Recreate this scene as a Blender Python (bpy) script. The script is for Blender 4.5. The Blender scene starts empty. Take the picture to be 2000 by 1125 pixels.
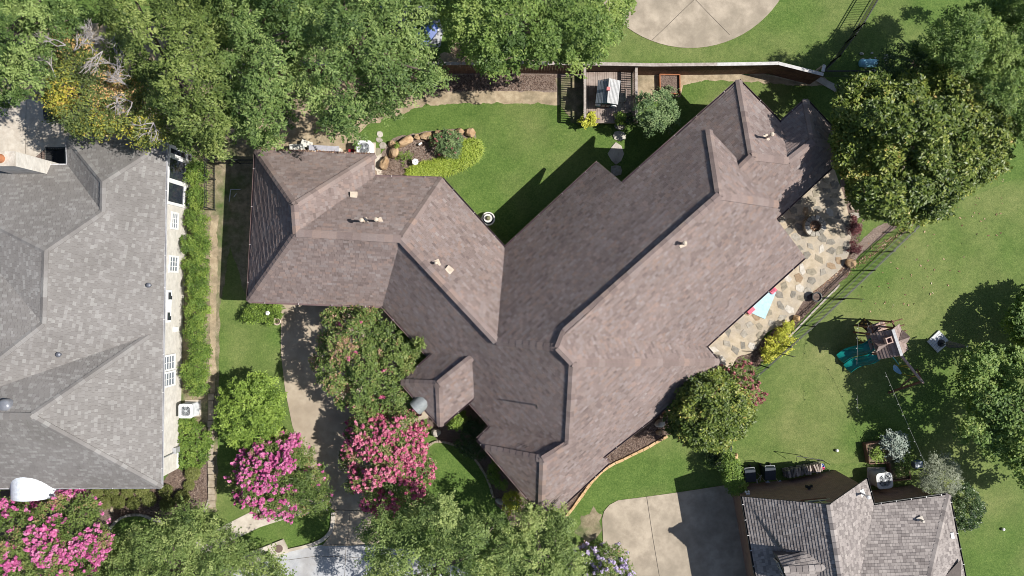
import bpy, bmesh, math, random
import numpy as np
from mathutils import Vector, Matrix
from mathutils.geometry import tessellate_polygon

# ---------------------------------------------------------------- camera, sky, sun, exposure
H = 42.0            # camera height (m)
S = 0.028           # metres per photo pixel on the ground
C = bpy.context.scene.collection
sc = bpy.context.scene
cam_d = bpy.data.cameras.new('camera')
cam_d.sensor_width = 36.0
cam_d.lens = 36.0 * H / (2000 * S)
cam_d.clip_end = 500.0
cam = bpy.data.objects.new('camera', cam_d)
cam.location = (0, 0, H)
C.objects.link(cam)
sc.camera = cam

SUN_EL, SUN_AZ = math.radians(50), math.radians(93)      # azimuth clockwise from +Y
sdir = Vector((math.sin(SUN_AZ) * math.cos(SUN_EL), math.cos(SUN_AZ) * math.cos(SUN_EL), math.sin(SUN_EL)))
world = bpy.data.worlds.new('World')
sc.world = world
world.use_nodes = True
nt = world.node_tree
bg = nt.nodes['Background']
sky = nt.nodes.new('ShaderNodeTexSky')
sky.sky_type = 'NISHITA'
sky.sun_disc = False
sky.sun_elevation = SUN_EL
sky.sun_rotation = SUN_AZ
nt.links.new(sky.outputs[0], bg.inputs[0])
bg.inputs[1].default_value = 0.075
sun_d = bpy.data.lights.new('sun', 'SUN')
sun_d.energy = 5.0
sun_d.angle = math.radians(0.5)
sun_d.color = (1.0, 0.955, 0.88)
sun = bpy.data.objects.new('sun', sun_d)
sun.rotation_euler = (-sdir).to_track_quat('-Z', 'Y').to_euler()
sun.location = (30, 0, 60)
C.objects.link(sun)
sc.view_settings.view_transform = 'Standard'
sc.view_settings.look = 'None'
sc.view_settings.exposure = 0.38
sc.view_settings.gamma = 1.0
sc.view_settings.use_curve_mapping = False

sc.cycles.filter_width = 0.95

R_ = random.Random(7)
NP = np.random.default_rng(11)

# ---------------------------------------------------------------- helpers
def W(px, py, z=0.0):
    """photo pixel seen at height z -> point in the place (m)"""
    k = S * (H - z) / H
    return Vector(((px - 1000) * k, (562.5 - py) * k, z))

def tag(o, label=None, cat=None, group=None, kind=None):
    if label: o['label'] = label
    if cat: o['category'] = cat
    if group: o['group'] = group
    if kind: o['kind'] = kind
    return o

WL = {}     # world location of empties / origins
def thing(name, label, cat, loc, group=None):
    o = bpy.data.objects.new(name, None)
    o.empty_display_size = 0.2
    o.location = loc
    C.objects.link(o)
    WL[o.name] = Vector(loc)
    return tag(o, label, cat, group)

def wl(o):
    return WL.get(o.name, Vector((0, 0, 0)))

class MB:
    def __init__(s):
        s.v, s.f, s.t = [], [], []
    def add(s, vs, fs, tone=None):
        b = len(s.v)
        s.v += [tuple(p) for p in vs]
        s.f += [tuple(i + b for i in f) for f in fs]
        s.t += [0.5 if tone is None else tone] * len(fs)
        return s
    def box(s, c, size, rot=0.0, tilt=None, tone=None):
        x, y, z = size[0] / 2, size[1] / 2, size[2] / 2
        m = Matrix.Rotation(rot, 3, 'Z')
        if tilt is not None: m = m @ tilt
        vs = [Vector(c) + m @ Vector((a * x, b * y, d * z)) for d in (-1, 1) for a, b in ((-1, -1), (1, -1), (1, 1), (-1, 1))]
        return s.add(vs, [(3, 2, 1, 0), (4, 5, 6, 7), (0, 1, 5, 4), (1, 2, 6, 5), (2, 3, 7, 6), (3, 0, 4, 7)], tone)
    def bar(s, a, b, w, h=None, tone=None, up=(0, 0, 1)):
        a, b = Vector(a), Vector(b)
        h = w if h is None else h
        d = (b - a).normalized()
        u = Vector(up)
        if abs(d.dot(u)) > 0.98: u = Vector((1, 0, 0))
        sd = d.cross(u).normalized() * (w / 2)
        uu = sd.cross(d).normalized() * (h / 2)
        vs = [p + i * sd + j * uu for p in (a, b) for i, j in ((-1, -1), (1, -1), (1, 1), (-1, 1))]
        return s.add(vs, [(0, 1, 2, 3), (7, 6, 5, 4), (4, 5, 1, 0), (5, 6, 2, 1), (6, 7, 3, 2), (7, 4, 0, 3)], tone)
    def tube(s, pts, rad, n=8, cap=True, tone=None):
        pts = [Vector(p) for p in pts]
        if not isinstance(rad, (list, tuple)): rad = [rad] * len(pts)
        rings = []
        for i, p in enumerate(pts):
            d = (pts[min(i + 1, len(pts) - 1)] - pts[max(i - 1, 0)]).normalized()
            u = Vector((0, 0, 1)) if abs(d.z) < 0.9 else Vector((1, 0, 0))
            a = d.cross(u).normalized(); b2 = d.cross(a).normalized()
            rings.append([p + (a * math.cos(2 * math.pi * k / n) + b2 * math.sin(2 * math.pi * k / n)) * rad[i] for k in range(n)])
        vs = [q for r in rings for q in r]
        fs = [(i * n + k, (i + 1) * n + k, (i + 1) * n + (k + 1) % n, i * n + (k + 1) % n) for i in range(len(pts) - 1) for k in range(n)]
        if cap:
            fs.append(tuple(range(n)))
            fs.append(tuple(reversed(range((len(pts) - 1) * n, len(pts) * n))))
        return s.add(vs, fs, tone)
    def lathe(s, c, prof, n=20, tone=None):
        c = Vector(c)
        vs, fs = [], []
        for r, z in prof:
            for k in range(n):
                a = 2 * math.pi * k / n
                vs.append(c + Vector((r * math.cos(a), r * math.sin(a), z)))
        for i in range(len(prof) - 1):
            for k in range(n):
                fs.append((i * n + k, i * n + (k + 1) % n, (i + 1) * n + (k + 1) % n, (i + 1) * n + k))
        if prof[-1][0] > 1e-4: fs.append(tuple(range((len(prof) - 1) * n, len(prof) * n)))
        return s.add(vs, fs, tone)
    def prism(s, poly, z0, z1, tone=None):
        """poly: list of (x,y); z1 scalar or per-vertex list"""
        n = len(poly)
        ar = sum(poly[i][0] * poly[(i + 1) % n][1] - poly[(i + 1) % n][0] * poly[i][1] for i in range(n))
        zt = list(z1) if isinstance(z1, (list, tuple)) else [z1] * n
        poly = list(poly)
        if ar < 0:
            poly.reverse(); zt.reverse()
        vs = [(p[0], p[1], z0) for p in poly] + [(p[0], p[1], zt[i]) for i, p in enumerate(poly)]
        fs = [tuple(range(n, 2 * n))] + [(i, (i + 1) % n, n + (i + 1) % n, n + i) for i in range(n)]
        return s.add(vs, fs, tone)
    def blob(s, c, r, rng, n=2, rough=0.2, flat_bottom=True, rot=0.0, tone=None):
        bm = bmesh.new()
        bmesh.ops.create_icosphere(bm, subdivisions=n, radius=1.0)
        ph = [rng.uniform(0, 6.28) for _ in range(6)]
        vs = []
        m = Matrix.Rotation(rot, 3, 'Z')
        for v in bm.verts:
            p = v.co
            k = 1 + rough * (math.sin(3.1 * p.x + ph[0]) * math.sin(2.7 * p.y + ph[1]) + 0.6 * math.sin(5.3 * p.z + ph[2] + 3 * p.x) + 0.4 * math.sin(7 * p.y + ph[3] + 4 * p.z))
            q = m @ Vector((p.x * r[0] * k, p.y * r[1] * k, p.z * r[2] * k))
            vs.append(Vector(c) + q)
        fs = [tuple(v.index for v in f.verts) for f in bm.faces]
        bm.free()
        return s.add(vs, fs, tone)
    def build(s, name, mat, parent=None, smooth=False, tone=False, origin=None, kind=None):
        if parent is not None:
            og = wl(parent)
        elif origin is not None:
            og = Vector(origin)
        else:
            a = np.array(s.v)
            mn, mx = a.min(0), a.max(0)
            og = Vector(((mn[0] + mx[0]) / 2, (mn[1] + mx[1]) / 2, mn[2]))
        me = bpy.data.meshes.new(name)
        me.from_pydata([(p[0] - og[0], p[1] - og[1], p[2] - og[2]) for p in s.v], [], s.f)
        if mat: me.materials.append(mat)
        if smooth: me.polygons.foreach_set('use_smooth', [True] * len(me.polygons))
        if tone:
            at = me.attributes.new('tone', 'FLOAT', 'FACE')
            at.data.foreach_set('value', s.t)
        o = bpy.data.objects.new(name, me)
        C.objects.link(o)
        if parent is not None:
            o.parent = parent
            WL[o.name] = Vector(og)
        else:
            o.location = og
            WL[o.name] = Vector(og)
        if kind: o['kind'] = kind
        return o

def link_copy(o, parent, loc_world, rot=(0, 0, 0), scale=(1, 1, 1)):
    c = o.copy()
    C.objects.link(c)
    c.parent = parent
    c.location = Vector(loc_world) - (wl(parent) if parent else Vector((0, 0, 0)))
    c.rotation_euler = rot
    c.scale = scale
    WL[c.name] = Vector(loc_world)
    return c

def quads_mesh(name, V, tone, mat, parent=None):
    """V (N,4,3) array of quads in world space"""
    N = len(V)
    og = np.array(wl(parent)) if parent is not None else np.zeros(3)
    me = bpy.data.meshes.new(name)
    me.vertices.add(N * 4); me.loops.add(N * 4); me.polygons.add(N)
    me.vertices.foreach_set('co', (V.reshape(-1, 3) - og).astype(np.float32).ravel())
    me.loops.foreach_set('vertex_index', np.arange(N * 4, dtype=np.int32))
    me.polygons.foreach_set('loop_start', np.arange(0, N * 4, 4, dtype=np.int32))
    me.polygons.foreach_set('loop_total', np.full(N, 4, dtype=np.int32))
    me.update(calc_edges=True)
    at = me.attributes.new('tone', 'FLOAT', 'FACE')
    at.data.foreach_set('value', np.asarray(tone, dtype=np.float32))
    me.materials.append(mat)
    o = bpy.data.objects.new(name, me)
    C.objects.link(o)
    if parent is not None: o.parent = parent
    o['kind'] = 'stuff'
    return o

def smooth_px(pts, closed=True, k=6):
    """Catmull-Rom through pixel points"""
    n = len(pts); out = []
    rng = range(n) if closed else range(n - 1)
    for i in rng:
        p0, p1, p2, p3 = (pts[(i - 1) % n], pts[i], pts[(i + 1) % n], pts[(i + 2) % n]) if closed else (pts[max(i - 1, 0)], pts[i], pts[i + 1], pts[min(i + 2, n - 1)])
        for j in range(k):
            t = j / k
            out.append(tuple(0.5 * (2 * p1[a] + (p2[a] - p0[a]) * t + (2 * p0[a] - 5 * p1[a] + 4 * p2[a] - p3[a]) * t * t + (3 * p1[a] - p0[a] - 3 * p2[a] + p3[a]) * t ** 3) for a in (0, 1)))
    if not closed: out.append(pts[-1])
    return out

def ragged(pts, amp, step=6):
    """subdivide a closed pixel outline and jitter it"""
    out = []
    n = len(pts)
    for i in range(n):
        a, b = pts[i], pts[(i + 1) % n]
        m = max(1, int(math.dist(a, b) / step))
        for j in range(m):
            t = j / m
            out.append((a[0] + (b[0] - a[0]) * t + R_.gauss(0, amp), a[1] + (b[1] - a[1]) * t + R_.gauss(0, amp)))
    return out

def sheet(name, px, z, mat, thick=0.0, kind='structure', parent=None):
    m = MB()
    pts = [W(a, b)[:2] for a, b in px]
    n = len(pts)
    ar = sum(pts[i][0] * pts[(i + 1) % n][1] - pts[(i + 1) % n][0] * pts[i][1] for i in range(n))
    if ar < 0: pts = pts[::-1]
    if thick > 0: m.prism(pts, z - thick, z)
    else: m.add([(p[0], p[1], z) for p in pts], [tuple(range(n))])
    o = m.build(name, mat, parent)
    if kind: o['kind'] = kind
    return o

# ---------------------------------------------------------------- materials
def new_mat(name):
    m = bpy.data.materials.new(name)
    m.use_nodes = True
    n = m.node_tree
    b = n.nodes['Principled BSDF']
    return m, n, b

def nz(n, scale, detail=4.0, rough=0.6, vec=None):
    t = n.nodes.new('ShaderNodeTexNoise')
    t.inputs['Scale'].default_value = scale
    t.inputs['Detail'].default_value = detail
    t.inputs['Roughness'].default_value = rough
    if vec is None:
        g = n.nodes.new('ShaderNodeNewGeometry')
        vec = g.outputs['Position']
    n.links.new(vec, t.inputs['Vector'])
    return t.outputs['Fac']

def ramp(n, fac, stops):
    r = n.nodes.new('ShaderNodeValToRGB')
    e = r.color_ramp.elements
    while len(e) > 1: e.remove(e[-1])
    e[0].position = stops[0][0]; e[0].color = (*stops[0][1], 1)
    for p, c in stops[1:]:
        x = e.new(p); x.color = (*c, 1)
    n.links.new(fac, r.inputs[0])
    return r.outputs[0]

def mix(n, a, b, fac, mode='MIX'):
    m = n.nodes.new('ShaderNodeMix')
    m.data_type = 'RGBA'; m.blend_type = mode
    if isinstance(fac, (int, float)): m.inputs[0].default_value = fac
    else: n.links.new(fac, m.inputs[0])
    for i, x in ((6, a), (7, b)):
        if isinstance(x, (tuple, list)): m.inputs[i].default_value = (*x, 1)
        else: n.links.new(x, m.inputs[i])
    return m.outputs[2]

def bump(n, b, h, strength, dist=0.02):
    u = n.nodes.new('ShaderNodeBump')
    u.inputs['Strength'].default_value = strength
    u.inputs['Distance'].default_value = dist
    n.links.new(h, u.inputs['Height'])
    n.links.new(u.outputs[0], b.inputs['Normal'])

def surf(name, c1, c2, scale=8, rough=0.85, c3=None, s3=0.4, bscale=40, bstr=0.3, bdist=0.02, spec=0.3, metal=0.0, lo=0.35, hi=0.65, fine=None, stain=None):
    m, n, b = new_mat(name)
    col = ramp(n, nz(n, scale), [(lo, c1), (hi, c2)])
    if c3 is not None:
        col = mix(n, col, c3, ramp(n, nz(n, s3, 3), [(0.45, (0, 0, 0)), (0.7, (1, 1, 1))]))
    if stain:
        col = mix(n, col, ramp(n, nz(n, 1.3, 9, .7), [(0.36, (1 - stain,) * 3), (0.55, (1.0,) * 3), (0.72, (1 + stain * .35,) * 3)]), 1.0, 'MULTIPLY')
    if fine:
        col = mix(n, col, ramp(n, nz(n, fine[0], 3), [(0.3, (1 - fine[1],) * 3), (0.7, (1 + fine[1],) * 3)]), 1.0, 'MULTIPLY')
    n.links.new(col, b.inputs['Base Color'])
    b.inputs['Roughness'].default_value = rough
    b.inputs['Specular IOR Level'].default_value = spec
    b.inputs['Metallic'].default_value = metal
    if bstr > 0: bump(n, b, nz(n, bscale, 5), bstr, bdist)
    return m

def tonemat(name, stops, rough=0.6, transl=0.0, spec=0.3, jit=0.0, tcol=None):
    """colour from each piece's own tone value"""
    m, n, b = new_mat(name)
    a = n.nodes.new('ShaderNodeAttribute'); a.attribute_name = 'tone'
    col = ramp(n, a.outputs['Fac'], stops)
    if jit:
        col = mix(n, col, ramp(n, nz(n, 25, 3), [(0.3, (1 - jit,) * 3), (0.7, (1 + jit,) * 3)]), 1.0, 'MULTIPLY')
        col = mix(n, col, ramp(n, nz(n, .55, 6, .65), [(0.34, (.88, .875, .87)), (0.66, (1.07, 1.07, 1.07))]), 1.0, 'MULTIPLY')
    n.links.new(col, b.inputs['Base Color'])
    b.inputs['Roughness'].default_value = rough
    b.inputs['Specular IOR Level'].default_value = spec
    if transl > 0:
        t = n.nodes.new('ShaderNodeBsdfTranslucent')
        n.links.new(mix(n, col, tcol or (1.35, 1.4, 0.6), 1.0, 'MULTIPLY'), t.inputs[0])
        x = n.nodes.new('ShaderNodeMixShader')
        x.inputs[0].default_value = transl
        n.links.new(b.outputs[0], x.inputs[1]); n.links.new(t.outputs[0], x.inputs[2])
        n.links.new(x.outputs[0], n.nodes['Material Output'].inputs[0])
    return m

def plain(name, col, rough=0.5, metal=0.0, spec=0.4, v=0.12, sc_=6):
    c1 = tuple(x * (1 - v) for x in col); c2 = tuple(min(1, x * (1 + v)) for x in col)
    return surf(name, c1, c2, sc_, rough, bstr=0.05, spec=spec, metal=metal)

M = {}
# grass: fine blades, clumps, and drier patches
def lawn_mat(name='lawn_grass', lo=0.40, hi=0.72):
    m, n, b = new_mat(name)
    base = ramp(n, nz(n, 11, 8, 0.78), [(0.30, (0.045, 0.092, 0.018)), (0.5, (0.098, 0.165, 0.036)), (0.72, (0.180, 0.245, 0.066))])
    patch = ramp(n, nz(n, 0.16, 4, 0.55), [(lo, (0, 0, 0)), (hi, (1, 1, 1))])
    dry = ramp(n, nz(n, 16, 6, 0.7), [(0.30, (0.120, 0.155, 0.046)), (0.7, (0.300, 0.300, 0.125))])
    col = mix(n, base, dry, patch)
    g = n.nodes.new('ShaderNodeNewGeometry')
    wv = n.nodes.new('ShaderNodeTexWave'); wv.inputs['Scale'].default_value = 0.36; wv.inputs['Distortion'].default_value = 3.0; wv.inputs['Detail'].default_value = 2
    mp = n.nodes.new('ShaderNodeMapping'); mp.inputs['Rotation'].default_value = (0, 0, 0.7)
    n.links.new(g.outputs['Position'], mp.inputs[0]); n.links.new(mp.outputs[0], wv.inputs[0])
    col = mix(n, col, ramp(n, wv.outputs['Fac'], [(0.2, (0.98, 0.98, 0.98)), (0.8, (1.02, 1.015, 1.02))]), 1.0, 'MULTIPLY')
    col = mix(n, col, ramp(n, nz(n, .75, 7, .68), [(0.32, (.80, .84, .80)), (0.52, (1.0, 1.0, 1.0)), (0.70, (1.20, 1.13, 1.22))]), 1.0, 'MULTIPLY')
    col = mix(n, col, ramp(n, nz(n, 5.0, 5, .7), [(0.34, (.80, .85, .82)), (0.66, (1.16, 1.12, 1.14))]), 1.0, 'MULTIPLY')
    n.links.new(col, b.inputs['Base Color'])
    b.inputs['Roughness'].default_value = 0.8
    b.inputs['Specular IOR Level'].default_value = 0.15
    bump(n, b, nz(n, 22, 8, 0.75), 0.9, 0.05)
    return m
M['lawn'] = lawn_mat('lawn_grass', 0.46, 0.80)
M['drylawn'] = lawn_mat('dry_lawn_grass', 0.38, 0.74)  # drier grass of the neighbouring yards
M['soil'] = surf('dry_soil', (0.30, 0.235, 0.155), (0.44, 0.36, 0.25), 3.0, 0.95, c3=(0.20, 0.165, 0.11), s3=1.1, bscale=30, bstr=0.5, fine=(45, 0.22))
M['sidesoil'] = surf('weedy_soil', (0.17, 0.145, 0.09), (0.30, 0.25, 0.17), 3.0, 0.95, c3=(0.07, 0.11, 0.03), s3=0.8, bscale=30, bstr=0.5, fine=(40, 0.3))
M['mulch'] = surf('bark_mulch', (0.075, 0.05, 0.042), (0.30, 0.225, 0.19), 22, 0.95, c3=(0.16, 0.115, 0.09), s3=1.2, bscale=35, bstr=1.0, bdist=0.05, lo=0.32, hi=0.68)
M['pinkmulch'] = surf('pale_bark_mulch', (0.13, 0.095, 0.08), (0.36, 0.285, 0.24), 20, 0.95, c3=(0.2, 0.15, 0.12), s3=1.0, bscale=35, bstr=1.0, bdist=0.05)
M['drive'] = surf('aggregate_concrete', (0.350, 0.285, 0.214), (0.453, 0.385, 0.299), 1.6, 0.9, c3=(0.309, 0.255, 0.195), s3=0.35, bscale=60, bstr=0.25, fine=(55, 0.10), stain=0.10)
M['drive2'] = surf('pale_concrete', (0.319, 0.270, 0.211), (0.433, 0.370, 0.293), 1.3, 0.9, c3=(0.278, 0.238, 0.185), s3=0.4, bscale=60, bstr=0.25, fine=(50, 0.11), stain=0.10)
M['walk'] = surf('sidewalk_concrete', (0.47, 0.415, 0.35), (0.58, 0.53, 0.46), 2.5, 0.9, c3=(0.40, 0.35, 0.29), s3=0.9, bscale=60, bstr=0.2, fine=(40, 0.07), stain=0.10)
M['street'] = surf('street_concrete', (0.36, 0.37, 0.40), (0.47, 0.475, 0.49), 1.4, 0.9, c3=(0.33, 0.32, 0.32), s3=0.6, bscale=50, bstr=0.2, fine=(45, 0.08), stain=0.10)
M['joint'] = plain('joint_filler', (0.10, 0.085, 0.07), 0.95)
M['mortar'] = surf('patio_mortar', (0.38, 0.315, 0.225), (0.50, 0.425, 0.325), 3.0, 0.95, c3=(0.34, 0.305, 0.26), s3=0.7, bscale=40, bstr=0.3, fine=(30, 0.12))
for k, (a, b_) in enumerate([((0.17, 0.155, 0.13), (0.27, 0.25, 0.215)), ((0.26, 0.235, 0.195), (0.39, 0.36, 0.31)), ((0.25, 0.175, 0.11), (0.36, 0.27, 0.18)), ((0.42, 0.39, 0.34), (0.58, 0.54, 0.48)), ((0.21, 0.185, 0.14), (0.33, 0.29, 0.22))]):
    M['flag%d' % k] = surf('flagstone_%s' % ['slate', 'grey', 'brown', 'white', 'olive'][k], a, b_, 6, 0.85, bscale=18, bstr=0.5, bdist=0.03, fine=(35, 0.15))
M['boulder'] = surf('sandstone', (0.33, 0.21, 0.115), (0.50, 0.36, 0.225), 3.5, 0.9, c3=(0.22, 0.15, 0.10), s3=2.0, bscale=10, bstr=0.7, bdist=0.05)
M['palerock'] = surf('pale_rock', (0.42, 0.38, 0.33), (0.60, 0.56, 0.50), 4, 0.9, c3=(0.3, 0.26, 0.22), s3=2.0, bscale=12, bstr=0.6, bdist=0.04)
M['edgestone'] = surf('edging_stone', (0.288, 0.238, 0.173), (0.389, 0.331, 0.259), 4, 0.9, bscale=20, bstr=0.4)
M['edgeorange'] = surf('orange_edging_stone', (0.46, 0.30, 0.15), (0.60, 0.43, 0.25), 3, 0.9, bscale=20, bstr=0.4)
M['roofdeck'] = plain('roof_deck', (0.09, 0.075, 0.07), 0.9)
M['shing'] = tonemat('brown_shingle', [(0.0, (0.158, 0.124, 0.117)), (0.3, (0.200, 0.157, 0.148)), (0.55, (0.221, 0.176, 0.165)), (0.8, (0.235, 0.199, 0.193)), (0.9, (0.244, 0.178, 0.156)), (1.0, (0.263, 0.226, 0.218))], 0.9, spec=0.15, jit=0.10)
M['cap'] = tonemat('ridge_shingle', [(0.0, (0.187, 0.145, 0.136)), (0.5, (0.230, 0.180, 0.167)), (0.8, (0.247, 0.201, 0.189)), (1.0, (0.260, 0.189, 0.161))], 0.9, spec=0.15, jit=0.12)
M['shing_l'] = tonemat('grey_shingle', [(0.0, (0.177, 0.167, 0.163)), (0.5, (0.204, 0.194, 0.188)), (0.8, (0.223, 0.213, 0.209)), (1.0, (0.259, 0.252, 0.245))], 0.9, spec=0.15, jit=0.06)
M['shing_r'] = tonemat('charcoal_tab_shingle', [(0.0, (0.180, 0.160, 0.155)), (0.45, (0.253, 0.227, 0.218)), (0.8, (0.314, 0.283, 0.270)), (1.0, (0.367, 0.333, 0.315))], 0.9, spec=0.15, jit=0.06)
M['gutter'] = plain('brown_gutter', (0.16, 0.11, 0.11), 0.5, spec=0.5)
M['gutterw'] = plain('white_gutter', (0.52, 0.52, 0.55), 0.45, spec=0.5)
M['strap'] = plain('gutter_strap', (0.50, 0.45, 0.45), 0.5)
M['white'] = plain('white_paint', (0.78, 0.78, 0.78), 0.5, v=0.04)
M['beige'] = plain('beige_vent_paint', (0.55, 0.46, 0.37), 0.6)
M['dark'] = plain('black_metal', (0.018, 0.02, 0.022), 0.5, spec=0.5)
M['glass'] = plain('dark_glass', (0.028, 0.034, 0.052), 0.08, spec=0.8)
M['glassw'] = plain('curtained_glass', (0.19, 0.215, 0.25), 0.15, spec=0.7)

def brick_mat(name, c1, c2, mort, scale):
    m, n, b = new_mat(name)
    tc = n.nodes.new('ShaderNodeNewGeometry')
    sp = n.nodes.new('ShaderNodeSeparateXYZ'); n.links.new(tc.outputs['Position'], sp.inputs[0])
    ad = n.nodes.new('ShaderNodeMath'); ad.operation = 'ADD'
    n.links.new(sp.outputs[0], ad.inputs[0]); n.links.new(sp.outputs[1], ad.inputs[1])
    cb = n.nodes.new('ShaderNodeCombineXYZ'); n.links.new(ad.outputs[0], cb.inputs[0]); n.links.new(sp.outputs[2], cb.inputs[1])
    t = n.nodes.new('ShaderNodeTexBrick')
    t.inputs['Scale'].default_value = scale
    t.inputs['Color1'].default_value = (*c1, 1); t.inputs['Color2'].default_value = (*c2, 1); t.inputs['Mortar'].default_value = (*mort, 1)
    t.inputs['Mortar Size'].default_value = 0.02
    t.inputs['Brick Width'].default_value = 0.42; t.inputs['Row Height'].default_value = 0.16
    n.links.new(cb.outputs[0], t.inputs['Vector'])
    col = mix(n, t.outputs['Color'], ramp(n, nz(n, 3, 5), [(0.3, (0.85,) * 3), (0.7, (1.12,) * 3)]), 1.0, 'MULTIPLY')
    n.links.new(col, b.inputs['Base Color'])
    b.inputs['Roughness'].default_value = 0.9
    iv = n.nodes.new('ShaderNodeMath'); iv.operation = 'SUBTRACT'; iv.inputs[0].default_value = 1.0
    n.links.new(t.outputs['Fac'], iv.inputs[1])
    bump(n, b, iv.outputs[0], 0.6, 0.01)
    return m
M['brickr'] = brick_mat('red_brick', (0.25, 0.135, 0.10), (0.18, 0.095, 0.075), (0.30, 0.25, 0.21), 2.1)
M['brickw'] = brick_mat('whitewashed_brick', (0.654, 0.629, 0.587), (0.585, 0.552, 0.502), (0.619, 0.590, 0.549), 2.1)
M['bricktan'] = brick_mat('tan_brick', (0.36, 0.26, 0.20), (0.30, 0.20, 0.155), (0.42, 0.36, 0.30), 2.1)
# ---------------------------------------------------------------- ground and paving
m = MB(); g0 = 150.0
m.add([(-g0, -g0, 0), (g0, -g0, 0), (g0, g0, 0), (-g0, g0, 0)], [(0, 1, 2, 3)])
m.build('lawn', M['lawn'])['kind'] = 'structure'

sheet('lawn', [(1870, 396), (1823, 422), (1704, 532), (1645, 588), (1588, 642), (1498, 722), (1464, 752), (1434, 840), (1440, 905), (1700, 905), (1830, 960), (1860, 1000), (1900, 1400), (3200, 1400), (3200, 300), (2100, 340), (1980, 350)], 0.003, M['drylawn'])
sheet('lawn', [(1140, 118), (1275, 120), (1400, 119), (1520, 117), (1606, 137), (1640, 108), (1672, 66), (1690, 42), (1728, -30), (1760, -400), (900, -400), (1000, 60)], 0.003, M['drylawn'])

def soil(name, pts, z, mat, amp=1.6, step=6, sm=False):
    a = ragged(smooth_px(pts, True, 5) if sm else pts, amp * .7, 11)
    return sheet(name, ragged(a, min(.45, amp * .3), 3.0), z, mat)

soil('soil_ground', [(-80, 60), (330, 40), (560, 80), (700, 100), (1140, 120), (1140, 190), (1090, 203), (960, 201), (835, 206), (775, 226), (715, 246), (690, 262), (738, 292), (738, 345), (440, 345), (440, 250), (330, 260), (330, 300), (132, 280), (-80, 190)], 0.004, M['soil'], 3)
soil('mulch_bed', [(820, 146), (950, 144), (1140, 142), (1142, 176), (1090, 180), (960, 177), (840, 178), (812, 188)], 0.010, M['pinkmulch'], 2)
soil('soil_patch', [(1240, 140), (1420, 142), (1610, 150), (1625, 166), (1560, 166), (1480, 160), (1420, 158), (1360, 160), (1335, 166), (1328, 190), (1290, 196), (1244, 200)], 0.006, M['soil'], 2)
soil('soil_patch', [(1085, 150), (1140, 150), (1140, 250), (1118, 238), (1092, 200)], 0.013, M['sidesoil'], 2)
soil('side_yard_soil', [(400, 270), (505, 270), (500, 330), (492, 420), (488, 500), (484, 590), (450, 480), (440, 540), (429, 600), (426, 760), (424, 1000), (404, 1000), (408, 780), (404, 600), (400, 420)], 0.008, M['sidesoil'], 2)
soil('dry_soil_strip', [(412, 420), (426, 420), (424, 560), (421, 700), (419, 860), (418, 992), (407, 992), (409, 800), (411, 600), (409, 480)], 0.013, M['soil'], 1.5)
soil('planting_strip_soil', [(340, 270), (402, 270), (412, 500), (411, 760), (412, 905), (345, 910), (345, 600)], 0.012, M['sidesoil'], 2)
soil('front_mulch_bed', [(180, 955), (318, 940), (345, 905), (408, 900), (406, 990), (352, 1000), (330, 1020), (300, 1012), (272, 1003), (250, 1005), (232, 1016), (216, 1032), (190, 1060), (60, 1060), (-60, 1060), (-60, 958)], 0.014, M['mulch'], 1.5)
soil('island_mulch_bed', [(728, 350), (733, 320), (752, 288), (775, 268), (830, 258), (900, 252), (930, 262), (925, 285), (905, 312), (870, 330), (830, 342), (800, 352)], 0.010, M['pinkmulch'], 1.2, sm=True)
soil('entry_mulch_bed', [(832, 826), (838, 800), (862, 790), (930, 760), (980, 820), (1000, 860), (1075, 995), (1060, 1030), (1000, 1035), (985, 1000), (968, 985), (962, 955), (946, 920), (918, 886), (880, 866), (856, 862), (842, 842)], 0.010, M['mulch'], 1.2)
soil('side_mulch_bed', [(1060, 1010), (1100, 930), (1250, 800), (1400, 690), (1455, 715), (1450, 770), (1330, 846), (1303, 851), (1267, 872), (1233, 889), (1187, 912), (1160, 936), (1140, 962), (1123, 986), (1106, 1012)], 0.010, M['mulch'], 1.0)
soil('fence_mulch_bed', [(1410, 730), (1440, 695), (1490, 664), (1550, 610), (1590, 560), (1640, 520), (1657, 480), (1655, 410), (1640, 350), (1690, 340), (1688, 400), (1672, 440), (1672, 500), (1655, 540), (1600, 588), (1551, 640), (1500, 690), (1466, 732)], 0.010, M['mulch'], 1.2)
soil('fallen_leaf_strip', [(1672, 478), (1705, 448), (1770, 418), (1780, 428), (1712, 470), (1676, 502), (1646, 540)], 0.014, M['pinkmulch'], 1.5)
soil('worn_grass_patch', [(1135, 1010), (1160, 990), (1178, 1005), (1174, 1048), (1150, 1060), (1128, 1040)], 0.006, M['sidesoil'], 4)

# concrete
sheet('driveway', [(549, 590), (760, 590), (780, 700), (800, 770), (838, 790), (836, 816), (800, 832), (765, 848), (742, 880), (728, 930), (722, 970), (728, 1020), (750, 1062), (680, 1066), (629, 1066), (645, 1046), (653, 1024), (655, 998), (637, 985), (612, 940), (590, 885), (571, 830), (557, 760), (549, 690)], 0.035, M['drive'], 0.035)
sheet('sidewalk', [(446, 1022), (485, 1002), (530, 985), (585, 975), (640, 972), (640, 997), (600, 1004), (568, 1010), (509, 1029), (464, 1050), (400, 1085), (380, 1060)], 0.032, M['walk'], 0.032)
street_px = [(300, 1150), (450, 1118), (500, 1098), (544, 1085), (568, 1077), (594, 1071), (629, 1064), (678, 1064), (740, 1064), (800, 1075), (900, 1110), (960, 1150), (960, 1250), (300, 1250)]
sheet('street', street_px, 0.006, M['street'])
curb_in = [(300, 1142), (450, 1108), (500, 1090), (544, 1077), (568, 1070), (594, 1064), (618, 1056), (634, 1046), (645, 1030), (648, 1000)]
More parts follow.
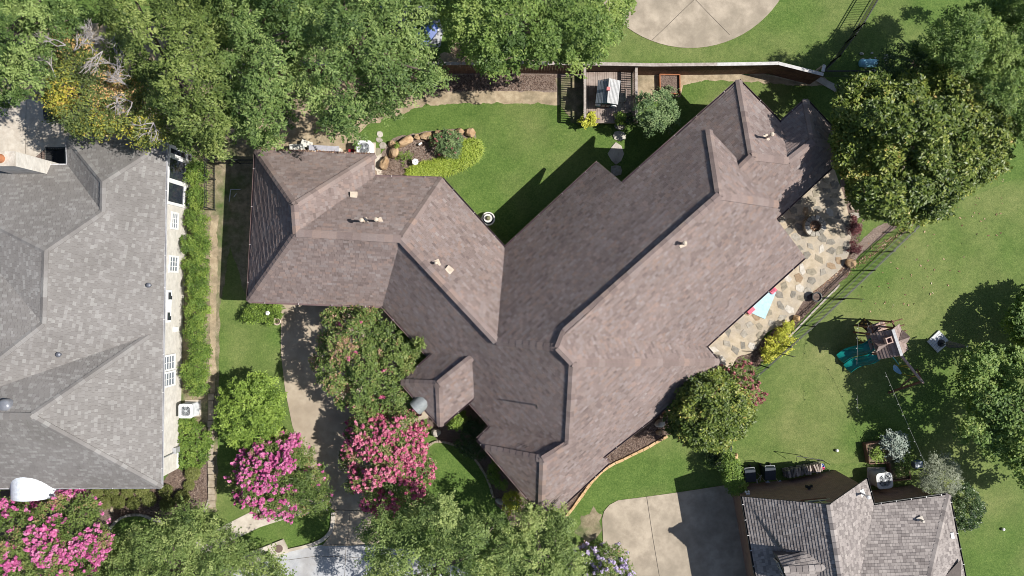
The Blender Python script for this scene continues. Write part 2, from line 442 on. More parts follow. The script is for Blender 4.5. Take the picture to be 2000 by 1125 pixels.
curb_out = [(300, 1150), (450, 1117), (500, 1097), (544, 1084), (568, 1076), (594, 1070), (622, 1062), (640, 1050), (652, 1033), (656, 1000)]
sheet('kerb', smooth_px(curb_in, False, 4) + smooth_px(curb_out, False, 4)[::-1], 0.12, M['walk'], 0.12)
sheet('circular_drive', [(1348 + 209 * math.cos(a), -115 + 209 * math.sin(a)) for a in np.linspace(0, 2 * math.pi, 72)[:-1]], 0.035, M['drive2'], 0.035)
sheet('parking_pad', [(1178, 1150), (1178, 1060), (1176, 1013), (1180, 998), (1190, 986), (1207, 977), (1262, 970), (1335, 960), (1413, 948), (1428, 950), (1450, 1000), (1480, 1150)], 0.035, M['drive2'], 0.035)
sheet('neighbour_patio', [(-60, 188), (40, 190), (95, 200), (140, 215), (140, 330), (-60, 330)], 0.035, M['walk'], 0.035)
sheet('alley_pad', [(790, 14), (850, 10), (866, 60), (858, 100), (828, 96), (760, 70)], 0.03, M['street'], 0.03)
sheet('garden_path_slab', [(728, 306), (745, 300), (747, 342), (731, 346)], 0.03, M['walk'], 0.03)
def joint(pts, w=0.9, z=0.0395):
    mm = MB()
    for a, b in zip(pts, pts[1:]):
        p, q = W(*a, z), W(*b, z)
        d = (q - p).normalized(); s_ = Vector((-d.y, d.x, 0)) * (w * S / 2)
        mm.add([p - s_, q - s_, q + s_, p + s_], [(0, 1, 2, 3)])
    mm.build('pavement_joint', M['joint'])['kind'] = 'structure'
joint([(655, 996), (738, 998)], 1.3)
joint([(645, 1063), (742, 1063)], 1.2)
joint([(1263, 970), (1275, 1050), (1292, 1150)], 1.1)
joint([(1273, 79), (1357, -2), (1425, 68)], 0.9)
joint([(684, 1000), (678, 1064)], 0.8)
joint([(676, 1066), (672, 1150)], 0.9, 0.010)
joint([(560, 1094), (620, 1086), (680, 1088), (740, 1092)], 0.8, 0.010)
joint([(51, 192), (50, 300)], 0.8)

# storm inlet with manhole cover
inl = thing('storm_drain_inlet', 'pale concrete storm drain slab with a round brown manhole cover beside the street', 'storm drain', W(520, 1072))
mm = MB(); mm.prism([W(*p)[:2] for p in [(470, 1092), (484, 1080), (554, 1052), (566, 1077), (540, 1088), (480, 1106)]], 0.0, 0.135); mm.build('slab', M['walk'], inl)
mm = MB(); c_ = W(546, 1070); mm.lathe((c_.x, c_.y, 0.136), [(0.22, 0), (0.22, 0.012), (0.19, 0.016), (0.0, 0.016)], 24); mm.build('manhole_cover', plain('rusty_iron', (0.15, 0.105, 0.09), 0.8), inl)

# ---------------------------------------------------------------- patio with its flagstones
patio_px = [(1360, 690), (1404, 707), (1426, 719), (1440, 697), (1466, 689), (1484, 668), (1497, 650), (1521, 637), (1544, 625), (1562, 598), (1576, 578), (1599, 561), (1625, 539), (1642, 524), (1656, 499), (1661, 472), (1661, 440), (1656, 416), (1648, 384), (1637, 355), (1620, 325), (1560, 340), (1490, 430), (1480, 520), (1400, 620)]
patio = sheet('patio', smooth_px(patio_px, True, 3), 0.05, M['mortar'], 0.05)
def in_poly(x, y, P):
    c = False; n = len(P)
    for i in range(n):
        x1, y1 = P[i]; x2, y2 = P[(i + 1) % n]
        if (y1 > y) != (y2 > y) and x < (x2 - x1) * (y - y1) / (y2 - y1) + x1: c = not c
    return c
def edge_dist(x, y, P):
    d = 1e9; n = len(P)
    for i in range(n):
        x1, y1 = P[i]; x2, y2 = P[(i + 1) % n]
        L = (x2 - x1) ** 2 + (y2 - y1) ** 2
        t = max(0, min(1, ((x - x1) * (x2 - x1) + (y - y1) * (y2 - y1)) / L)) if L else 0
        d = min(d, math.hypot(x - x1 - t * (x2 - x1), y - y1 - t * (y2 - y1)))
    return d
pts = []
tries = 0
house_block = [(1380, 690), (1404, 707), (1390, 560), (1600, 480), (1520, 410), (1610, 330), (1500, 350), (1350, 640)]
while tries < 9000:
    tries += 1
    x, y = R_.uniform(1380, 1662), R_.uniform(325, 718)
    if not in_poly(x, y, patio_px) or edge_dist(x, y, patio_px) < 6: continue
    if x < 1372 + (700 - y) * 1.02 - 14 and y > 500: continue
    if all((x - a) ** 2 + (y - b) ** 2 > 17.4 ** 2 for a, b, _ in pts) and math.hypot(x - 1591, y - 441) > 27:
        pts.append((x, y, R_.random()))
for x, y, q in pts:
    lx, ly = R_.uniform(8.6, 12.0), R_.uniform(6.0, 8.4)
    rot = R_.uniform(0, math.pi) if R_.random() < .4 else R_.gauss(0.6, 0.4)
    nn = R_.choice([4, 4, 5, 5, 6])
    poly = []
    for k in range(nn):
        a = 2 * math.pi * (k + R_.uniform(-.22, .22)) / nn
        rr = R_.uniform(.88, 1.12)
        px_, py_ = lx * rr * math.cos(a), ly * rr * math.sin(a)
        poly.append(W(x + px_ * math.cos(rot) - py_ * math.sin(rot), y + px_ * math.sin(rot) + py_ * math.cos(rot))[:2])
    mm = MB(); mm.prism(poly, 0.045, 0.062 + R_.uniform(0, .008))
    mm.build('flagstone', M['flag%d' % R_.choice([0, 0, 0, 1, 1, 2, 3, 4, 4])], patio)

# ---------------------------------------------------------------- roofs
def clip_convex(subj, clip):
    """Sutherland-Hodgman, 2D, clip is convex and counter-clockwise"""
    out = subj
    n = len(clip)
    for i in range(n):
        ax, ay = clip[i]; bx, by = clip[(i + 1) % n]
        inp = out; out = []
        if not inp: return []
        def side(p): return (bx - ax) * (p[1] - ay) - (by - ay) * (p[0] - ax)
        sp = side(inp[-1]); P = inp[-1]
        for Q in inp:
            sq = side(Q)
            if sq >= 0:
                if sp < 0:
                    t = sp / (sp - sq); out.append((P[0] + (Q[0] - P[0]) * t, P[1] + (Q[1] - P[1]) * t))
                out.append(Q)
            elif sp >= 0:
                t = sp / (sp - sq); out.append((P[0] + (Q[0] - P[0]) * t, P[1] + (Q[1] - P[1]) * t))
            P, sp = Q, sq
    return out

class Roof:
    """vertices: name -> (px, py, height guess, weight of the guess); faces: lists of names"""
    def __init__(s, verts, faces):
        s.vn = list(verts); s.verts = verts; s.faces = faces
        nv, nf = len(s.vn), len(faces)
        A, B = [], []
        ix = {n: i for i, n in enumerate(s.vn)}
        for k, f in enumerate(faces):
            for n in f:
                r = np.zeros(nv + 3 * nf)
                r[ix[n]] = 1
                r[nv + 3 * k: nv + 3 * k + 3] = [-(verts[n][0] - 1000) / 1000, -(562.5 - verts[n][1]) / 1000, -1]
                A.append(r); B.append(0)
        for n in s.vn:
            r = np.zeros(nv + 3 * nf); r[ix[n]] = verts[n][3]
            A.append(r); B.append(verts[n][3] / (H - verts[n][2]))
        sol = np.linalg.lstsq(np.array(A), np.array(B), rcond=None)[0]
        s.z = {n: H - 1 / sol[ix[n]] for n in s.vn}
        s.p = {n: W(verts[n][0], verts[n][1], s.z[n]) for n in s.vn}
        s.planes = []
        for f in faces:
            P = np.array([s.p[n] for n in f]); c = P.mean(0)
            nrm = np.linalg.svd(P - c)[2][2]
            if nrm[2] < 0: nrm = -nrm
            c, nrm = Vector(c), Vector(nrm)
            s.planes.append((c, nrm))
            up = Vector((0, 0, 1)) - nrm * nrm.z
            up = up.normalized() if up.length > 0.02 else Vector((0, 1, 0))
            al = up.cross(nrm).normalized()
            s.tris = getattr(s, 'tris', []) + [tessellate_polygon([[Vector(((s.p[n] - c).dot(al), (s.p[n] - c).dot(up), 0)) for n in f]])]
    def boundary(s):
        cnt = {}
        for f in s.faces:
            for a, b in zip(f, f[1:] + f[:1]):
                cnt[(a, b)] = cnt.get((a, b), 0) + 1
        e = {a: b for (a, b) in cnt if (b, a) not in cnt}
        st = next(iter(e)); loop = [st]
        while e[loop[-1]] != st: loop.append(e[loop[-1]])
        return loop
    def on(s, px, py):
        """point of the roof seen at a pixel, with its face normal"""
        for f, (c, n) in zip(s.faces, s.planes):
            if in_poly(px, py, [s.verts[q][:2] for q in f]):
                o = Vector((0, 0, H)); d = W(px, py, 0) - o
                t = (c - o).dot(n) / d.dot(n)
                return o + d * t, n
        return None, None

def orient(faces, verts):
    out = []
    for f in faces:
        P = [verts[n] for n in f]
        ar = sum(P[i][0] * -P[(i + 1) % len(P)][1] + P[(i + 1) % len(P)][0] * P[i][1] for i in range(len(P)))
        out.append(list(f) if ar > 0 else list(f)[::-1])
    return out

def shingles(roof, parent, mat, expo, tw, butt=0.018, seed=1, contrast=None, lift=0.012):
    rg = random.Random(seed)
    V, F, T = [], [], []
    for fi, (f, (c, n)) in enumerate(zip(roof.faces, roof.planes)):
        up = Vector((0, 0, 1)) - n * n.z
        if up.length < 0.02: up = Vector((0, 1, 0))
        up.normalize()
        al = up.cross(n).normalized()
        P2 = [((roof.p[q] - c).dot(al), (roof.p[q] - c).dot(up)) for q in f]
        RS = [(roof.p[q] - c).dot(n) for q in f]
        tris = roof.tris[fi] if max(map(abs, RS)) > 0.004 else []
        def warp(x, y):
            best, bv = None, -1e9
            for t in tris:
                (x1, y1), (x2, y2), (x3, y3) = P2[t[0]], P2[t[1]], P2[t[2]]
                dn = (y2 - y3) * (x1 - x3) + (x3 - x2) * (y1 - y3)
                if abs(dn) < 1e-9: continue
                u = ((y2 - y3) * (x - x3) + (x3 - x2) * (y - y3)) / dn
                v = ((y3 - y1) * (x - x3) + (x1 - x3) * (y - y3)) / dn
                w_ = 1 - u - v; mn = min(u, v, w_)
                if mn > bv: bv, best = mn, RS[t[0]] * u + RS[t[1]] * v + RS[t[2]] * w_
                if mn >= 0: break
            return best or 0.0
        a0, a1 = min(p[0] for p in P2), max(p[0] for p in P2)
        d0, d1 = min(p[1] for p in P2), max(p[1] for p in P2)
        r = 0; d = d0
        while d < d1:
            a = a0 - rg.uniform(0, tw[1])
            dd = d + rg.gauss(0, 0.004)
            while a < a1:
                w = rg.uniform(*tw)
                q = [(a + .004, dd), (a + w - .004, dd), (a + w - .004, dd + expo + .01), (a + .004, dd + expo + .01)]
                corners = [in_poly(x, y, P2) for x, y in q]
                poly = None
                if all(corners): poly = q
                elif True:
                    poly = clip_convex(P2, q)
                    if len(poly) < 3: poly = None
                if poly:
                    t = contrast(rg) if contrast else rg.random()
                    b = len(V)
                    lo = lift + butt * rg.uniform(.75, 1.15)
                    for x, y in poly:
                        h = lo + (lift * .3 - lo) * min(1, max(0, (y - dd) / expo))
                        V.append(c + al * x + up * y + n * (h + (warp(x, y) if tris else 0)))
                    F.append(tuple(range(b, b + len(poly)))); T.append(t)
                    bt = [i for i in range(len(poly)) if abs(poly[i][1] - dd) < 1e-5]
                    if len(bt) >= 2:
                        bt.sort(key=lambda i: poly[i][0])
                        i, j = bt[0], bt[-1]
                        b2 = len(V)
                        for k in (i, j): V.append(c + al * poly[k][0] + up * poly[k][1] + n * (warp(*poly[k]) if tris else 0))
                        F.append((b2, b2 + 1, b + j, b + i)); T.append(t * .5)
                a += w
            d += expo
    mb = MB(); mb.v, mb.f, mb.t = V, F, T
    return mb.build('shingle', mat, parent, tone=True, kind='stuff')

def deck(roof, parent, mat, th=0.10):
    mb = MB()
    idx = {n: i for i, n in enumerate(roof.vn)}
    vs = [roof.p[n] - Vector((0, 0, .012)) for n in roof.vn] + [roof.p[n] - Vector((0, 0, th)) for n in roof.vn]
    k = len(roof.vn)
    fs = []
    for f, tr in zip(roof.faces, roof.tris):
        for t in tr:
            a, b, c = [roof.p[f[i]] for i in t]
            if (b - a).cross(c - a).z < 0: t = t[::-1]
            fs.append(tuple(idx[f[i]] for i in t))
    fs = fs + [tuple(k + idx[n] for n in reversed(f)) for f in roof.faces]
    lp = roof.boundary()
    for a, b in zip(lp, lp[1:] + lp[:1]): fs.append((idx[a], k + idx[a], k + idx[b], idx[b]))
    mb.add(vs, fs)
    return mb.build('roof', mat, parent)

def inset(poly, d):
    n = len(poly); out = []
    ar = sum(poly[i][0] * poly[(i + 1) % n][1] - poly[(i + 1) % n][0] * poly[i][1] for i in range(n))
    sg = 1 if ar > 0 else -1
    for i in range(n):
        p0, p1, p2 = Vector(poly[i - 1][:2]), Vector(poly[i][:2]), Vector(poly[(i + 1) % n][:2])
        e1, e2 = (p1 - p0).normalized(), (p2 - p1).normalized()
        n1, n2 = Vector((-e1.y, e1.x)) * sg, Vector((-e2.y, e2.x)) * sg
        k = n1 + n2
        den = max(0.35, 1 + n1.dot(n2))
        out.append(p1 + k * (d / den))
    return out

def walls(roof, parent, mat, d=0.4, drop=0.12, over=None):
    lp = roof.boundary()
    P = [(over or {}).get(n, roof.p[n]) for n in lp]
    I = inset(P, d)
    vs, fs = [], []
    n = len(lp)
    for i in range(n):
        a, b = i, (i + 1) % n
        mb = MB()
        mb.add([(I[a].x, I[a].y, 0), (I[b].x, I[b].y, 0), (I[b].x, I[b].y, P[b].z - drop), (I[a].x, I[a].y, P[a].z - drop)], [(0, 1, 2, 3)])
        vs += mb.v; fs += [tuple(q + 4 * i for q in f) for f in mb.f]
    mb = MB(); mb.add(vs, fs)
    return mb.build('wall', mat, parent), I

def gutters(roof, parent, edges, mat, strap_mat, w=0.10, step=1.55):
    for a, b in edges:
        A, B = roof.p[a], roof.p[b]
        d = (B - A).normalized()
        o = Vector((d.y, -d.x, 0)).normalized() * (w / 2)      # outward (loop is counter-clockwise)
        mb = MB()
        z = Vector((0, 0, 0.045))
        # open trough: floor, back, front
        i, q = o * 0.1, o * 2.1
        for p0, p1, hh in ((i, i + o * .12, .1), (q - o * .16, q, .1)):
            vs = [A + p0 - z * 2, B + p0 - z * 2, B + p1 - z * 2, A + p1 - z * 2]
            vs += [v + Vector((0, 0, hh)) for v in vs]
            mb.add(vs, [(3, 2, 1, 0), (4, 5, 6, 7), (0, 1, 5, 4), (1, 2, 6, 5), (2, 3, 7, 6), (3, 0, 4, 7)])
        mb.add([A + i - z * 2, B + i - z * 2, B + q - z * 2, A + q - z * 2], [(0, 1, 2, 3)])
        gt = mb.build('gutter', mat, parent)
        L = (B - A).length
        k = max(1, int(L / step))
        for j in range(k):
            p = A + (B - A) * ((j + .5) / k)
            m2 = MB(); m2.bar(p + i + Vector((0, 0, .025)), p + q + Vector((0, 0, .025)), 0.022, 0.012)
            m2.build('strap', strap_mat, gt)

cap_mesh = {}
def ridge_caps(roof, parent, lines, mat, step=0.30, w=0.34, joined=False, rg=random.Random(4), th=0.03, rise=0.0):
    """overlapping bent cap shingles along ridges and hips"""
    mb = MB(); n = 0
    for ln in lines:
        nm = [roof.p[q] if isinstance(q, str) else q for q in ln]
        for a, b in zip(nm, nm[1:]):
            if a.z > b.z: a, b = b, a
            L = (b - a).length; d = (b - a) / L
            sd = d.cross(Vector((0, 0, 1))).normalized(); u = sd.cross(d).normalized()
            k = max(1, round(L / step)); ex = L / k
            dr = 0.055
            for j in range(k):
                p = a + d * (ex * j); q = a + d * (ex * (j + 1) + .03)
                hi, lo = 0.055 + rise, 0.030 + rise
                vs = [p - sd * w / 2 + u * (hi - dr), p + u * (hi + .012), p + sd * w / 2 + u * (hi - dr),
                      q - sd * w / 2 + u * (lo - dr), q + u * (lo + .012), q + sd * w / 2 + u * (lo - dr)]
                vs += [v - u * (th + rise) for v in vs]
                fs = [(0, 1, 4, 3), (1, 2, 5, 4), (6, 7, 1, 0), (7, 8, 2, 1), (6, 0, 3, 9), (2, 8, 11, 5), (9, 10, 7, 6), (10, 11, 8, 7)]
                if joined: mb.add(vs, fs, rg.random())
                else:
                    m1 = MB(); m1.add(vs, fs, rg.random())
                    m1.build('ridge_shingle', mat, parent, tone=True)
                n += 1
    if joined: mb.build('ridge_shingle', mat, parent, tone=True, kind='stuff')
    return n

def pipe_vent(parent, base, h, r=0.055, cap=0.11, mat=None, flange=True, name='roof_vent'):
    mb = MB()
    mb.tube([base - Vector((0, 0, .1)), base + Vector((0, 0, h))], r, 10)
    if cap: mb.lathe(base + Vector((0, 0, h - .05)), [(cap * .7, 0), (cap, .05), (cap * .85, .13), (cap * .3, .17), (0, .175)], 14)
    if flange: mb.box(base + Vector((0, 0, .03)), (.32, .32, .03), .4)
    return mb.build(name, mat or M['beige'], parent)

# ---- the big brown-roofed house in the middle
e, hi_ = 1.0, 0.05
V1 = {
 'G1': (500, 293, 3.0, e), 'G2': (732, 303, 3.0, e), 'G3': (732, 345, 3.0, e), 'G4': (863, 349, 3.0, e), 'G5': (986, 485, 3.0, e),
 'G6': (1168, 317, 3.0, e), 'G7': (1217, 358, 5.1, .6), 'Ne': (1353, 237, 5.2, .6), 'T1': (1385, 254, 5.7, hi_), 'Tm': (1436, 307, 5.6, hi_), 'T2': (1443, 331, 5.7, hi_),
 'Q': (1520, 399, 4.9, hi_), 'G12': (1516, 427, 4.6, hi_), 'G13': (1572, 502, 2.8, e), 'G14': (1378, 677, 2.8, e), 'G15': (1404, 707, 2.7, e),
 'G16': (1280, 812, 2.7, e), 'G18': (1177, 892, 2.9, .3), 'G19': (1189, 903, 2.8, .3), 'G20': (1078, 1006, 2.8, e), 'F': (1057, 1002, 2.9, e),
 'H0': (948, 875, 3.0, .3), 'G21': (933, 858, 3.0, e), 'G22': (960, 833, 3.0, e), 'G23': (838, 697, 3.1, .3), 'G24': (747, 598, 3.0, e), 'G25': (485, 588, 3.0, e),
 'R1': (575, 401, 6.3, .7), 'R2': (579, 455, 6.35, .7), 'R3': (783, 467, 6.35, .7), 'R4': (970, 667, 6.6, .3), 'B': (1091, 679, 8.1, .3), 'A': (1103, 648, 8.2, .8),
 'C': (1119, 709, 8.0, .5), 'D': (1110, 867, 6.0, .2), 'E': (1061, 897, 5.9, .4), 'R7': (1405, 382, 8.2, .8),
}
F1 = [['G1', 'R1', 'R2', 'G25'], ['G1', 'G2', 'R1'], ['R1', 'G2', 'G3', 'R2'], ['R2', 'G3', 'G4', 'R3'], ['R2', 'R3', 'G24', 'G25'],
      ['R3', 'G4', 'G5', 'R4'], ['R3', 'R4', 'B', 'C', 'D', 'G22', 'G23', 'G24'],
      ['R4', 'G5', 'G6', 'G7', 'Ne', 'T1', 'R7', 'A', 'B'],
      ['T1', 'Tm', 'T2', 'Q', 'R7'], ['A', 'R7', 'Q', 'G12', 'G13', 'G14'], ['A', 'G14', 'G15', 'C', 'B'],
      ['C', 'G15', 'G16', 'G18', 'G19', 'G20', 'F', 'E', 'D'], ['D', 'E', 'H0', 'G21', 'G22'], ['E', 'F', 'H0']]
V5 = {'Ne': (1335, 253, 3.0, e), 'G8': (1443, 157, 3.0, e), 'G9': (1524, 240, 3.0, .5), 'G10': (1574, 195, 3.0, e), 'G11': (1663, 290, 3.0, e), 'G12': (1515, 427, 3.0, e), 'Qx': (1488, 425, 3.6, hi_),
      'U': (1469, 306, 5.7, .4), 'T2': (1428, 346, 5.7, .3), 'T1': (1368, 274, 4.2, hi_), 'Pk': (1540, 314, 4.6, .3), 'Sm': (1589, 276, 4.7, .3)}
F5 = [['Ne', 'G8', 'U', 'T2', 'T1'], ['U', 'G8', 'G9', 'Pk'], ['G9', 'G10', 'Sm', 'Pk'], ['G10', 'G11', 'Sm'], ['T2', 'U', 'Pk', 'Sm', 'G11', 'G12', 'Qx']]
F5 = orient(F5, V5)
roof5 = Roof(V5, F5)
F1 = orient(F1, V1)
roof1 = Roof(V1, F1)
house = thing('house', 'large sprawling brick house under a brown shingle roof in the middle of the yards', 'house', W(1000, 560))
rf1 = deck(roof1, house, M['roofdeck'])
sh_tone = lambda rg: min(1, max(0, rg.choice([rg.gauss(.45, .18), rg.gauss(.45, .18), rg.gauss(.5, .15), rg.gauss(.8, .1), rg.gauss(.9, .05), rg.gauss(.22, .1)])))
SHB = 0.028
shingles(roof1, rf1, M['shing'], 0.15, (0.14, 0.28), SHB, 3, sh_tone)
_, wall_in = walls(roof1, house, M['bricktan'])
hips = [['G1', 'R1'], ['R1', 'G2'], ['R2', 'G25'], ['R3', 'G4'], ['R4', 'B'], ['E', 'H0'], ['E', 'F'], ['C', 'G15'], ['R7', 'Q'], ['T1', 'R7']]
rdg = [['R1', 'R2'], ['R2', 'R3'], ['R3', 'R4'], ['B', 'A'], ['A', 'R7'], ['B', 'C'], ['C', 'D'], ['D', 'E']]
ncap = ridge_caps(roof1, rf1, hips, M['cap'], 0.37, 0.36) + ridge_caps(roof1, rf1, rdg, M['cap'], 0.37, 0.36, rise=.008)
noeave = {('G6', 'G7'), ('Ne', 'T1'), ('T1', 'Tm'), ('Tm', 'T2'), ('T2', 'Q'), ('Q', 'G12'), ('G12', 'G13'), ('G2', 'G3')}
def eaves(r): return [x for x in zip(r.boundary(), r.boundary()[1:] + r.boundary()[:1]) if x not in noeave and x[::-1] not in noeave]
gutters(roof1, house, eaves(roof1), M['gutter'], M['strap'])
rf5 = deck(roof5, house, M['roofdeck'])
rf5['label'] = 'lower hipped roof of the wing beneath the magnolia'
shingles(roof5, rf5, M['shing'], 0.15, (0.14, 0.28), SHB, 13, sh_tone)
walls(roof5, house, M['bricktan'])
ncap += ridge_caps(roof5, rf5, [['G8', 'U'], ['U', 'Pk'], ['G10', 'Sm'], ['Sm', 'G11']], M['cap'], 0.37, 0.36) + ridge_caps(roof5, rf5, [['T2', 'U'], ['Pk', 'Sm']], M['cap'], 0.37, 0.36, rise=.008)
gutters(roof5, house, [x for x in zip(roof5.boundary(), roof5.boundary()[1:] + roof5.boundary()[:1]) if not {'T1', 'Qx', 'T2'} & set(x)], M['gutter'], M['strap'])
# entrance wing with its own hipped roof
V2 = {'a': (850, 688, 3.6, .3), 'b': (784, 747, 3.3, e), 'c': (860, 832, 3.3, e), 'd': (927, 775, 3.3, e), 't': (927, 694, 4.75, .6), 'k': (857, 750, 4.75, .6)}
F2 = orient([['a', 't', 'k', 'b'], ['b', 'k', 'c'], ['k', 't', 'd', 'c']], V2)
roof2 = Roof(V2, F2)
rf2 = deck(roof2, house, M['roofdeck'])
rf2['label'] = 'small hipped roof over the entrance'
shingles(roof2, rf2, M['shing'], 0.15, (0.14, 0.28), SHB, 5, sh_tone)
ncap += ridge_caps(roof2, rf2, [['t', 'k'], ['k', 'b'], ['k', 'c']], M['cap'], 0.30, 0.36)
walls(roof2, house, M['bricktan'], 0.3)
gutters(roof2, house, [x for x in zip(roof2.boundary(), roof2.boundary()[1:] + roof2.boundary()[:1]) if 't' not in x], M['gutter'], M['strap'])
# metal barrel canopy over the front door
def barrel(name, c, axis, r, L, z, mat, parent, seg=14):
    mb = MB()
    ax = Vector((math.cos(axis), math.sin(axis), 0)); sd = Vector((-ax.y, ax.x, 0))
    vs = []
    for i in (0, 1):
        for k in range(seg + 1):
            a = math.pi * k / seg
            for rr in (r, r - .05):
                vs.append(Vector((c[0], c[1], z)) + ax * (L * (i - .5)) + sd * (math.cos(a) * rr) + Vector((0, 0, math.sin(a) * rr)))
    n2 = 2 * (seg + 1)
    fs = []
    for k in range(seg):
        fs += [(2 * k, 2 * k + 2, n2 + 2 * k + 2, n2 + 2 * k), (2 * k + 1, n2 + 2 * k + 1, n2 + 2 * k + 3, 2 * k + 3), (2 * k, 2 * k + 1, 2 * k + 3, 2 * k + 2), (n2 + 2 * k, n2 + 2 * k + 2, n2 + 2 * k + 3, n2 + 2 * k + 1)]
    fs += [(0, n2, n2 + 1, 1), (2 * seg, 2 * seg + 1, n2 + 2 * seg + 1, n2 + 2 * seg)]
    mb.add(vs, fs)
    return mb.build(name, mat, parent, smooth=False)
pc = W(823, 787, 3.6)
barrel('door_canopy', pc, math.radians(222), 0.40, .95, 3.3, plain('grey_metal', (0.30, 0.32, 0.325), 0.5, 0.3), house)
for bp, hh in (((713, 433), .85), ((741, 432), .9), ((1332, 476), .55), ((1495, 270), .95)):
    p, n_ = (roof5 if bp[0] > 1450 else roof1).on(*bp); pipe_vent(house, p, hh)
p, _ = roof1.on(1047, 791); pipe_vent(house, p, 0.9, 0.035, None, M['dark'], False)
p, _ = roof1.on(955, 818)
if p: pipe_vent(house, p, 0.45, 0.03, None, M['dark'], False)
p, _ = roof1.on(853, 514); pipe_vent(house, p, 0.4, 0.05, 0.08)
for bp in ((692, 381), (878, 527)):
    p, n_ = roof1.on(*bp)
    mb = MB(); mb.box(p + Vector((0, 0, .1)), (.34, .3, .16), -.7 if bp[0] > 800 else 0); mb.build('box_vent', M['beige'], house)
# front door and garage doors under the eaves
gm = plain('garage_door_paint', (0.42, 0.34, 0.28), 0.6)

# ---- grey-roofed neighbour at the side
V3 = {'a': (130, 268, 3.0, e), 'b': (325, 276, 3.0, .4), 'c': (315, 952, 3.0, e), 'd': (-130, 954, 3.0, e), 'e1': (132, 322, 3.0, e), 'f': (-130, 322, 3.0, e),
      'p': (201, 355, 4.95, hi_), 'q': (200, 414, 5.1, hi_), 'r': (88, 490, 6.2, .3), 's': (84, 632, 6.2, .3), 
      'i': (-130, 800, 5.2, .02), 'tA': (290, 655, 3.55, .1), 'tB': (60, 813, 6.4, .3), 'tC': (-130, 813, 6.4, .1)}
V3['w1'] = (-130, 378, 3.6, .3)
V3['p'] = (201, 355, 4.9, .5); V3['q'] = (200, 414, 4.95, .5); V3['r'] = (88, 490, 6.2, .8); V3['s'] = (84, 632, 6.2, .8)
V3['i'] = (-130, 800, 5.0, .2); V3['X'] = (319, 655, 3.0, e)
F3 = orient([['a', 'b', 'p'], ['a', 'p', 'q', 'e1'], ['e1', 'q', 'r', 'w1', 'f'], ['r', 's', 'w1'], ['w1', 's', 'i'],
             ['p', 'b', 'X', 'tA', 'i', 's', 'r', 'q'], ['tA', 'tB', 'tC', 'i'], ['X', 'c', 'tB', 'tA'], ['tB', 'c', 'd', 'tC']], V3)
roof3 = Roof(V3, F3)
house3 = thing('house', 'whitewashed brick house with a light grey shingle roof and brick chimney', 'house', W(150, 620))
rf3 = deck(roof3, house3, M['roofdeck'])
gt = lambda rg: min(1, max(0, rg.choice([rg.gauss(.35, .15), rg.gauss(.4, .15), rg.gauss(.5, .15), rg.gauss(.92, .07)])))
shingles(roof3, rf3, M['shing_l'], 0.145, (0.12, 0.27), 0.011, 8, gt)
ridge_caps(roof3, rf3, [['a', 'p'], ['p', 'q'], ['p', 'b'], ['q', 'r'], ['r', 's'], ['tB', 'c'], ['tA', 'tB'], ['tB', 'tC'], ['r', 'w1'], ['s', 'i']], M['shing_l'], 0.3, 0.3, True)
_, in3 = walls(roof3, house3, M['brickw'], 0.33)
b3 = roof3.boundary()
gutters(roof3, house3, [x for x in zip(b3, b3[1:] + b3[:1]) if roof3.p[x[0]].x > -33 or roof3.p[x[1]].x > -33], M['gutterw'], M['white'], 0.06, 1.6)

# ---- dark-roofed brick neighbour at the lower corner
V4 = {'a': (1450, 970, 3.2, e), 'k': (1620, 985, 5.7, e), 'b': (1692, 935, 3.2, e), 'c': (1706, 987, 3.2, e), 'd': (1853, 966, 3.2, e),
      'g': (1912, 1270, 3.2, e), 'h': (1795, 1215, 5.9, .6), 'm': (1659, 1232, 5.7, .5), 'n': (1663, 1270, 5.7, .3), 'o': (1502, 1270, 3.2, e)}
F4 = orient([['a', 'k', 'm', 'n', 'o'], ['k', 'b', 'c', 'm'], ['c', 'd', 'h', 'm'], ['d', 'g', 'h'], ['m', 'h', 'g', 'n']], V4)
roof4 = Roof(V4, F4)
house4 = thing('house', 'two storey red brick house with charcoal tab shingle roof beside the concrete parking pad', 'house', W(1620, 1000))
rf4 = deck(roof4, house4, M['roofdeck'])
rt = lambda rg: min(1, max(0, rg.choice([rg.gauss(.15, .1), rg.gauss(.6, .15), rg.gauss(.7, .12)])))
shingles(roof4, rf4, M['shing_r'], 0.15, (0.12, 0.25), 0.02, 9, rt)
ridge_caps(roof4, rf4, [['k', 'm'], ['d', 'h'], ['m', 'h']], M['shing_r'], 0.3, 0.3, True)
_, in4 = walls(roof4, house4, M['brickr'], 0.28, 0.1)
b4 = roof4.boundary()
gutters(roof4, house4, [x for x in zip(b4, b4[1:] + b4[:1]) if 'k' not in x], M['dark'], M['white'], 0.09, 0.75)
for r_ in (roof1, roof5, roof2, roof3, roof4):
    print({k: round(v, 2) for k, v in r_.z.items()})
    for f_, (c__, n__) in zip(r_.faces, r_.planes):
        print(f_, 'pitch %.0f' % math.degrees(math.acos(min(1, n__.z))), 'res %.2f' % max(abs((r_.p[q] - c__).dot(n__)) for q in f_))
print('caps', ncap)
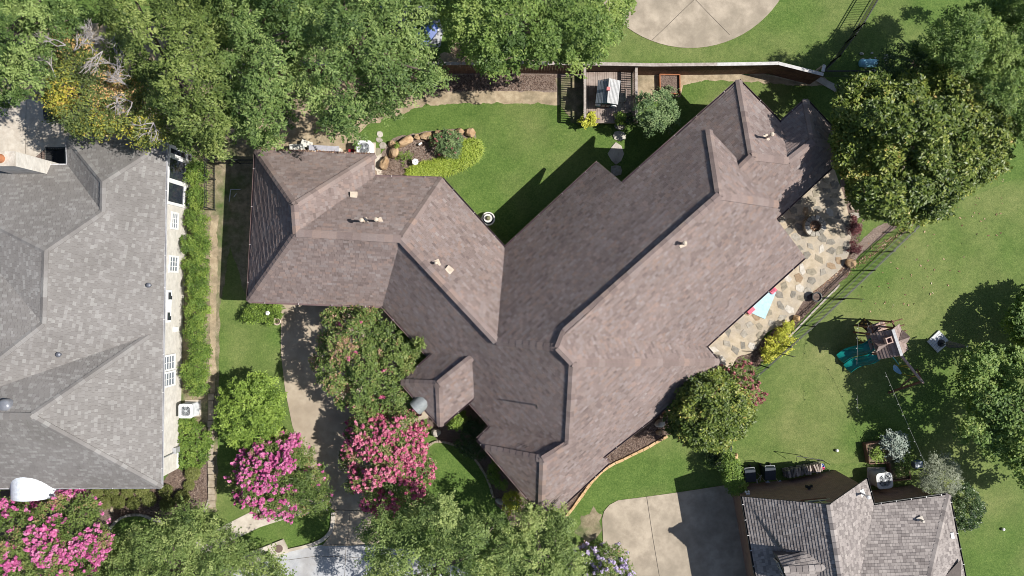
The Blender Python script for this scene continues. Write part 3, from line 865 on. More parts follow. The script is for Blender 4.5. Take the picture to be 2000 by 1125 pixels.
# ---------------------------------------------------------------- vegetation
def leafmat(name, dark, mid, light, tr=0.22, rough=0.55, extra=None, spec=0.3):
    st = [(0.0, dark), (0.45, mid), (0.9, light)] + ([(1.0, extra)] if extra else [])
    return tonemat(name, st, rough, tr, spec)
M['elm'] = leafmat('elm_leaf', (0.053, 0.098, 0.028), (0.137, 0.211, 0.060), (0.303, 0.386, 0.133), 0.25)
M['elmpale'] = leafmat('pale_elm_leaf', (0.070, 0.113, 0.032), (0.178, 0.248, 0.073), (0.340, 0.400, 0.146), 0.25)
M['oak'] = leafmat('oak_leaf', (0.066, 0.116, 0.029), (0.154, 0.237, 0.055), (0.281, 0.358, 0.099), 0.25)
M['elmb'] = leafmat('yellower_elm_leaf', (0.055, 0.088, 0.022), (0.145, 0.200, 0.050), (0.295, 0.345, 0.110), 0.25)
M['dying'] = tonemat('yellowing_leaf', [(0.0, (0.075, 0.105, 0.035)), (0.45, (0.17, 0.215, 0.06)), (0.60, (0.30, 0.31, 0.06)), (0.82, (0.50, 0.43, 0.05)), (0.90, (0.56, 0.34, 0.15)), (1.0, (0.64, 0.45, 0.25))], 0.6, 0.2)
M['magnolia'] = tonemat('magnolia_leaf', [(0.0, (0.046, 0.080, 0.016)), (0.5, (0.127, 0.176, 0.031)), (0.90, (0.285, 0.320, 0.064)), (0.97, (0.368, 0.251, 0.070)), (1.0, (0.431, 0.427, 0.116))], 0.45, 0.15, 0.35)
M['cypress'] = leafmat('feathery_leaf', (0.050, 0.095, 0.022), (0.130, 0.210, 0.050), (0.280, 0.365, 0.100), 0.25)
M['maple'] = leafmat('maple_leaf', (0.069, 0.127, 0.033), (0.164, 0.253, 0.063), (0.336, 0.411, 0.108), 0.25)
M['crape'] = tonemat('crape_myrtle_leaf', [(0.0, (0.065, 0.105, 0.028)), (0.5, (0.150, 0.215, 0.055)), (0.8, (0.240, 0.285, 0.09)), (0.9, (0.33, 0.20, 0.11)), (1.0, (0.42, 0.26, 0.19))], 0.5, 0.22)
M['lime'] = leafmat('lime_leaf', (0.100, 0.166, 0.027), (0.207, 0.306, 0.054), (0.319, 0.426, 0.089))
M['hedge'] = leafmat('hedge_leaf', (0.070, 0.127, 0.023), (0.146, 0.235, 0.043), (0.253, 0.336, 0.070))
M['boxwood'] = leafmat('boxwood_leaf', (0.090, 0.114, 0.029), (0.170, 0.195, 0.056), (0.260, 0.277, 0.098))
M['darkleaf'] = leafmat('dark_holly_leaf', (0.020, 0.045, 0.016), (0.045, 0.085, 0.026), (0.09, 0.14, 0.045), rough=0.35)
M['silver'] = leafmat('silver_leaf', (0.13, 0.155, 0.105), (0.24, 0.265, 0.19), (0.36, 0.38, 0.29), 0.15)
M['blueleaf'] = leafmat('blue_grey_leaf', (0.15, 0.20, 0.165), (0.28, 0.335, 0.29), (0.44, 0.48, 0.43), 0.1)
M['yellowleaf'] = leafmat('golden_leaf', (0.290, 0.319, 0.043), (0.522, 0.536, 0.072), (0.725, 0.696, 0.131))
M['bluegreen'] = leafmat('blue_green_leaf', (0.065, 0.116, 0.047), (0.143, 0.218, 0.088), (0.260, 0.341, 0.152))
M['liriope'] = leafmat('strap_leaf', (0.160, 0.239, 0.029), (0.297, 0.384, 0.058), (0.464, 0.536, 0.109))
M['purpleleaf'] = leafmat('purple_leaf', (0.06, 0.018, 0.022), (0.12, 0.035, 0.04), (0.20, 0.07, 0.07))
M['deadleaf'] = leafmat('dead_leaf', (0.16, 0.11, 0.09), (0.26, 0.19, 0.15), (0.42, 0.29, 0.19), 0.1)
M['pinkfl'] = tonemat('pink_petal', [(0.0, (0.38, 0.075, 0.15)), (0.4, (0.57, 0.145, 0.26)), (0.75, (0.66, 0.24, 0.34)), (1.0, (0.70, 0.36, 0.41))], 0.6, 0.25, tcol=(1.2, 1, 1))
M['magfl'] = tonemat('magenta_petal', [(0.0, (0.42, 0.07, 0.22)), (0.4, (0.60, 0.15, 0.36)), (0.75, (0.68, 0.25, 0.45)), (1.0, (0.73, 0.38, 0.53))], 0.6, 0.25, tcol=(1.2, 1, 1.1))
M['lavfl'] = tonemat('lavender_petal', [(0.0, (0.38, 0.30, 0.50)), (0.5, (0.56, 0.48, 0.66)), (1.0, (0.70, 0.63, 0.78))], 0.6, 0.2, tcol=(1.1, 1, 1.1))
M['redfl'] = tonemat('rose_petal', [(0.0, (0.30, 0.09, 0.095)), (1.0, (0.50, 0.22, 0.215))], 0.6, 0.2, tcol=(1.1, 1, 1))
M['bark'] = surf('tree_bark', (0.09, 0.07, 0.055), (0.18, 0.15, 0.12), 9, 0.95, bscale=18, bstr=0.8)
M['barkp'] = surf('smooth_bark', (0.26, 0.20, 0.155), (0.38, 0.31, 0.25), 6, 0.8, bscale=12, bstr=0.3)
M['deadwood'] = surf('bare_grey_wood', (0.26, 0.235, 0.225), (0.40, 0.37, 0.355), 8, 0.9, bscale=14, bstr=0.4)

def nrm(a): return a / np.maximum(np.linalg.norm(a, axis=-1, keepdims=True), 1e-6)

def lobes_from(outline, zt, zb, rmax, rmin=0.35, n=60, seed=0, zj=0.25, gap=0.62):
    """fill a pixel outline with overlapping lobes: dome-like, smaller towards the rim"""
    rg = random.Random(seed)
    xs = [p[0] for p in outline]; ys = [p[1] for p in outline]
    cand = []
    tries = 0
    while len(cand) < 700 and tries < 6000:
        tries += 1
        x, y = rg.uniform(min(xs), max(xs)), rg.uniform(min(ys), max(ys))
        if in_poly(x, y, outline): cand.append((edge_dist(x, y, outline) * S * 0.86, x, y))
    dmax = max(c[0] for c in cand)
    cand.sort(key=lambda c: -min(c[0], rmax) - rg.random() * .5 * rmax)
    L = []
    for d, x, y in cand:
        r = max(rmin, min(d, rmax) * rg.uniform(.82, 1.0))
        if all(math.hypot(x - a, y - b) * S > gap * (r + q) * (0.75 if min(r, q) < rmax * .6 else 1.0) for a, b, q, _ in L):
            f = min(1, d / max(dmax, .01))
            z = zb + (zt - zb) * (0.30 + 0.70 * math.sqrt(max(0, 1 - (1 - f) ** 2)))
            z += rg.uniform(-zj, zj) * (zt - zb)
            L.append((x, y, r, z - r * .75))
            if len(L) >= n: break
    out = []
    for x, y, r, z in L:
        p = W(x, y, max(z, .15))
        out.append((p.x, p.y, max(z, .15), r, r, max(min(r * .85, (zt - zb) * .6), .2)))
    return np.array(out)

def foliage(name, lobes, n_spray, n_leaf, slen, L, Wd, mat, parent, seed=0, droop=0.25, swid=0.35, flat=1.0, tone=None, rlo=0.72, zmin=-0.35, tj=0.09, lob_t=0.16, keep=None):
    rg = np.random.default_rng(seed)
    w = lobes[:, 3] ** 2; w = w / w.sum()
    li = rg.choice(len(lobes), n_spray, p=w)
    zz = rg.uniform(zmin, 1, n_spray); ph = rg.uniform(0, 2 * np.pi, n_spray)
    rr = np.sqrt(1 - zz ** 2)
    d = np.stack([rr * np.cos(ph), rr * np.sin(ph), zz], 1)
    fr = rg.uniform(rlo, 1.03, (n_spray, 1))
    c = lobes[li, :3]; R = lobes[li, 3:6]
    base = c + d * R * fr
    ok = np.ones(n_spray, bool)
    for k in range(len(lobes)):
        q = (base - lobes[k, :3]) / lobes[k, 3:6]
        ok &= ~(((q ** 2).sum(1) < 0.5) & (li != k))
    ok &= base[:, 2] > 0.08
    if keep is not None: ok &= keep(base)
    base, d, li = base[ok], d[ok], li[ok]
    ns = len(base)
    lobt = rg.normal(0, lob_t, len(lobes))
    axis = nrm(d * np.array([1, 1, .55]) + rg.normal(0, .38, (ns, 3)) + np.array([0, 0, -droop]))
    side = nrm(np.cross(axis, nrm(np.array([0, 0, 1.0]) + rg.normal(0, .3, (ns, 3)))))
    sl = slen * rg.uniform(.6, 1.25, ns)
    st = rg.normal(0, .15, ns) + lobt[li]
    s = np.repeat(np.arange(ns), n_leaf); N = len(s)
    t = rg.uniform(0, 1, N); sg = np.where(rg.random(N) < .5, -1.0, 1.0); u = rg.uniform(.12, 1, N)
    pos = base[s] + axis[s] * ((t - .55) * sl[s])[:, None] + side[s] * (sg * u * swid * sl[s] * (1 - .65 * t))[:, None] + rg.normal(0, .035, (N, 3))
    pos[:, 2] -= droop * .35 * sl[s] * t ** 2
    ld = nrm(axis[s] * .7 + side[s] * (sg * .8)[:, None] + rg.normal(0, .38, (N, 3)))
    up = nrm(np.array([0, 0, flat]) + d[s] * .35 + rg.normal(0, .36, (N, 3)))
    wd = nrm(np.cross(up, ld)); nn = nrm(np.cross(ld, wd))
    k = rg.uniform(.7, 1.25, N)[:, None]
    l2, w2 = L * k, Wd * k
    V = np.stack([pos - ld * l2 * .5, pos + wd * w2 * .5 + nn * w2 * .12, pos + ld * l2 * .5, pos - wd * w2 * .5 + nn * w2 * .12], 1)
    V = V[:, ::-1]
    V[:, :, 2] = np.maximum(V[:, :, 2], 0.02)
    if tone is None: T = 0.45 + st[s] + rg.normal(0, tj, N)
    else: T = tone(pos, st[s], rg)
    return quads_mesh(name, V, np.clip(T, 0, 1), mat, parent)

def blossoms(lobes, n, mat, parent, seed, size=0.16, petals=34, pl=0.055, zmin=0.05, keep=None, lobt=None):
    """flower panicles standing out of the crown"""
    rg = np.random.default_rng(seed)
    w = lobes[:, 3] ** 2
    if lobt is not None: w = w * lobt
    w = w / w.sum()
    li = rg.choice(len(lobes), n, p=w)
    zz = rg.uniform(zmin, 1, n); ph = rg.uniform(0, 2 * np.pi, n); rr = np.sqrt(1 - zz ** 2)
    d = np.stack([rr * np.cos(ph), rr * np.sin(ph), zz], 1)
    base = lobes[li, :3] + d * lobes[li, 3:6] * rg.uniform(.98, 1.12, (n, 1))
    ok = np.ones(n, bool)
    for k in range(len(lobes)):
        q = (base - lobes[k, :3]) / lobes[k, 3:6]
        ok &= ~(((q ** 2).sum(1) < 0.8) & (li != k))
    if keep is not None: ok &= keep(base)
    base, d = base[ok], d[ok]; n = len(base)
    ax = nrm(d + np.array([0, 0, .5]) + rg.normal(0, .25, (n, 3)))
    sz = size * rg.uniform(.55, 1.35, n); pt = rg.normal(0, .17, n)
    s = np.repeat(np.arange(n), petals); N = len(s)
    t = rg.uniform(-1, 1, N)
    off = nrm(rg.normal(0, 1, (N, 3))) * (rg.uniform(.3, 1, N) ** .5 * (1 - .35 * t) * .62)[:, None]
    pos = base[s] + ax[s] * (t * sz[s])[:, None] + off * sz[s][:, None]
    a = nrm(rg.normal(0, 1, (N, 3))); b = nrm(np.cross(a, nrm(off + np.array([0, 0, .6]) + rg.normal(0, .3, (N, 3)))))
    k = (pl * rg.uniform(.7, 1.3, N))[:, None]
    V = np.stack([pos - a * k, pos + b * k, pos + a * k, pos - b * k], 1)
    return quads_mesh('blossom', V, np.clip(.5 + pt[s] + rg.normal(0, .16, N), 0, 1), mat, parent)

def trunk(parent, base, lobes, r, mat, seed=0, nl=9, stems=1):
    rg = random.Random(seed)
    mb = MB()
    c = lobes[:, :3].mean(0)
    zf = max(.3, min(lobes[:, 2].min(), c[2] * .5))
    idx = list(range(len(lobes))); rg.shuffle(idx)
    base = Vector(base)
    for q in range(stems):
        off = Vector((0, 0, 0)) if stems == 1 else Vector((math.cos(q * 6.28 / stems), math.sin(q * 6.28 / stems), 0)) * r * 1.6
        f = Vector((base.x * .7 + c[0] * .3, base.y * .7 + c[1] * .3, zf)) + off * 2.2
        rr = r if stems == 1 else r * .6
        mb.tube([base + off + Vector((0, 0, -.05)), base + off * 1.2 + Vector((0, 0, .15)), (base + off + f) / 2 + Vector((rg.gauss(0, .05), rg.gauss(0, .05), 0)), f], [rr * 1.35, rr, rr * .85, rr * .7], 8)
        for i in idx[q::stems][:nl]:
            e_ = Vector(lobes[i, :3]) + Vector((0, 0, lobes[i, 5] * .3))
            m_ = f.lerp(e_, .5) + Vector((rg.gauss(0, .15), rg.gauss(0, .15), (e_ - f).length * .12))
            mb.tube([f - Vector((0, 0, .1)), m_, e_], [rr * .5, rr * .3, rr * .1], 6)
    return mb.build('trunk', mat, parent, smooth=True)

def circ(cx, cy, rx, ry=None, n=18, j=0.12, rot=0.0, seed=0):
    rg = random.Random(seed + int(cx * 7 + cy)); ry = ry or rx
    o = []
    for k in range(n):
        a = 2 * math.pi * k / n; f = 1 + rg.uniform(-j, j)
        x, y = rx * f * math.cos(a), ry * f * math.sin(a)
        o.append((cx + x * math.cos(rot) - y * math.sin(rot), cy + x * math.sin(rot) + y * math.cos(rot)))
    return o

def tree(name, label, cat, outline, zt, zb, mat, base_px=None, group=None, rmax=1.1, nl=60, dens=60, n_leaf=16, slen=.8, L=.13, Wd=.06, droop=.25, swid=.35,
         r=.16, bark='bark', seed=1, stems=1, flat=1.4, tone=None, rmin=.35, zmin=-.35, tj=.09, lob_t=.16, keep=None, wood=True, rlo=.72, crown='crown', zj=.12, gap=.62):
    lb = lobes_from(outline, zt, zb, rmax, rmin, nl, seed, zj, gap)
    c = lb[:, :3].mean(0)
    if base_px is None: bp = Vector((c[0], c[1], 0))
    else: bp = W(*base_px)
    t = thing(name, label, cat, bp, group)
    area = float((lb[:, 3] * lb[:, 4]).sum() * math.pi)
    ns = int(area * dens)
    foliage(crown, lb, ns, n_leaf, slen, L, Wd, M[mat], t, seed, droop, swid, flat, tone, rlo, zmin, tj, lob_t, keep)
    if wood: trunk(t, bp, lb, r, M[bark], seed, 10, stems)
    return t, lb

G_BACK = 'tall trees along the back boundary'
def grp(lo, hi): return None
tree('elm_tree', 'dark green elm filling the far corner behind the parked black bin', 'tree', smooth_px([(-60, -50), (60, -60), (120, -30), (150, 20), (130, 75), (95, 110), (90, 150), (60, 190), (20, 198), (-60, 190)]), 8.5, 3, 'elm', (40, 150), G_BACK, .78, 170, 17, 38, 1.05, .15, .062, swid=.22, flat=1.6, zj=.26, gap=.80, lob_t=.2, rmin=.4, rlo=.82, seed=21, r=.25)
def dying_tone(pos, st, rg):
    f = np.sin(pos[:, 0] * 1.1 + .7) * np.cos(pos[:, 1] * 1.2 + 1.1) + .45 * np.sin(pos[:, 0] * 2.9) * np.sin(pos[:, 1] * 2.3 + 2)
    x = W(155, 205, 6.2)
    near = np.exp(-(((pos[:, 0] - x.x) / 1.5) ** 2 + ((pos[:, 1] - x.y) / 1.0) ** 2))
    y2 = W(225, 175, 6.2); o2 = np.exp(-(((pos[:, 0] - y2.x) / .9) ** 2 + ((pos[:, 1] - y2.y) / 1.1) ** 2))
    y3 = W(95, 68, 7); o3 = np.exp(-(((pos[:, 0] - y3.x) / 1.1) ** 2 + ((pos[:, 1] - y3.y) / .55) ** 2))
    y4 = W(275, 268, 6); o4 = np.exp(-(((pos[:, 0] - y4.x) / 1.0) ** 2 + ((pos[:, 1] - y4.y) / .8) ** 2))
    T = .28 + st + .09 * f + rg.normal(0, .10, len(pos)) + .50 * near + .25 * o4
    hit = (rg.random(len(pos)) < np.clip(o2 * .8 + o3 * 1.2, 0, .95)) & (st > -.12)
    return np.where(hit, rg.uniform(.86, 1.0, len(pos)), np.minimum(T, .86))
tdy, lbd = tree('elm_tree', 'ailing elm with yellow foliage, tan dead sprays and bare grey twigs', 'tree', smooth_px([(100, 55), (150, 70), (180, 100), (215, 110), (270, 150), (290, 200), (330, 240), (335, 275), (290, 288), (240, 262), (200, 262), (150, 262), (110, 235), (90, 190), (98, 140), (118, 100)]), 7.4, 2.6, 'dying', (205, 190), G_BACK, .85, 60, 40, 13, .8, .13, .06, seed=22, r=.2, tone=dying_tone)
def bare_twigs(parent, spots, mat, seed, name='dead_branch'):
    rg = random.Random(seed)
    for (px, py, z, ang, ln, n) in spots:
        mb = MB()
        b = W(px, py, z)
        def grow(p, d, l, r, lev):
            q = p + d * l
            mid = p.lerp(q, .5) + Vector((rg.gauss(0, .04), rg.gauss(0, .04), rg.gauss(0, .04))) * l * 2
            mb.tube([p, mid, q], [r, r * .8, r * .5], 5, False)
            if lev > 0:
                for _ in range(rg.choice([3, 4, 5])):
                    dd = (d + Vector((rg.gauss(0, .55), rg.gauss(0, .55), rg.gauss(.05, .3)))).normalized()
                    grow(p.lerp(q, rg.uniform(.35, 1)), dd, l * rg.uniform(.5, .75), r * .55, lev - 1)
        for i in range(n):
            a = ang + rg.gauss(0, .45)
            grow(b, Vector((math.cos(a), math.sin(a), rg.uniform(.1, .4))).normalized(), ln * rg.uniform(.8, 1.2), .028, 2)
        mb.build(name, mat, parent)
bare_twigs(tdy, [(235, 130, 7.6, 2.3, .75, 3), (215, 155, 7.6, .4, .8, 3), (128, 88, 7.6, 3.0, .7, 2), (145, 98, 7.5, .9, .6, 2), (300, 240, 7.2, 4.4, .6, 3), (108, 150, 7.2, 2.0, .6, 1), (240, 105, 7.6, 1.0, .7, 2), (258, 200, 7.4, 3.3, .5, 2), (160, 85, 7.8, .3, .6, 3), (200, 100, 7.8, 3.6, .7, 3), (180, 75, 7.7, 1.5, .5, 2), (245, 165, 7.6, 2.4, .6, 3), (228, 190, 7.5, 5.0, .5, 2)], M['deadwood'], 5)
tree('elm_tree', 'tall feathery elm between the ailing elm and the garage', 'tree', smooth_px([(200, -60), (420, -60), (440, 40), (415, 110), (440, 180), (455, 260), (430, 300), (395, 275), (360, 292), (330, 250), (300, 205), (268, 150), (235, 95), (205, 40)]), 9.5, 3.2, 'elmb', (360, 170), G_BACK, .78, 170, 17, 38, 1.05, .15, .062, swid=.22, flat=1.6, zj=.26, gap=.80, lob_t=.2, rmin=.4, rlo=.82, droop=.5, seed=23, r=.26)
tree('elm_tree', 'tall elm whose lower sprays hang over the garage corner', 'tree', smooth_px([(430, -60), (590, -60), (600, 40), (580, 110), (560, 165), (568, 215), (540, 270), (500, 285), (470, 250), (445, 200), (425, 130), (432, 40)]), 9.0, 3.0, 'elm', (500, 160), G_BACK, .78, 170, 17, 38, 1.05, .15, .062, swid=.22, flat=1.6, zj=.26, gap=.80, lob_t=.2, rmin=.4, rlo=.82, droop=.45, seed=24, r=.24)
tree('elm_tree', 'broad elm reaching over the air conditioners behind the garage', 'tree', smooth_px([(595, -60), (800, -60), (838, 10), (832, 80), (868, 150), (835, 170), (800, 190), (765, 225), (735, 215), (715, 250), (690, 262), (650, 250), (620, 225), (585, 190), (570, 130), (592, 60)]), 9.2, 3.0, 'elm', (700, 140), G_BACK, .78, 170, 17, 38, 1.05, .15, .062, swid=.22, flat=1.6, zj=.26, gap=.80, lob_t=.2, rmin=.4, rlo=.82, droop=.4, seed=25, r=.26)
tree('oak_tree', 'bright green oak overhanging the wooden fence by the circular drive', 'tree', smooth_px([(870, -60), (1190, -60), (1222, 10), (1205, 55), (1190, 100), (1140, 120), (1120, 135), (1090, 112), (1040, 120), (1000, 135), (965, 140), (925, 115), (890, 80), (862, 40)]), 8.2, 2.8, 'oak', (1030, 60), G_BACK, .8, 110, 34, 18, .6, .14, .075, flat=1.5, zj=.24, gap=.78, rlo=.82, lob_t=.18, seed=26, r=.25)
dr = W(905, 95, 3.2)
lbz = np.array([[dr.x, dr.y, 2.4, .75, .55, .6], [dr.x + .6, dr.y + .3, 2.6, .5, .5, .5]])
tz = thing('shrub', 'dry brown shrub in front of the wooden fence beneath the oak', 'shrub', (dr.x, dr.y, 0)); foliage('foliage', lbz, 90, 14, .5, .11, .05, M['deadleaf'], tz, 5); trunk(tz, (dr.x, dr.y, 0), lbz, .06, M['bark'], 2, 3)

mag_out = smooth_px([(1640, 180), (1690, 150), (1740, 160), (1775, 150), (1812, 150), (1828, 118), (1860, 130), (1905, 165), (1925, 205), (1975, 215), (1988, 255), (1960, 300), (1950, 345), (1905, 360), (1880, 390), (1850, 410), (1810, 432), (1760, 436), (1715, 425), (1670, 395), (1645, 345), (1628, 290), (1628, 240)])
tree('magnolia_tree', 'large glossy dark magnolia overhanging the corner of the brown roof', 'tree', mag_out, 7.2, 1.5, 'magnolia', (1775, 300), None, .8, 150, 44, 18, .45, .19, .085, droop=.1, swid=.7, seed=31, r=.24, flat=1.2, zj=.2, gap=.70, tj=.14, lob_t=.12)
tree('cypress_tree', 'light green feathery cypress behind the big magnolia', 'tree', smooth_px([(1810, 60), (1850, 30), (1890, 25), (1940, 5), (2060, -10), (2080, 280), (1998, 275), (1985, 225), (1930, 200), (1900, 160), (1860, 128), (1825, 115), (1795, 95)]), 7.4, 1.6, 'cypress', (1935, 120), None, .8, 110, 52, 28, .6, .14, .046, droop=.05, seed=32, r=.18, flat=1.4, zj=.26, gap=.80, rlo=.82)
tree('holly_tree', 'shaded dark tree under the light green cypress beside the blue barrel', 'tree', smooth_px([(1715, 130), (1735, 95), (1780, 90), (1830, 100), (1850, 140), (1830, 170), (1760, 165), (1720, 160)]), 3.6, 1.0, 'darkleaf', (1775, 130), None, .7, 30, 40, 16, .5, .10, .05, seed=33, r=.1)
tree('maple_tree', 'large light green maple shading the lawn beyond the swing set', 'tree', smooth_px([(1885, 700), (1930, 680), (1990, 690), (2080, 690), (2120, 960), (2010, 948), (1965, 900), (1925, 880), (1880, 850), (1888, 800), (1880, 750)]), 5.6, 1.2, 'maple', (1990, 800), None, .85, 110, 36, 18, .6, .14, .09, seed=34, r=.10, flat=1.4, zj=.16, gap=.64)
tree('maple_tree', 'green maple barely reaching in between the cypress and the larger maple', 'tree', smooth_px([(1978, 600), (2000, 580), (2060, 560), (2120, 570), (2130, 650), (2060, 680), (1995, 672), (1975, 640)]), 2.9, .6, 'maple', (2040, 620), None, .7, 60, 40, 18, .5, .14, .09, seed=35, r=.07, flat=1.4, zj=.16)

G_CR = 'crape myrtles flowering round the driveway'
t, lb = tree('crape_myrtle', 'big mostly green crape myrtle with reddish tips against the eaves over the driveway', 'tree', smooth_px([(640, 605), (690, 598), (735, 605), (770, 640), (790, 660), (812, 640), (825, 665), (820, 690), (795, 700), (822, 705), (805, 740), (800, 775), (790, 800), (750, 795), (720, 812), (685, 800), (650, 780), (622, 745), (614, 700), (622, 650)]), 4.6, 1.2, 'crape', (725, 710), G_CR, .55, 150, 54, 16, .36, gap=.66, zj=.2, L=.12, Wd=.066, seed=41, r=.12, stems=4, bark='barkp', droop=.1,
             tone=lambda p, st, rg: np.clip(.44 + st + rg.normal(0, .09, len(p)) + .40 * (rg.random(len(p)) < np.clip(.10 + (-(p[:, 0] - W(690, 0, 4).x)) * .09 + (p[:, 1] - W(0, 700, 4).y) * .06, 0, .55)), 0, 1))
blossoms(lb, 14, M['pinkfl'], t, 1, .12, 26, keep=lambda b: b[:, 0] < W(790, 0, 4).x)
t, lb = tree('crape_myrtle', 'round crape myrtle thick with pink blossom between the driveway and the front lawn', 'tree', smooth_px([(700, 815), (740, 800), (775, 795), (805, 800), (825, 830), (832, 870), (842, 920), (832, 960), (800, 985), (760, 998), (715, 990), (690, 960), (676, 910), (678, 860)]), 3.6, 1.0, 'crape', (762, 895), G_CR, .55, 90, 62, 15, .40, .10, .055, seed=42, r=.11, stems=4, bark='barkp', droop=.1, tone=lambda p, st, rg: .48 + st + rg.normal(0, .18, len(p)) + .15 * (rg.random(len(p)) < .3))
blossoms(lb, 950, M['pinkfl'], t, 2, .125, 28, lobt=np.random.default_rng(1).choice([.25, 1, 1.6], len(lb)))
t, lb = tree('crape_myrtle', 'crape myrtle half covered in deep pink blossom on the lawn beside the driveway', 'tree', smooth_px([(475, 890), (510, 865), (550, 850), (585, 862), (610, 890), (630, 930), (648, 965), (635, 1000), (590, 1000), (545, 1008), (500, 1005), (470, 980), (455, 945), (458, 915)]), 3.1, .8, 'crape', (548, 930), G_CR, .55, 90, 62, 15, .40, .10, .055, seed=43, r=.11, stems=4, bark='barkp', droop=.1)
lw = np.where(lb[:, 0] < W(560, 0, 3).x, 1.0, .06)
blossoms(lb, 560, M['magfl'], t, 3, .125, 28, lobt=lw * np.random.default_rng(2).choice([.4, 1, 1.7], len(lb)))
t, lb = tree('crape_myrtle', 'magenta crape myrtle spreading below the whitewashed front porch vault', 'tree', smooth_px([(-60, 965), (20, 975), (60, 985), (105, 968), (145, 955), (180, 965), (200, 1000), (215, 1035), (222, 1070), (205, 1100), (190, 1200), (-60, 1210)]), 4.6, 1.0, 'crape', (60, 1080), G_CR, .65, 110, 56, 15, .42, .10, .055, seed=44, r=.13, stems=4, bark='barkp', droop=.1)
blossoms(lb, 1250, M['magfl'], t, 4, .145, 28, zmin=-.05, lobt=np.random.default_rng(3).choice([.03, .4, 3], len(lb)))
t, lb = tree('crape_myrtle', 'lavender flowering crape myrtle at the corner of the parking pad', 'tree', smooth_px([(1135, 1070), (1160, 1065), (1195, 1070), (1215, 1085), (1232, 1110), (1240, 1150), (1200, 1190), (1140, 1180), (1125, 1120)]), 3.4, .9, 'crape', (1180, 1120), None, .5, 50, 60, 15, .38, .10, .05, seed=45, r=.08, stems=3, bark='barkp')
blossoms(lb, 230, M['lavfl'], t, 5, .15, 28)
t, lb = tree('crape_myrtle', 'small dark crape myrtle with dull red blossom behind the small magnolia', 'tree', smooth_px([(1400, 735), (1425, 715), (1450, 712), (1475, 740), (1480, 775), (1470, 792), (1440, 790), (1410, 765)]), 2.7, .7, 'crape', (1440, 750), None, .45, 40, 60, 15, .35, .09, .05, seed=46, r=.06, stems=3, bark='barkp')
blossoms(lb, 120, M['redfl'], t, 6, .13, 26)
tree('magnolia_tree', 'small glossy magnolia on the lawn edge beside the brown roof', 'tree', smooth_px([(1322, 770), (1345, 745), (1385, 732), (1425, 745), (1455, 785), (1462, 815), (1440, 850), (1405, 870), (1365, 872), (1335, 850), (1312, 825)]), 4.8, 1.0, 'magnolia', (1385, 795), None, .65, 70, 56, 16, .42, .16, .075, droop=.1, swid=.7, seed=36, r=.12, flat=1.1, tj=.14)
tree('ornamental_tree', 'lime green ornamental tree on the side lawn near the stone edging', 'tree', smooth_px([(430, 790), (450, 755), (485, 735), (520, 742), (545, 770), (550, 815), (535, 850), (500, 868), (460, 862), (432, 840)]), 2.9, .8, 'lime', (490, 800), None, .5, 80, 58, 16, .4, .12, .065, seed=47, r=.09)
tree('elm_tree', 'pale elm beside the street below the boxwoods', 'tree', smooth_px([(215, 1080), (260, 1040), (310, 1020), (345, 1000), (390, 1002), (430, 1025), (470, 1045), (505, 1075), (545, 1095), (550, 1180), (220, 1190)]), 4.0, 1.0, 'elmpale', (375, 1110), None, .7, 110, 22, 34, .95, .12, .055, swid=.22, flat=1.5, zj=.24, gap=.78, rlo=.82, droop=.35, seed=48, r=.2)
tree('elm_tree', 'pale elm between the driveway mouth and the front lawn', 'tree', smooth_px([(720, 1020), (760, 1005), (800, 1000), (850, 980), (880, 972), (905, 1000), (930, 1010), (985, 1012), (1010, 1050), (1000, 1180), (760, 1190), (725, 1120), (715, 1060)]), 7.0, 2.0, 'elmpale', (860, 1095), None, .7, 120, 22, 34, .95, .12, .055, swid=.22, flat=1.5, zj=.24, gap=.78, rlo=.82, droop=.35, seed=49, r=.22)
tree('elm_tree', 'elm hiding the front corner of the brown roof', 'tree', smooth_px([(1010, 1000), (1035, 985), (1060, 1000), (1090, 1005), (1110, 1020), (1118, 1060), (1140, 1090), (1130, 1150), (1090, 1190), (1000, 1190), (985, 1090), (1000, 1040)]), 6.2, 1.8, 'elmpale', (1060, 1090), None, .65, 80, 22, 34, .95, .12, .055, swid=.22, flat=1.5, zj=.24, gap=.78, rlo=.82, droop=.35, seed=50, r=.18)
tree('young_tree', 'small blue green tree beside the playhouse deck', 'tree', smooth_px([(1242, 215), (1255, 190), (1285, 178), (1308, 190), (1322, 212), (1320, 235), (1300, 250), (1275, 256), (1250, 245)]), 2.9, .6, 'bluegreen', (1282, 222), None, .42, 50, 60, 14, .34, .12, .06, seed=51, r=.06)

# shrubs, hedges and beds
def shrub(name, label, cat, outline, zt, mat, group=None, zb=.1, rmax=.4, nl=40, dens=80, n_leaf=14, slen=.3, L=.09, Wd=.045, seed=1, **k):
    return tree(name, label, cat, outline, zt, zb, mat, None, group, rmax, nl, dens, n_leaf, slen, L, Wd, rmin=.15, seed=seed, r=.03, crown='foliage', **k)
GH = 'hedge shrubs along the whitewashed wall'
hd = [((385, 335), 20, 26, 'beside the sunroom glass, nearest the back fence'), ((384, 385), 19, 22, 'beside the iron fence end near the sunroom'), ((382, 432), 22, 22, 'beside the first small window from the sunroom'), ((366, 478), 12, 14, 'standing out alone against the wall below the first small window'),
      ((390, 478), 18, 26, 'just below the first small window, on the soil side'), ((386, 520), 24, 22, 'beside the second small window from the sunroom'), ((386, 560), 20, 24, 'a little below the second small window'), ((384, 605), 22, 24, 'beside the long white transom window'), ((384, 645), 18, 22, 'below the long white transom window, with golden tips'), ((388, 685), 20, 22, 'above the tall double window, next to the dry soil'), ((380, 725), 24, 24, 'beside the tall double window'), ((384, 755), 18, 16, 'at the hedge end nearest the air conditioner')]
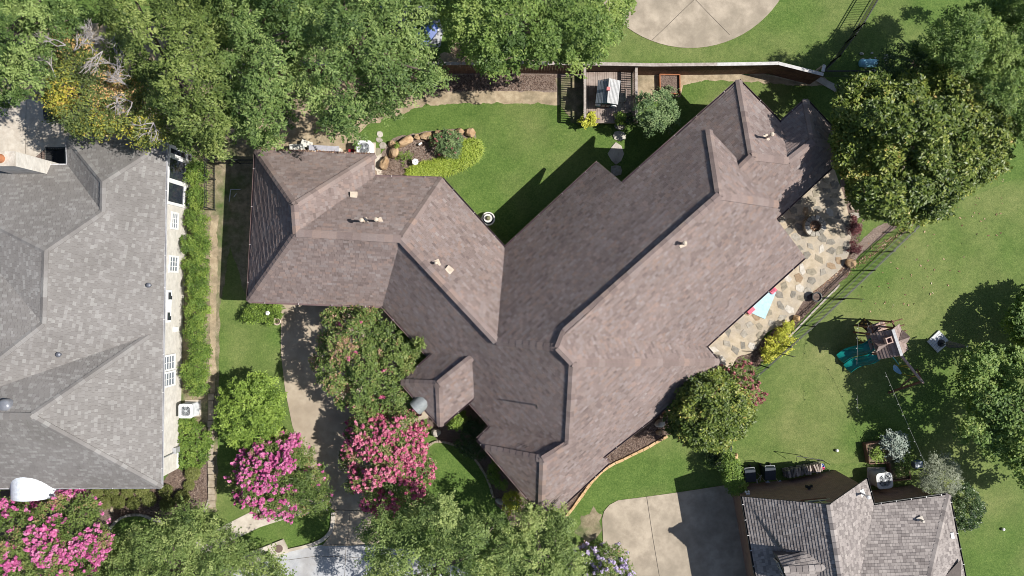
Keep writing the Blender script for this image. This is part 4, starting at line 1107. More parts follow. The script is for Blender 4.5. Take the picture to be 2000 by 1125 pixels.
for i, ((cx, cy), rx, ry, where) in enumerate(hd):
    shrub('hedge_shrub', 'bright green loose hedge shrub ' + where, 'shrub', circ(cx, cy, rx, ry, 14, .22), 1.35 if i % 3 else 1.6, 'hedge', GH, rmax=.32, dens=95, n_leaf=13, slen=.34, L=.10, Wd=.04, seed=60 + i, droop=.1, lob_t=.22)
shrub('ground_cover', 'leafy green ground cover patch below the white air conditioner', 'ground cover', smooth_px([(352, 822), (375, 818), (400, 838), (412, 850), (408, 880), (395, 905), (355, 912), (350, 870)]), .55, 'hedge', None, rmax=.22, nl=70, dens=110, seed=75, slen=.2, L=.09, Wd=.055, zj=.05)
GB = 'clipped boxwoods in front of the grey roof'
bx = [(372, 927, 17, 'largest round boxwood at the top of the curved bed'), (364, 951, 12, 'smallest round boxwood, between two larger ones in the curved bed'), (351, 974, 17, 'round boxwood at the outer bend of the curved bed'), (318, 962, 15, 'round boxwood tucked beside the white gutter corner'), (272, 962, 15, 'back row boxwood, second from the gutter corner'), (244, 962, 14, 'back row boxwood, third from the gutter corner'), (212, 962, 15, 'back row boxwood, fourth from the gutter corner'), (184, 963, 14, 'back row boxwood half hidden by magenta blossom'),
      (322, 988, 17, 'front row boxwood nearest the outer bend'), (286, 979, 16, 'front row boxwood, second from the outer bend'), (255, 986, 15, 'front row boxwood above the curved edging'), (226, 984, 15, 'front row boxwood beside the pale stone'), (198, 985, 15, 'front row boxwood touching the magenta crape myrtle')]
for i, (cx, cy, r_, lab) in enumerate(bx):
    p = W(cx, cy, .55); rr = r_ * S * .71
    lb = np.array([[p.x, p.y, rr * .75, rr, rr, rr * .8]])
    t = thing('boxwood', lab, 'shrub', (p.x, p.y, 0), GB)
    foliage('foliage', lb, int(330 * (r_ / 15) ** 2), 12, .13, .06, .032, M['boxwood'], t, 80 + i, .0, .6, .6, rlo=.86, zmin=-.6)
    mb = MB(); mb.blob((p.x, p.y, rr * .72), (rr * .86, rr * .86, rr * .7), R_, 2, .05); mb.build('stem', M['bark'], t)
shrub('rose_bush', 'rose bush with dull red blooms in the island bed', 'shrub', circ(873, 281, 30, 24, 16, .2), 1.0, 'bluegreen', None, rmax=.3, dens=80, seed=95)
lb = lobes_from(circ(873, 281, 27, 21, 14, .1), 1.0, .2, .3, .15, 30, 3); blossoms(lb, 34, M['redfl'], bpy.data.objects['rose_bush'], 9, .07, 20, .035)
# strap-leaved border: arching blades
def tufts(name, label, cat, outline, n, zl, mat, seed, step=None):
    rg = np.random.default_rng(seed)
    xs = [p[0] for p in outline]; ys = [p[1] for p in outline]
    P = []
    while len(P) < n:
        x, y = rg.uniform(min(xs), max(xs)), rg.uniform(min(ys), max(ys))
        if in_poly(x, y, outline): P.append(W(x, y))
    P = np.array(P)
    nb = 26
    s = np.repeat(np.arange(n), nb); N = len(s)
    a = rg.uniform(0, 2 * np.pi, N); l = zl * rg.uniform(.6, 1.2, N); h = rg.uniform(.35, 1.0, N)
    dr_ = np.stack([np.cos(a), np.sin(a), np.zeros(N)], 1); sd_ = np.stack([-np.sin(a), np.cos(a), np.zeros(N)], 1) * .014
    b0 = P[s] + rg.normal(0, .03, (N, 3)) * np.array([1, 1, 0])
    m_ = b0 + dr_ * (l * .45)[:, None] + np.array([0, 0, 1]) * (l * h * .8)[:, None]
    e_ = b0 + dr_ * l[:, None] + np.array([0, 0, 1]) * (l * h * .55)[:, None]
    V = np.concatenate([np.stack([b0 - sd_, b0 + sd_, m_ + sd_, m_ - sd_], 1), np.stack([m_ - sd_, m_ + sd_, e_ + sd_ * .2, e_ - sd_ * .2], 1)])
    tt = np.clip(.5 + rg.normal(0, .2, n)[s] + rg.normal(0, .12, N), 0, 1)
    o = quads_mesh(name, V, np.concatenate([tt, tt]), mat)
    o['kind'] = 'thing'
    tag(o, label, cat)
    return o
tufts('liriope_border', 'bright lime strap leaved border curling round the island bed', 'border plant', smooth_px([(802, 333), (830, 322), (862, 314), (890, 304), (905, 290), (908, 278), (928, 276), (940, 290), (936, 304), (920, 318), (890, 332), (860, 341), (828, 348), (800, 348)]), 420, .30, M['liriope'], 12)
shrub('golden_shrub', 'golden yellow sprawling shrub beside the patio and iron fence', 'shrub', smooth_px([(1490, 695), (1500, 668), (1520, 648), (1540, 628), (1546, 640), (1540, 655), (1552, 660), (1545, 675), (1525, 690), (1510, 700), (1500, 708)]), .8, 'yellowleaf', None, rmax=.22, nl=40, dens=90, seed=97, slen=.3, L=.10, Wd=.05, droop=.1)
shrub('potted_coleus', 'yellow leafy plant at the playhouse deck corner, on the outer side', 'plant', circ(1140, 236, 8, 10, 10, .2), .8, 'yellowleaf', 'yellow plants at the deck corner', rmax=.2, dens=120, seed=98, slen=.25, L=.12, Wd=.08)
shrub('potted_coleus', 'yellow leafy plant at the playhouse deck corner, nearer the planks', 'plant', circ(1156, 234, 7, 10, 10, .2), .8, 'yellowleaf', 'yellow plants at the deck corner', rmax=.2, dens=120, seed=99, slen=.25, L=.12, Wd=.08)
shrub('fern', 'bright green fern on the deck end above the stepping stones', 'plant', circ(1213, 231, 11, 8, 12, .2), 1.0, 'lime', None, zb=.5, rmax=.2, dens=120, seed=100)
shrub('deck_plant', 'dark trailing plant on the deck end beside the bright fern', 'plant', circ(1230, 232, 9, 7, 12, .25), .9, 'darkleaf', None, zb=.5, rmax=.18, dens=100, seed=101)
shrub('hedge_bush', 'bushy green hedge end at the parking pad beside the bins', 'shrub', smooth_px([(1412, 895), (1425, 880), (1440, 900), (1450, 930), (1455, 955), (1440, 968), (1422, 955), (1414, 930)]), 1.9, 'hedge', None, rmax=.32, nl=40, dens=100, seed=102, slen=.3)
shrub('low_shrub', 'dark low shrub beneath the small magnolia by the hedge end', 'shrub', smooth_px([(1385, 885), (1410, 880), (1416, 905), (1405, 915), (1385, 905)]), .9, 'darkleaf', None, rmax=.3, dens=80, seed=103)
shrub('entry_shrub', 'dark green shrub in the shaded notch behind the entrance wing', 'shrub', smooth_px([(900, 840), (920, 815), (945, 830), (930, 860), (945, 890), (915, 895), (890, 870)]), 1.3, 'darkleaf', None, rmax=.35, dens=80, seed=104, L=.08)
shrub('entry_shrub', 'olive yellow shrub close beside the entrance wing eave', 'shrub', circ(893, 823, 16, 14, 12, .2), 1.6, 'lime', None, rmax=.28, dens=80, seed=105, tone=lambda p, st, rg: .25 + st + rg.normal(0, .2, len(p)))
shrub('entry_shrub', 'light green upright shrub in the front bed nearest the lawn edging', 'shrub', smooth_px([(957, 905), (968, 905), (972, 935), (992, 940), (985, 952), (965, 945), (955, 930)]), .9, 'hedge', None, rmax=.25, dens=100, seed=106)
shrub('entry_shrub', 'yellow tipped shrub in the front bed nearest the elm', 'shrub', smooth_px([(988, 965), (1005, 960), (1020, 975), (1010, 995), (995, 1005), (985, 985)]), 1.0, 'yellowleaf', None, rmax=.25, dens=80, seed=107, tone=lambda p, st, rg: .1 + st + rg.normal(0, .2, len(p)))
shrub('garage_shrub', 'loose green shrub at the garage corner beside the driveway', 'shrub', smooth_px([(492, 595), (520, 590), (545, 595), (550, 615), (530, 632), (505, 628), (470, 622), (482, 605)]), 1.0, 'lime', None, rmax=.3, dens=80, seed=108, tone=lambda p, st, rg: .2 + st + rg.normal(0, .2, len(p)))
shrub('silver_shrub', 'silver grey shrub between the raised bed and the charcoal roof', 'shrub', smooth_px([(1797, 930), (1810, 895), (1845, 885), (1868, 905), (1878, 935), (1868, 965), (1845, 975), (1815, 960), (1795, 950)]), 2.6, 'silver', None, rmax=.45, nl=50, dens=70, seed=109, slen=.45, L=.10, Wd=.03, swid=.3)
shrub('holly_bush', 'rounded dark green holly beside the charcoal roof corner', 'shrub', smooth_px([(1860, 960), (1880, 945), (1905, 960), (1922, 990), (1915, 1020), (1890, 1035), (1868, 1030), (1862, 1000)]), 2.3, 'darkleaf', None, rmax=.45, nl=50, dens=75, seed=110)
shrub('artichoke_plant', 'pale blue grey spiky plant in the timber raised bed', 'plant', smooth_px([(1722, 865), (1735, 847), (1765, 850), (1770, 870), (1762, 895), (1748, 897), (1735, 880)]), 1.1, 'blueleaf', None, rmax=.25, nl=30, dens=70, seed=111, slen=.5, L=.13, Wd=.05, swid=.2)
shrub('vegetable_plant', 'yellow green vegetable plant in the corner of the timber raised bed', 'plant', circ(1713, 890, 13, 11, 12, .2), .8, 'lime', None, zb=.3, rmax=.22, dens=80, seed=112)
shrub('vegetable_plant', 'green vegetable plant at the far edge of the timber raised bed', 'plant', smooth_px([(1752, 895), (1768, 880), (1778, 900), (1770, 925), (1756, 930), (1748, 915)]), .9, 'oak', None, zb=.3, rmax=.25, dens=70, seed=113)
shrub('seedling', 'small pale green seedlings in the orange edged raised bed', 'plant', smooth_px([(1293, 175), (1305, 170), (1320, 176), (1322, 182), (1300, 184)]), .5, 'bluegreen', None, zb=.2, rmax=.12, dens=40, seed=114, wood=False)
shrub('heuchera', 'dark purple leaved plant beside the patio, nearest the stone steps', 'plant', circ(1668, 442, 9, 14, 12, .2), .4, 'purpleleaf', 'purple plants by the patio', rmax=.2, dens=100, seed=115)
shrub('heuchera', 'dark purple leaved plant beside the patio, nearer the brown boulder', 'plant', circ(1668, 484, 9, 8, 12, .2), .4, 'purpleleaf', 'purple plants by the patio', rmax=.2, dens=100, seed=116)
shrub('perennial', 'thin olive plant in the mulch of the island bed', 'plant', circ(790, 309, 11, 8, 12, .3), .4, 'hedge', None, rmax=.15, dens=40, seed=117, wood=False)
shrub('perennial', 'small bright green plant on the boulders of the island bed', 'plant', circ(777, 284, 5, 5, 10, .2), .6, 'lime', None, zb=.4, rmax=.14, dens=90, seed=118, wood=False)
# ---------------------------------------------------------------- details of the houses
def hit(px, py, A, B):
    """point seen at a pixel on the vertical plane through A and B"""
    o = Vector((0, 0, H)); d = W(px, py, 0) - o
    A = Vector((A[0], A[1], 0)); B = Vector((B[0], B[1], 0))
    n = Vector((-(B - A).y, (B - A).x, 0)).normalized()
    return o + d * ((A - o).dot(n) / d.dot(n))

def window(parent, P0, P1, out, cols, rows, fm, gm_, fw=0.09, mw=0.03, depth=0.05, name='window'):
    """P0 low corner, P1 opposite high corner on a wall; out = outward normal"""
    out = Vector(out).normalized()
    al = Vector((P1.x - P0.x, P1.y - P0.y, 0)); L = al.length; al.normalize()
    z0, z1 = min(P0.z, P1.z), max(P0.z, P1.z)
    b = Vector((P0.x, P0.y, 0)) + out * 0.02
    def rect(mb, s0, s1, za, zb, th, off):
        c = b + al * ((s0 + s1) / 2) + Vector((0, 0, (za + zb) / 2)) + out * off
        u = [al * ((s1 - s0) / 2), out * (th / 2), Vector((0, 0, (zb - za) / 2))]
        vs = [c + i * u[0] + j * u[1] + k * u[2] for k in (-1, 1) for i, j in ((-1, -1), (1, -1), (1, 1), (-1, 1))]
        mb.add(vs, [(3, 2, 1, 0), (4, 5, 6, 7), (0, 1, 5, 4), (1, 2, 6, 5), (2, 3, 7, 6), (3, 0, 4, 7)])
    mb = MB()
    rect(mb, 0, L, z0, z0 + fw, depth, depth / 2); rect(mb, 0, L, z1 - fw, z1, depth, depth / 2)
    rect(mb, 0, fw, z0 + fw, z1 - fw, depth, depth / 2); rect(mb, L - fw, L, z0 + fw, z1 - fw, depth, depth / 2)
    for i in range(1, cols):
        s_ = fw + (L - 2 * fw) * i / cols; rect(mb, s_ - mw / 2, s_ + mw / 2, z0 + fw, z1 - fw, depth * .6, depth * .42)
    for j in range(1, rows):
        z_ = z0 + fw + (z1 - z0 - 2 * fw) * j / rows; rect(mb, fw, L - fw, z_ - mw / 2, z_ + mw / 2, depth * .5, depth * .40)
    fr = mb.build(name, fm, parent)
    for i in range(cols):
        for j in range(rows):
            mb = MB()
            s0 = fw + (L - 2 * fw) * i / cols; s1 = fw + (L - 2 * fw) * (i + 1) / cols
            za = z0 + fw + (z1 - z0 - 2 * fw) * j / rows; zb = z0 + fw + (z1 - z0 - 2 * fw) * (j + 1) / rows
            rect(mb, s0, s1, za, zb, 0.008, 0.012)
            mb.build('pane', gm_, fr)
    return fr

# whitewashed neighbour: east wall
b3l = roof3.boundary()
ib, ic = b3l.index('b'), b3l.index('c')
EA, EB = in3[ib], in3[ic]
iX = b3l.index('X') if 'X' in b3l else None
def wseg(py):
    return (in3[ib], in3[iX]) if (iX is not None and py < 655) else (in3[iX if iX is not None else ib], in3[ic])
for y0, y1, xs, zt_, c_, r_, gm_ in ((416, 450, 347.5, 2.15, 3, 3, 'glassw'), (500, 533, 347.5, 2.15, 3, 3, 'glassw'), (690, 721, 340.5, 2.4, 2, 4, 'glassw'), (722, 752, 340.5, 2.4, 2, 4, 'glassw')):
    A, B = wseg(y0)
    p0, p1 = hit(xs, y0, A, B), hit(xs, y1, A, B)
    p1 = Vector((p1.x, p1.y, zt_)); window(house3, p0, p1, (1, 0, 0), c_, r_, M['white'], M['glassw'], .10, .03, .06)
A, B = wseg(570)
p0, p1 = hit(333, 566, A, B), hit(333, 629, A, B)
fr = window(house3, p0, Vector((p1.x, p1.y, 2.4)), (1, 0, 0), 1, 1, M['white'], M['white'], .12, .03, .08)
for a_, b_ in ((571, 585), (610, 625)):
    q0, q1 = hit(329.5, a_, A, B), hit(329.5, b_, A, B)
    mb = MB(); mb.box(((q0.x + q1.x) / 2 + .09, (q0.y + q1.y) / 2, 1.9), (.02, abs(q1.y - q0.y), .35)); mb.build('pane', M['glass'], fr)
# glazed sunroom
A, B = wseg(300)
sx = A.x
for y0, y1 in ((296, 311), (315, 359), (362, 403)):
    p0 = hit(356, y0, A, B); p1 = hit(356, y1, A, B)
    for z0_, z1_ in ((.08, .62), (.72, 2.75)):
        window(house3, Vector((p0.x, p0.y, z0_)), Vector((p1.x, p1.y, z1_)), (1, 0, 0), 1, 1, M['white'], M['glass'], .07, .03, .07)
mb = MB()
for y_ in (294, 313, 360.5, 404):
    p = hit(355, y_, A, B); mb.box((p.x + .05, p.y, 1.38), (.10, .10, 2.75))
mb.build('sunroom_frame', M['white'], house3)
p = hit(351, 612 + 30, *wseg(640)); mb = MB(); mb.box((p.x + .06, p.y, .95), (.10, .26, .40)); mb.build('meter_box', M['white'], house3)
p = hit(349, 875, *wseg(875)); mb = MB(); mb.box((p.x + .10, p.y, .75), (.18, .30, .50)); mb.tube([(p.x + .08, p.y + .1, .5), (p.x + .08, p.y + .1, .05)], .03); mb.tube([(p.x + .08, p.y - .1, 1.0), (p.x + .08, p.y - .1, 2.4)], .025); mb.build('utility_meter', plain('meter_grey', (.42, .43, .45), .5, .3), house3)
# white water table band near the front corner
mb = MB(); mb.box((in3[ic].x + .03, in3[ic].y + .6, .35), (.06, 1.1, .10)); mb.build('wall_trim', M['white'], house3)
# chimney
chx0, chx1, chy0, chy1 = -25.1, -23.4, 5.74, 6.43
mb = MB(); mb.box(((chx0 + chx1) / 2, (chy0 + chy1) / 2, 2.9), (chx1 - chx0, chy1 - chy0, 5.8)); ch = mb.build('chimney', M['brickw'], house3)
mb = MB(); mb.box(((chx0 + chx1) / 2, (chy0 + chy1) / 2, 5.84), (chx1 - chx0 + .02, chy1 - chy0 + .02, .07)); mb.build('chimney_crown', M['palerock'], ch)
terra = plain('terracotta', (.42, .17, .08), .8)
for xx in (-24.05, -24.75):
    mb = MB(); mb.lathe((xx, (chy0 + chy1) / 2, 5.86), [(.20, 0), (.22, .05), (.20, .32), (.23, .36), (.15, .37), (.15, .1), (0, .1)], 4 * 4); mb.build('flue_pot', terra, ch)
barrel('porch_vault', (-24.4, -9.3), math.pi / 2, 1.15, 2.7, 2.55, plain('white_metal_sheet', (.66, .70, .76), .5), house3, 22)
for bp in ((294, 557), (119, 692)):
    p, n_ = roof3.on(*bp)
    mb = MB(); mb.lathe(p - Vector((0, 0, .05)), [(.06, 0), (.06, .2), (.12, .22), (.12, .30), (.05, .35), (0, .35)], 14); mb.build('roof_vent', plain('grey_vent', (.16, .17, .2), .5, .4), house3)
p, n_ = roof3.on(12, 792)
mb = MB(); mb.lathe(p - Vector((0, 0, .15)), [(.30, 0), (.31, .28), (.28, .36), (.16, .43), (0, .45)], 24); mb.build('solar_tube', plain('grey_dome', (.22, .23, .26), .25, .2, .6), house3, smooth=True)
# brick neighbour details
b4l = roof4.boundary()
WA, WK, WB = in4[b4l.index('a')], in4[b4l.index('k')], in4[b4l.index('b')]
out4 = Vector((-(WB - WA).y, (WB - WA).x, 0)).normalized()
if out4.y < 0: out4 = -out4
p0, p1 = hit(1570, 976, WK, WB) if False else hit(1566, 977, WA, WK), hit(1611, 967, WA, WK)
window(house4, Vector((p0.x, p0.y, 4.15)), Vector((p1.x, p1.y, 4.85)), out4, 2, 1, plain('cream_frame', (.42, .40, .30), .6), M['glass'], .10, .07, .05)
# soldier course over the attic window
mb = MB(); al = Vector((p1.x - p0.x, p1.y - p0.y, 0)); L_ = al.length; al.normalize()
for i in range(20):
    q = Vector((p0.x, p0.y, 0)) + al * (-.1 + (L_ + .2) * (i + .5) / 20) + out4 * .03
    mb.box((q.x, q.y, 3.98), ((L_ + .2) / 20 * .8, .06, .2), math.atan2(al.y, al.x))
mb.build('brick_sill', plain('dark_red_brick', (.12, .05, .04), .9), house4, kind='stuff')
p = hit(1581, 957, WA, WK); mb = MB(); mb.box(p + out4 * .12, (.12, .2, .12)); mb.box(p + out4 * .2 + al * .12, (.10, .14, .14)); mb.box(p + out4 * .2 - al * .12, (.10, .14, .14)); mb.build('floodlight', M['dark'], house4)
p = hit(1461, 966, WA, WK); mb = MB(); mb.blob(p + out4 * .15 + al * .05, (.06, .08, .06), R_, 1, 0); mb.blob(p + out4 * .15 - al * .1, (.06, .08, .06), R_, 1, 0); mb.box(p + out4 * .05, (.2, .08, .06)); mb.build('security_light', M['white'], house4)
p, _ = roof4.on(1682, 963); pipe_vent(house4, p, .75, .05, .10, M['white'], True)
p, _ = roof4.on(1797, 1015)
if p: pipe_vent(house4, p, .35, .06, None, M['palerock'], True)
p, _ = roof4.on(1858, 1045)
if p: mb = MB(); mb.box(p + Vector((0, 0, .06)), (.16, .3, .12), .2); mb.build('roof_box', M['white'], house4)
# gabled dormer
rb, _ = roof4.on(1616, 1108); zr = rb.z - .05
nb_, _ = roof4.on(1579, 1077); sb_, _ = roof4.on(1588, 1140)
DV = {'rf': W(1531, 1113, zr), 'rb': rb, 'nf': W(1518, 1086, zr - .75), 'nb': nb_, 'sf': W(1541, 1142, zr - .75), 'sb': sb_}
dm = MB(); dm.add([DV['rf'], DV['rb'], DV['nb'], DV['nf']], [(0, 1, 2, 3)]); dm.add([DV['rf'], DV['sf'], DV['sb'], DV['rb']], [(0, 1, 2, 3)])
dm.add([v - Vector((0, 0, .06)) for v in (DV['rf'], DV['nf'], DV['sf'])] + [DV['nf'] - Vector((-.02, 0, 1.2)), DV['sf'] - Vector((-.02, 0, 1.2))], [(0, 1, 3, 4, 2)])
dm.add([DV['nf'] - Vector((0, 0, .08)), DV['nb'] - Vector((0, 0, .08)), DV['nb'] - Vector((0, 0, .3)), DV['nf'] - Vector((0, 0, 1.2))], [(0, 1, 2, 3)])
dm.add([DV['sf'] - Vector((0, 0, .08)), DV['sb'] - Vector((0, 0, .08)), DV['sb'] - Vector((0, 0, .3)), DV['sf'] - Vector((0, 0, 1.2))], [(0, 1, 2, 3)])
dorm = dm.build('dormer', plain('dormer_siding', (.11, .10, .10), .8), house4)
class DR: pass
dr = DR(); dr.p = DV; dr.faces = [['rf', 'rb', 'nb', 'nf'], ['rf', 'sf', 'sb', 'rb']]; dr.planes = []; dr.tris = []
for f in dr.faces:
    P = np.array([DV[n] for n in f]); c__ = P.mean(0); nn = np.linalg.svd(P - c__)[2][2]; nn = nn if nn[2] > 0 else -nn
    c__, nn = Vector(c__), Vector(nn); dr.planes.append((c__, nn))
    up = (Vector((0, 0, 1)) - nn * nn.z).normalized(); al_ = up.cross(nn).normalized()
    dr.tris.append(tessellate_polygon([[Vector(((DV[n] - c__).dot(al_), (DV[n] - c__).dot(up), 0)) for n in f]]))
shingles(dr, dorm, M['shing_r'], 0.17, (0.16, 0.36), 0.02, 19, rt, lift=.02)
ridge_caps(dr, dorm, [[DV['rf'], DV['rb']]], M['shing_r'], .3, .3, True)
u_ = (DV['sf'] - DV['nf']); u_ = Vector((u_.x, u_.y, 0)).normalized(); od = Vector((u_.y, -u_.x, 0)); od = od if od.x < 0 else -od
window(dorm, DV['nf'] + u_ * .35 - Vector((0, 0, .95)) + od * .01, DV['sf'] - u_ * .35 - Vector((0, 0, .1)) + od * .01, od, 2, 2, M['palerock'], M['glass'], .07, .03, .05)
# second small dormer tip at the frame edge
g_, _ = roof4.on(1856, 1122)
if g_:
    mb = MB(); a_ = g_ + Vector((-.35, .05, .25)); mb.add([a_, g_ + Vector((.75, .65, -.35)), g_ + Vector((.75, -1.6, -.35)), a_ + Vector((0, -1.6, 0)), g_ + Vector((-.9, .45, -.25)), g_ + Vector((-.9, -1.6, -.25))], [(0, 3, 2, 1), (0, 4, 5, 3)])
    mb.build('gable_hood', M['roofdeck'], house4)

# ---------------------------------------------------------------- fences
def iron_fence(label, top, h, group=None, post_every=1.75, spacing=.105):
    P = [W(x, y, h) for x, y in top]
    c = sum((Vector((p.x, p.y, 0)) for p in P), Vector()) / len(P)
    t = thing('iron_fence', label, 'fence', c, group)
    pk = MB()
    for a, b in zip(P, P[1:]):
        L = (b - a).length; d = (b - a) / L
        for zz in (h, h - .18, .15):
            mb = MB(); mb.bar(Vector((a.x, a.y, zz)), Vector((b.x, b.y, zz)), .03, .035); mb.build('rail', M['dark'], t)
        n = int(L / spacing)
        for i in range(n + 1):
            q = a + d * (L * i / n); pk.bar((q.x, q.y, .04), (q.x, q.y, h + .02), .016)
        m_ = max(1, round(L / post_every))
        for i in range(m_ + 1):
            q = a + d * (L * i / m_); mb = MB(); mb.bar((q.x, q.y, 0), (q.x, q.y, h + .08), .055); mb.box((q.x, q.y, h + .09), (.07, .07, .03)); mb.build('post', M['dark'], t)
    pk.build('picket', M['dark'], t, kind='stuff')
    return t
iron_fence('long black iron fence running diagonally along the patio bed', [(1824, 415), (1707, 528), (1647, 585), (1590, 638), (1500, 718), (1468, 746)], 1.2)
iron_fence('short black iron fence between the small magnolia and the hedge end', [(1431, 858), (1427, 893)], 1.2)
iron_fence('black iron fence across the open lawn at the far side of the wooden fence', [(1727, -20), (1687, 47), (1670, 70), (1640, 110), (1612, 138)], 1.2)
iron_fence('black iron fence joining the end of the wooden fence to the magnolia', [(1609, 138), (1705, 138)], 1.2)
iron_fence('black iron fence beside the hedge on the side yard soil', [(400, 282), (400, 405)], 1.45, spacing=.13)
iron_fence('black iron fence crossing the side yard to the garage wall', [(400, 312), (505, 312)], 1.3, spacing=.13)

fence_wood = surf('brown_fence_board', (0.115, 0.062, 0.045), (0.185, 0.105, 0.078), 6, 0.85, c3=(0.075, 0.045, 0.036), s3=2, bscale=20, bstr=.3)
grey_wood = surf('weathered_grey_wood', (0.28, 0.24, 0.215), (0.42, 0.375, 0.345), 7, 0.9, bscale=25, bstr=.4)
pale_wood = surf('silvered_cap_wood', (0.42, 0.41, 0.40), (0.56, 0.55, 0.54), 6, 0.85, bscale=25, bstr=.3)
ft = [(470, 127), (700, 124), (860, 124.5), (1000, 123), (1135, 124.5), (1275, 127), (1400, 126), (1520, 124), (1608, 146)]
wf = thing('wooden_fence', 'brown board fence with a weathered cap board along the back of the yard', 'fence', W(1100, 145))
FP = [W(x, y, 1.85) for x, y in ft]
for si, (a, b) in enumerate(zip(FP, FP[1:])):
    L = (b - a).length; d = (b - a) / L; nv = Vector((d.y, -d.x, 0))
    rot = math.atan2(d.y, d.x)
    n = max(1, round(L / .145))
    for i in range(n):
        q = a + d * (L * (i + .5) / n)
        hh = 1.80 + R_.uniform(-.012, .012)
        if q.x < W(820, 0).x and si == 0 and i % 2: pass
        mb = MB(); mb.box((q.x + nv.x * .02, q.y + nv.y * .02, .04 + hh / 2), (L / n - .008, .02, hh), rot + R_.gauss(0, .012)); mb.build('board', fence_wood, wf)
    k = max(1, round(L / 2.4))
    for i in range(k):
        p, q = a + d * (L * i / k), a + d * (L * (i + 1) / k)
        mb = MB(); mb.bar(p + Vector((0, 0, .03)) + d * .004, q + Vector((0, 0, .03)) - d * .004, .17, .04); mb.build('cap_board', pale_wood if p.x > W(1270, 0).x else grey_wood, wf)
        mb = MB(); mb.bar((p.x - nv.x * .07, p.y - nv.y * .07, 0), (p.x - nv.x * .07, p.y - nv.y * .07, 1.82), .09); mb.build('post', grey_wood, wf)
    for zz in (.3, 1.55):
        mb = MB(); mb.bar(Vector((a.x, a.y, zz)) - nv * .03, Vector((b.x, b.y, zz)) - nv * .03, .04, .09); mb.build('rail', grey_wood, wf)
e1_ = W(1607, 140, 1.85); e2_ = W(1610, 127, 1.85)
mb = MB(); mb.bar(e1_, e2_, .17, .05); mb.build('cap_board', pale_wood, wf)
mb = MB(); mb.bar((e2_.x, e2_.y, 0), (e2_.x, e2_.y, 1.84), .09); mb.build('post', grey_wood, wf)
sheet('stone_path', [(1590, 156), (1602, 150), (1645, 172), (1662, 190), (1650, 200), (1628, 178)], .04, M['palerock'], .04)

# ---------------------------------------------------------------- playhouse deck
deckw = surf('brown_deck_board', (0.19, 0.14, 0.118), (0.30, 0.235, 0.205), 6, 0.85, c3=(0.36, 0.30, 0.27), s3=1.2, bscale=22, bstr=.4)
dz = .6
dk = thing('timber_deck', 'brown timber deck with side railings against the back fence', 'deck', W(1190, 190))
xl, xr = W(1141, 190, dz).x, W(1246, 190, dz).x
yt, yb = W(1190, 141, dz).y, W(1190, 240, dz).y
n = 24
for i in range(n):
    x = xl + (xr - xl) * (i + .5) / n
    mb = MB(); mb.box((x, (yt + yb) / 2 + R_.uniform(-.01, .01), dz - .02 + R_.uniform(-.003, .003)), ((xr - xl) / n - .012, yt - yb, .04)); mb.build('plank', deckw, dk)
mb = MB()
for y in (yt - .02, (yt + yb) / 2, yb + .02): mb.bar((xl, y, dz - .14), (xr, y, dz - .14), .04, .2)
for x in (xl + .02, xr - .02): mb.bar((x, yb + .05, dz - .14), (x, yt - .05, dz - .14), .04, .2)
mb.build('frame', deckw, dk)
for x in (xl + .1, xr - .1):
    for y in (yt - .1, yb + .1): mb = MB(); mb.bar((x, y, 0), (x, y, dz - .05), .1); mb.build('post', deckw, dk)
for x, tx in ((xl + .02, 1142.5), (xr - .03, 1243)):
    xx = W(tx, 180, 1.55).x
    y1, y0 = W(0, 131, 1.55).y, W(0, 229, 1.55).y
    mb = MB(); mb.bar((xx, y0, 1.55), (xx, y1, 1.55), .13, .04); mb.build('handrail', grey_wood, dk)
    mb = MB(); mb.bar((xx, y0, dz + .12), (xx, y1, dz + .12), .04, .08); mb.build('rail', deckw, dk)
    mb = MB(); mb.bar((xx, y0, 1.46), (xx, y1, 1.46), .04, .08); mb.build('rail', deckw, dk)
    m_ = 22
    for i in range(m_ + 1):
        y = y0 + (y1 - y0) * i / m_
        if i % 11 == 0:
            mb = MB(); mb.bar((xx, y, dz - .02), (xx, y, 1.53), .09); mb.build('post', deckw, dk)
        else:
            mb = MB(); mb.bar((xx, y, dz + .1), (xx, y, 1.48), .05, .03); mb.build('baluster', deckw, dk)
# playhouse
ph = thing('playhouse', 'small teal playhouse with a weathered grey plank roof and red chimney', 'playhouse', W(1187, 180, dz))
r0, r1 = W(1190.5, 153, 2.25), W(1186.5, 201, 2.25)
l0, l1 = W(1168, 157, 1.75), W(1162.5, 202, 1.75)
q0, q1 = W(1212, 158, 1.75), W(1207, 204.5, 1.75)
greyp = [surf('blue_grey_plank', (0.22, 0.25, 0.285), (0.33, 0.36, 0.40), 7, .85, bscale=25, bstr=.4), surf('silver_plank', (0.36, 0.365, 0.375), (0.47, 0.475, 0.48), 7, .85, bscale=25, bstr=.4)]
for (a0, a1, pm) in ((l0, l1, 0), (q0, q1, 1)):
    k = 8
    for i in range(k):
        t0, t1 = i / k + .012, (i + 1) / k - .012
        A_, B_, C_, D_ = r0.lerp(a0, t0), r0.lerp(a0, t1), r1.lerp(a1, t1), r1.lerp(a1, t0)
        up = Vector((0, 0, .025 + .006 * (i % 2)))
        mb = MB(); vs = [A_, B_, C_, D_] + [v + up for v in (A_, B_, C_, D_)]
        mb.add(vs, [(0, 1, 2, 3), (7, 6, 5, 4), (4, 5, 1, 0), (5, 6, 2, 1), (6, 7, 3, 2), (7, 4, 0, 3)]); mb.build('roof_board', greyp[pm], ph)
mb = MB(); mb.bar(r0 + Vector((0, 0, .05)), r1 + Vector((0, 0, .05)), .06, .04); mb.build('ridge_board', pale_wood, ph)
teal = plain('teal_paint', (.06, .17, .21), .6)
hc = (l0 + l1 + q0 + q1) / 4; ang = math.atan2((r0 - r1).y, (r0 - r1).x) - math.pi / 2
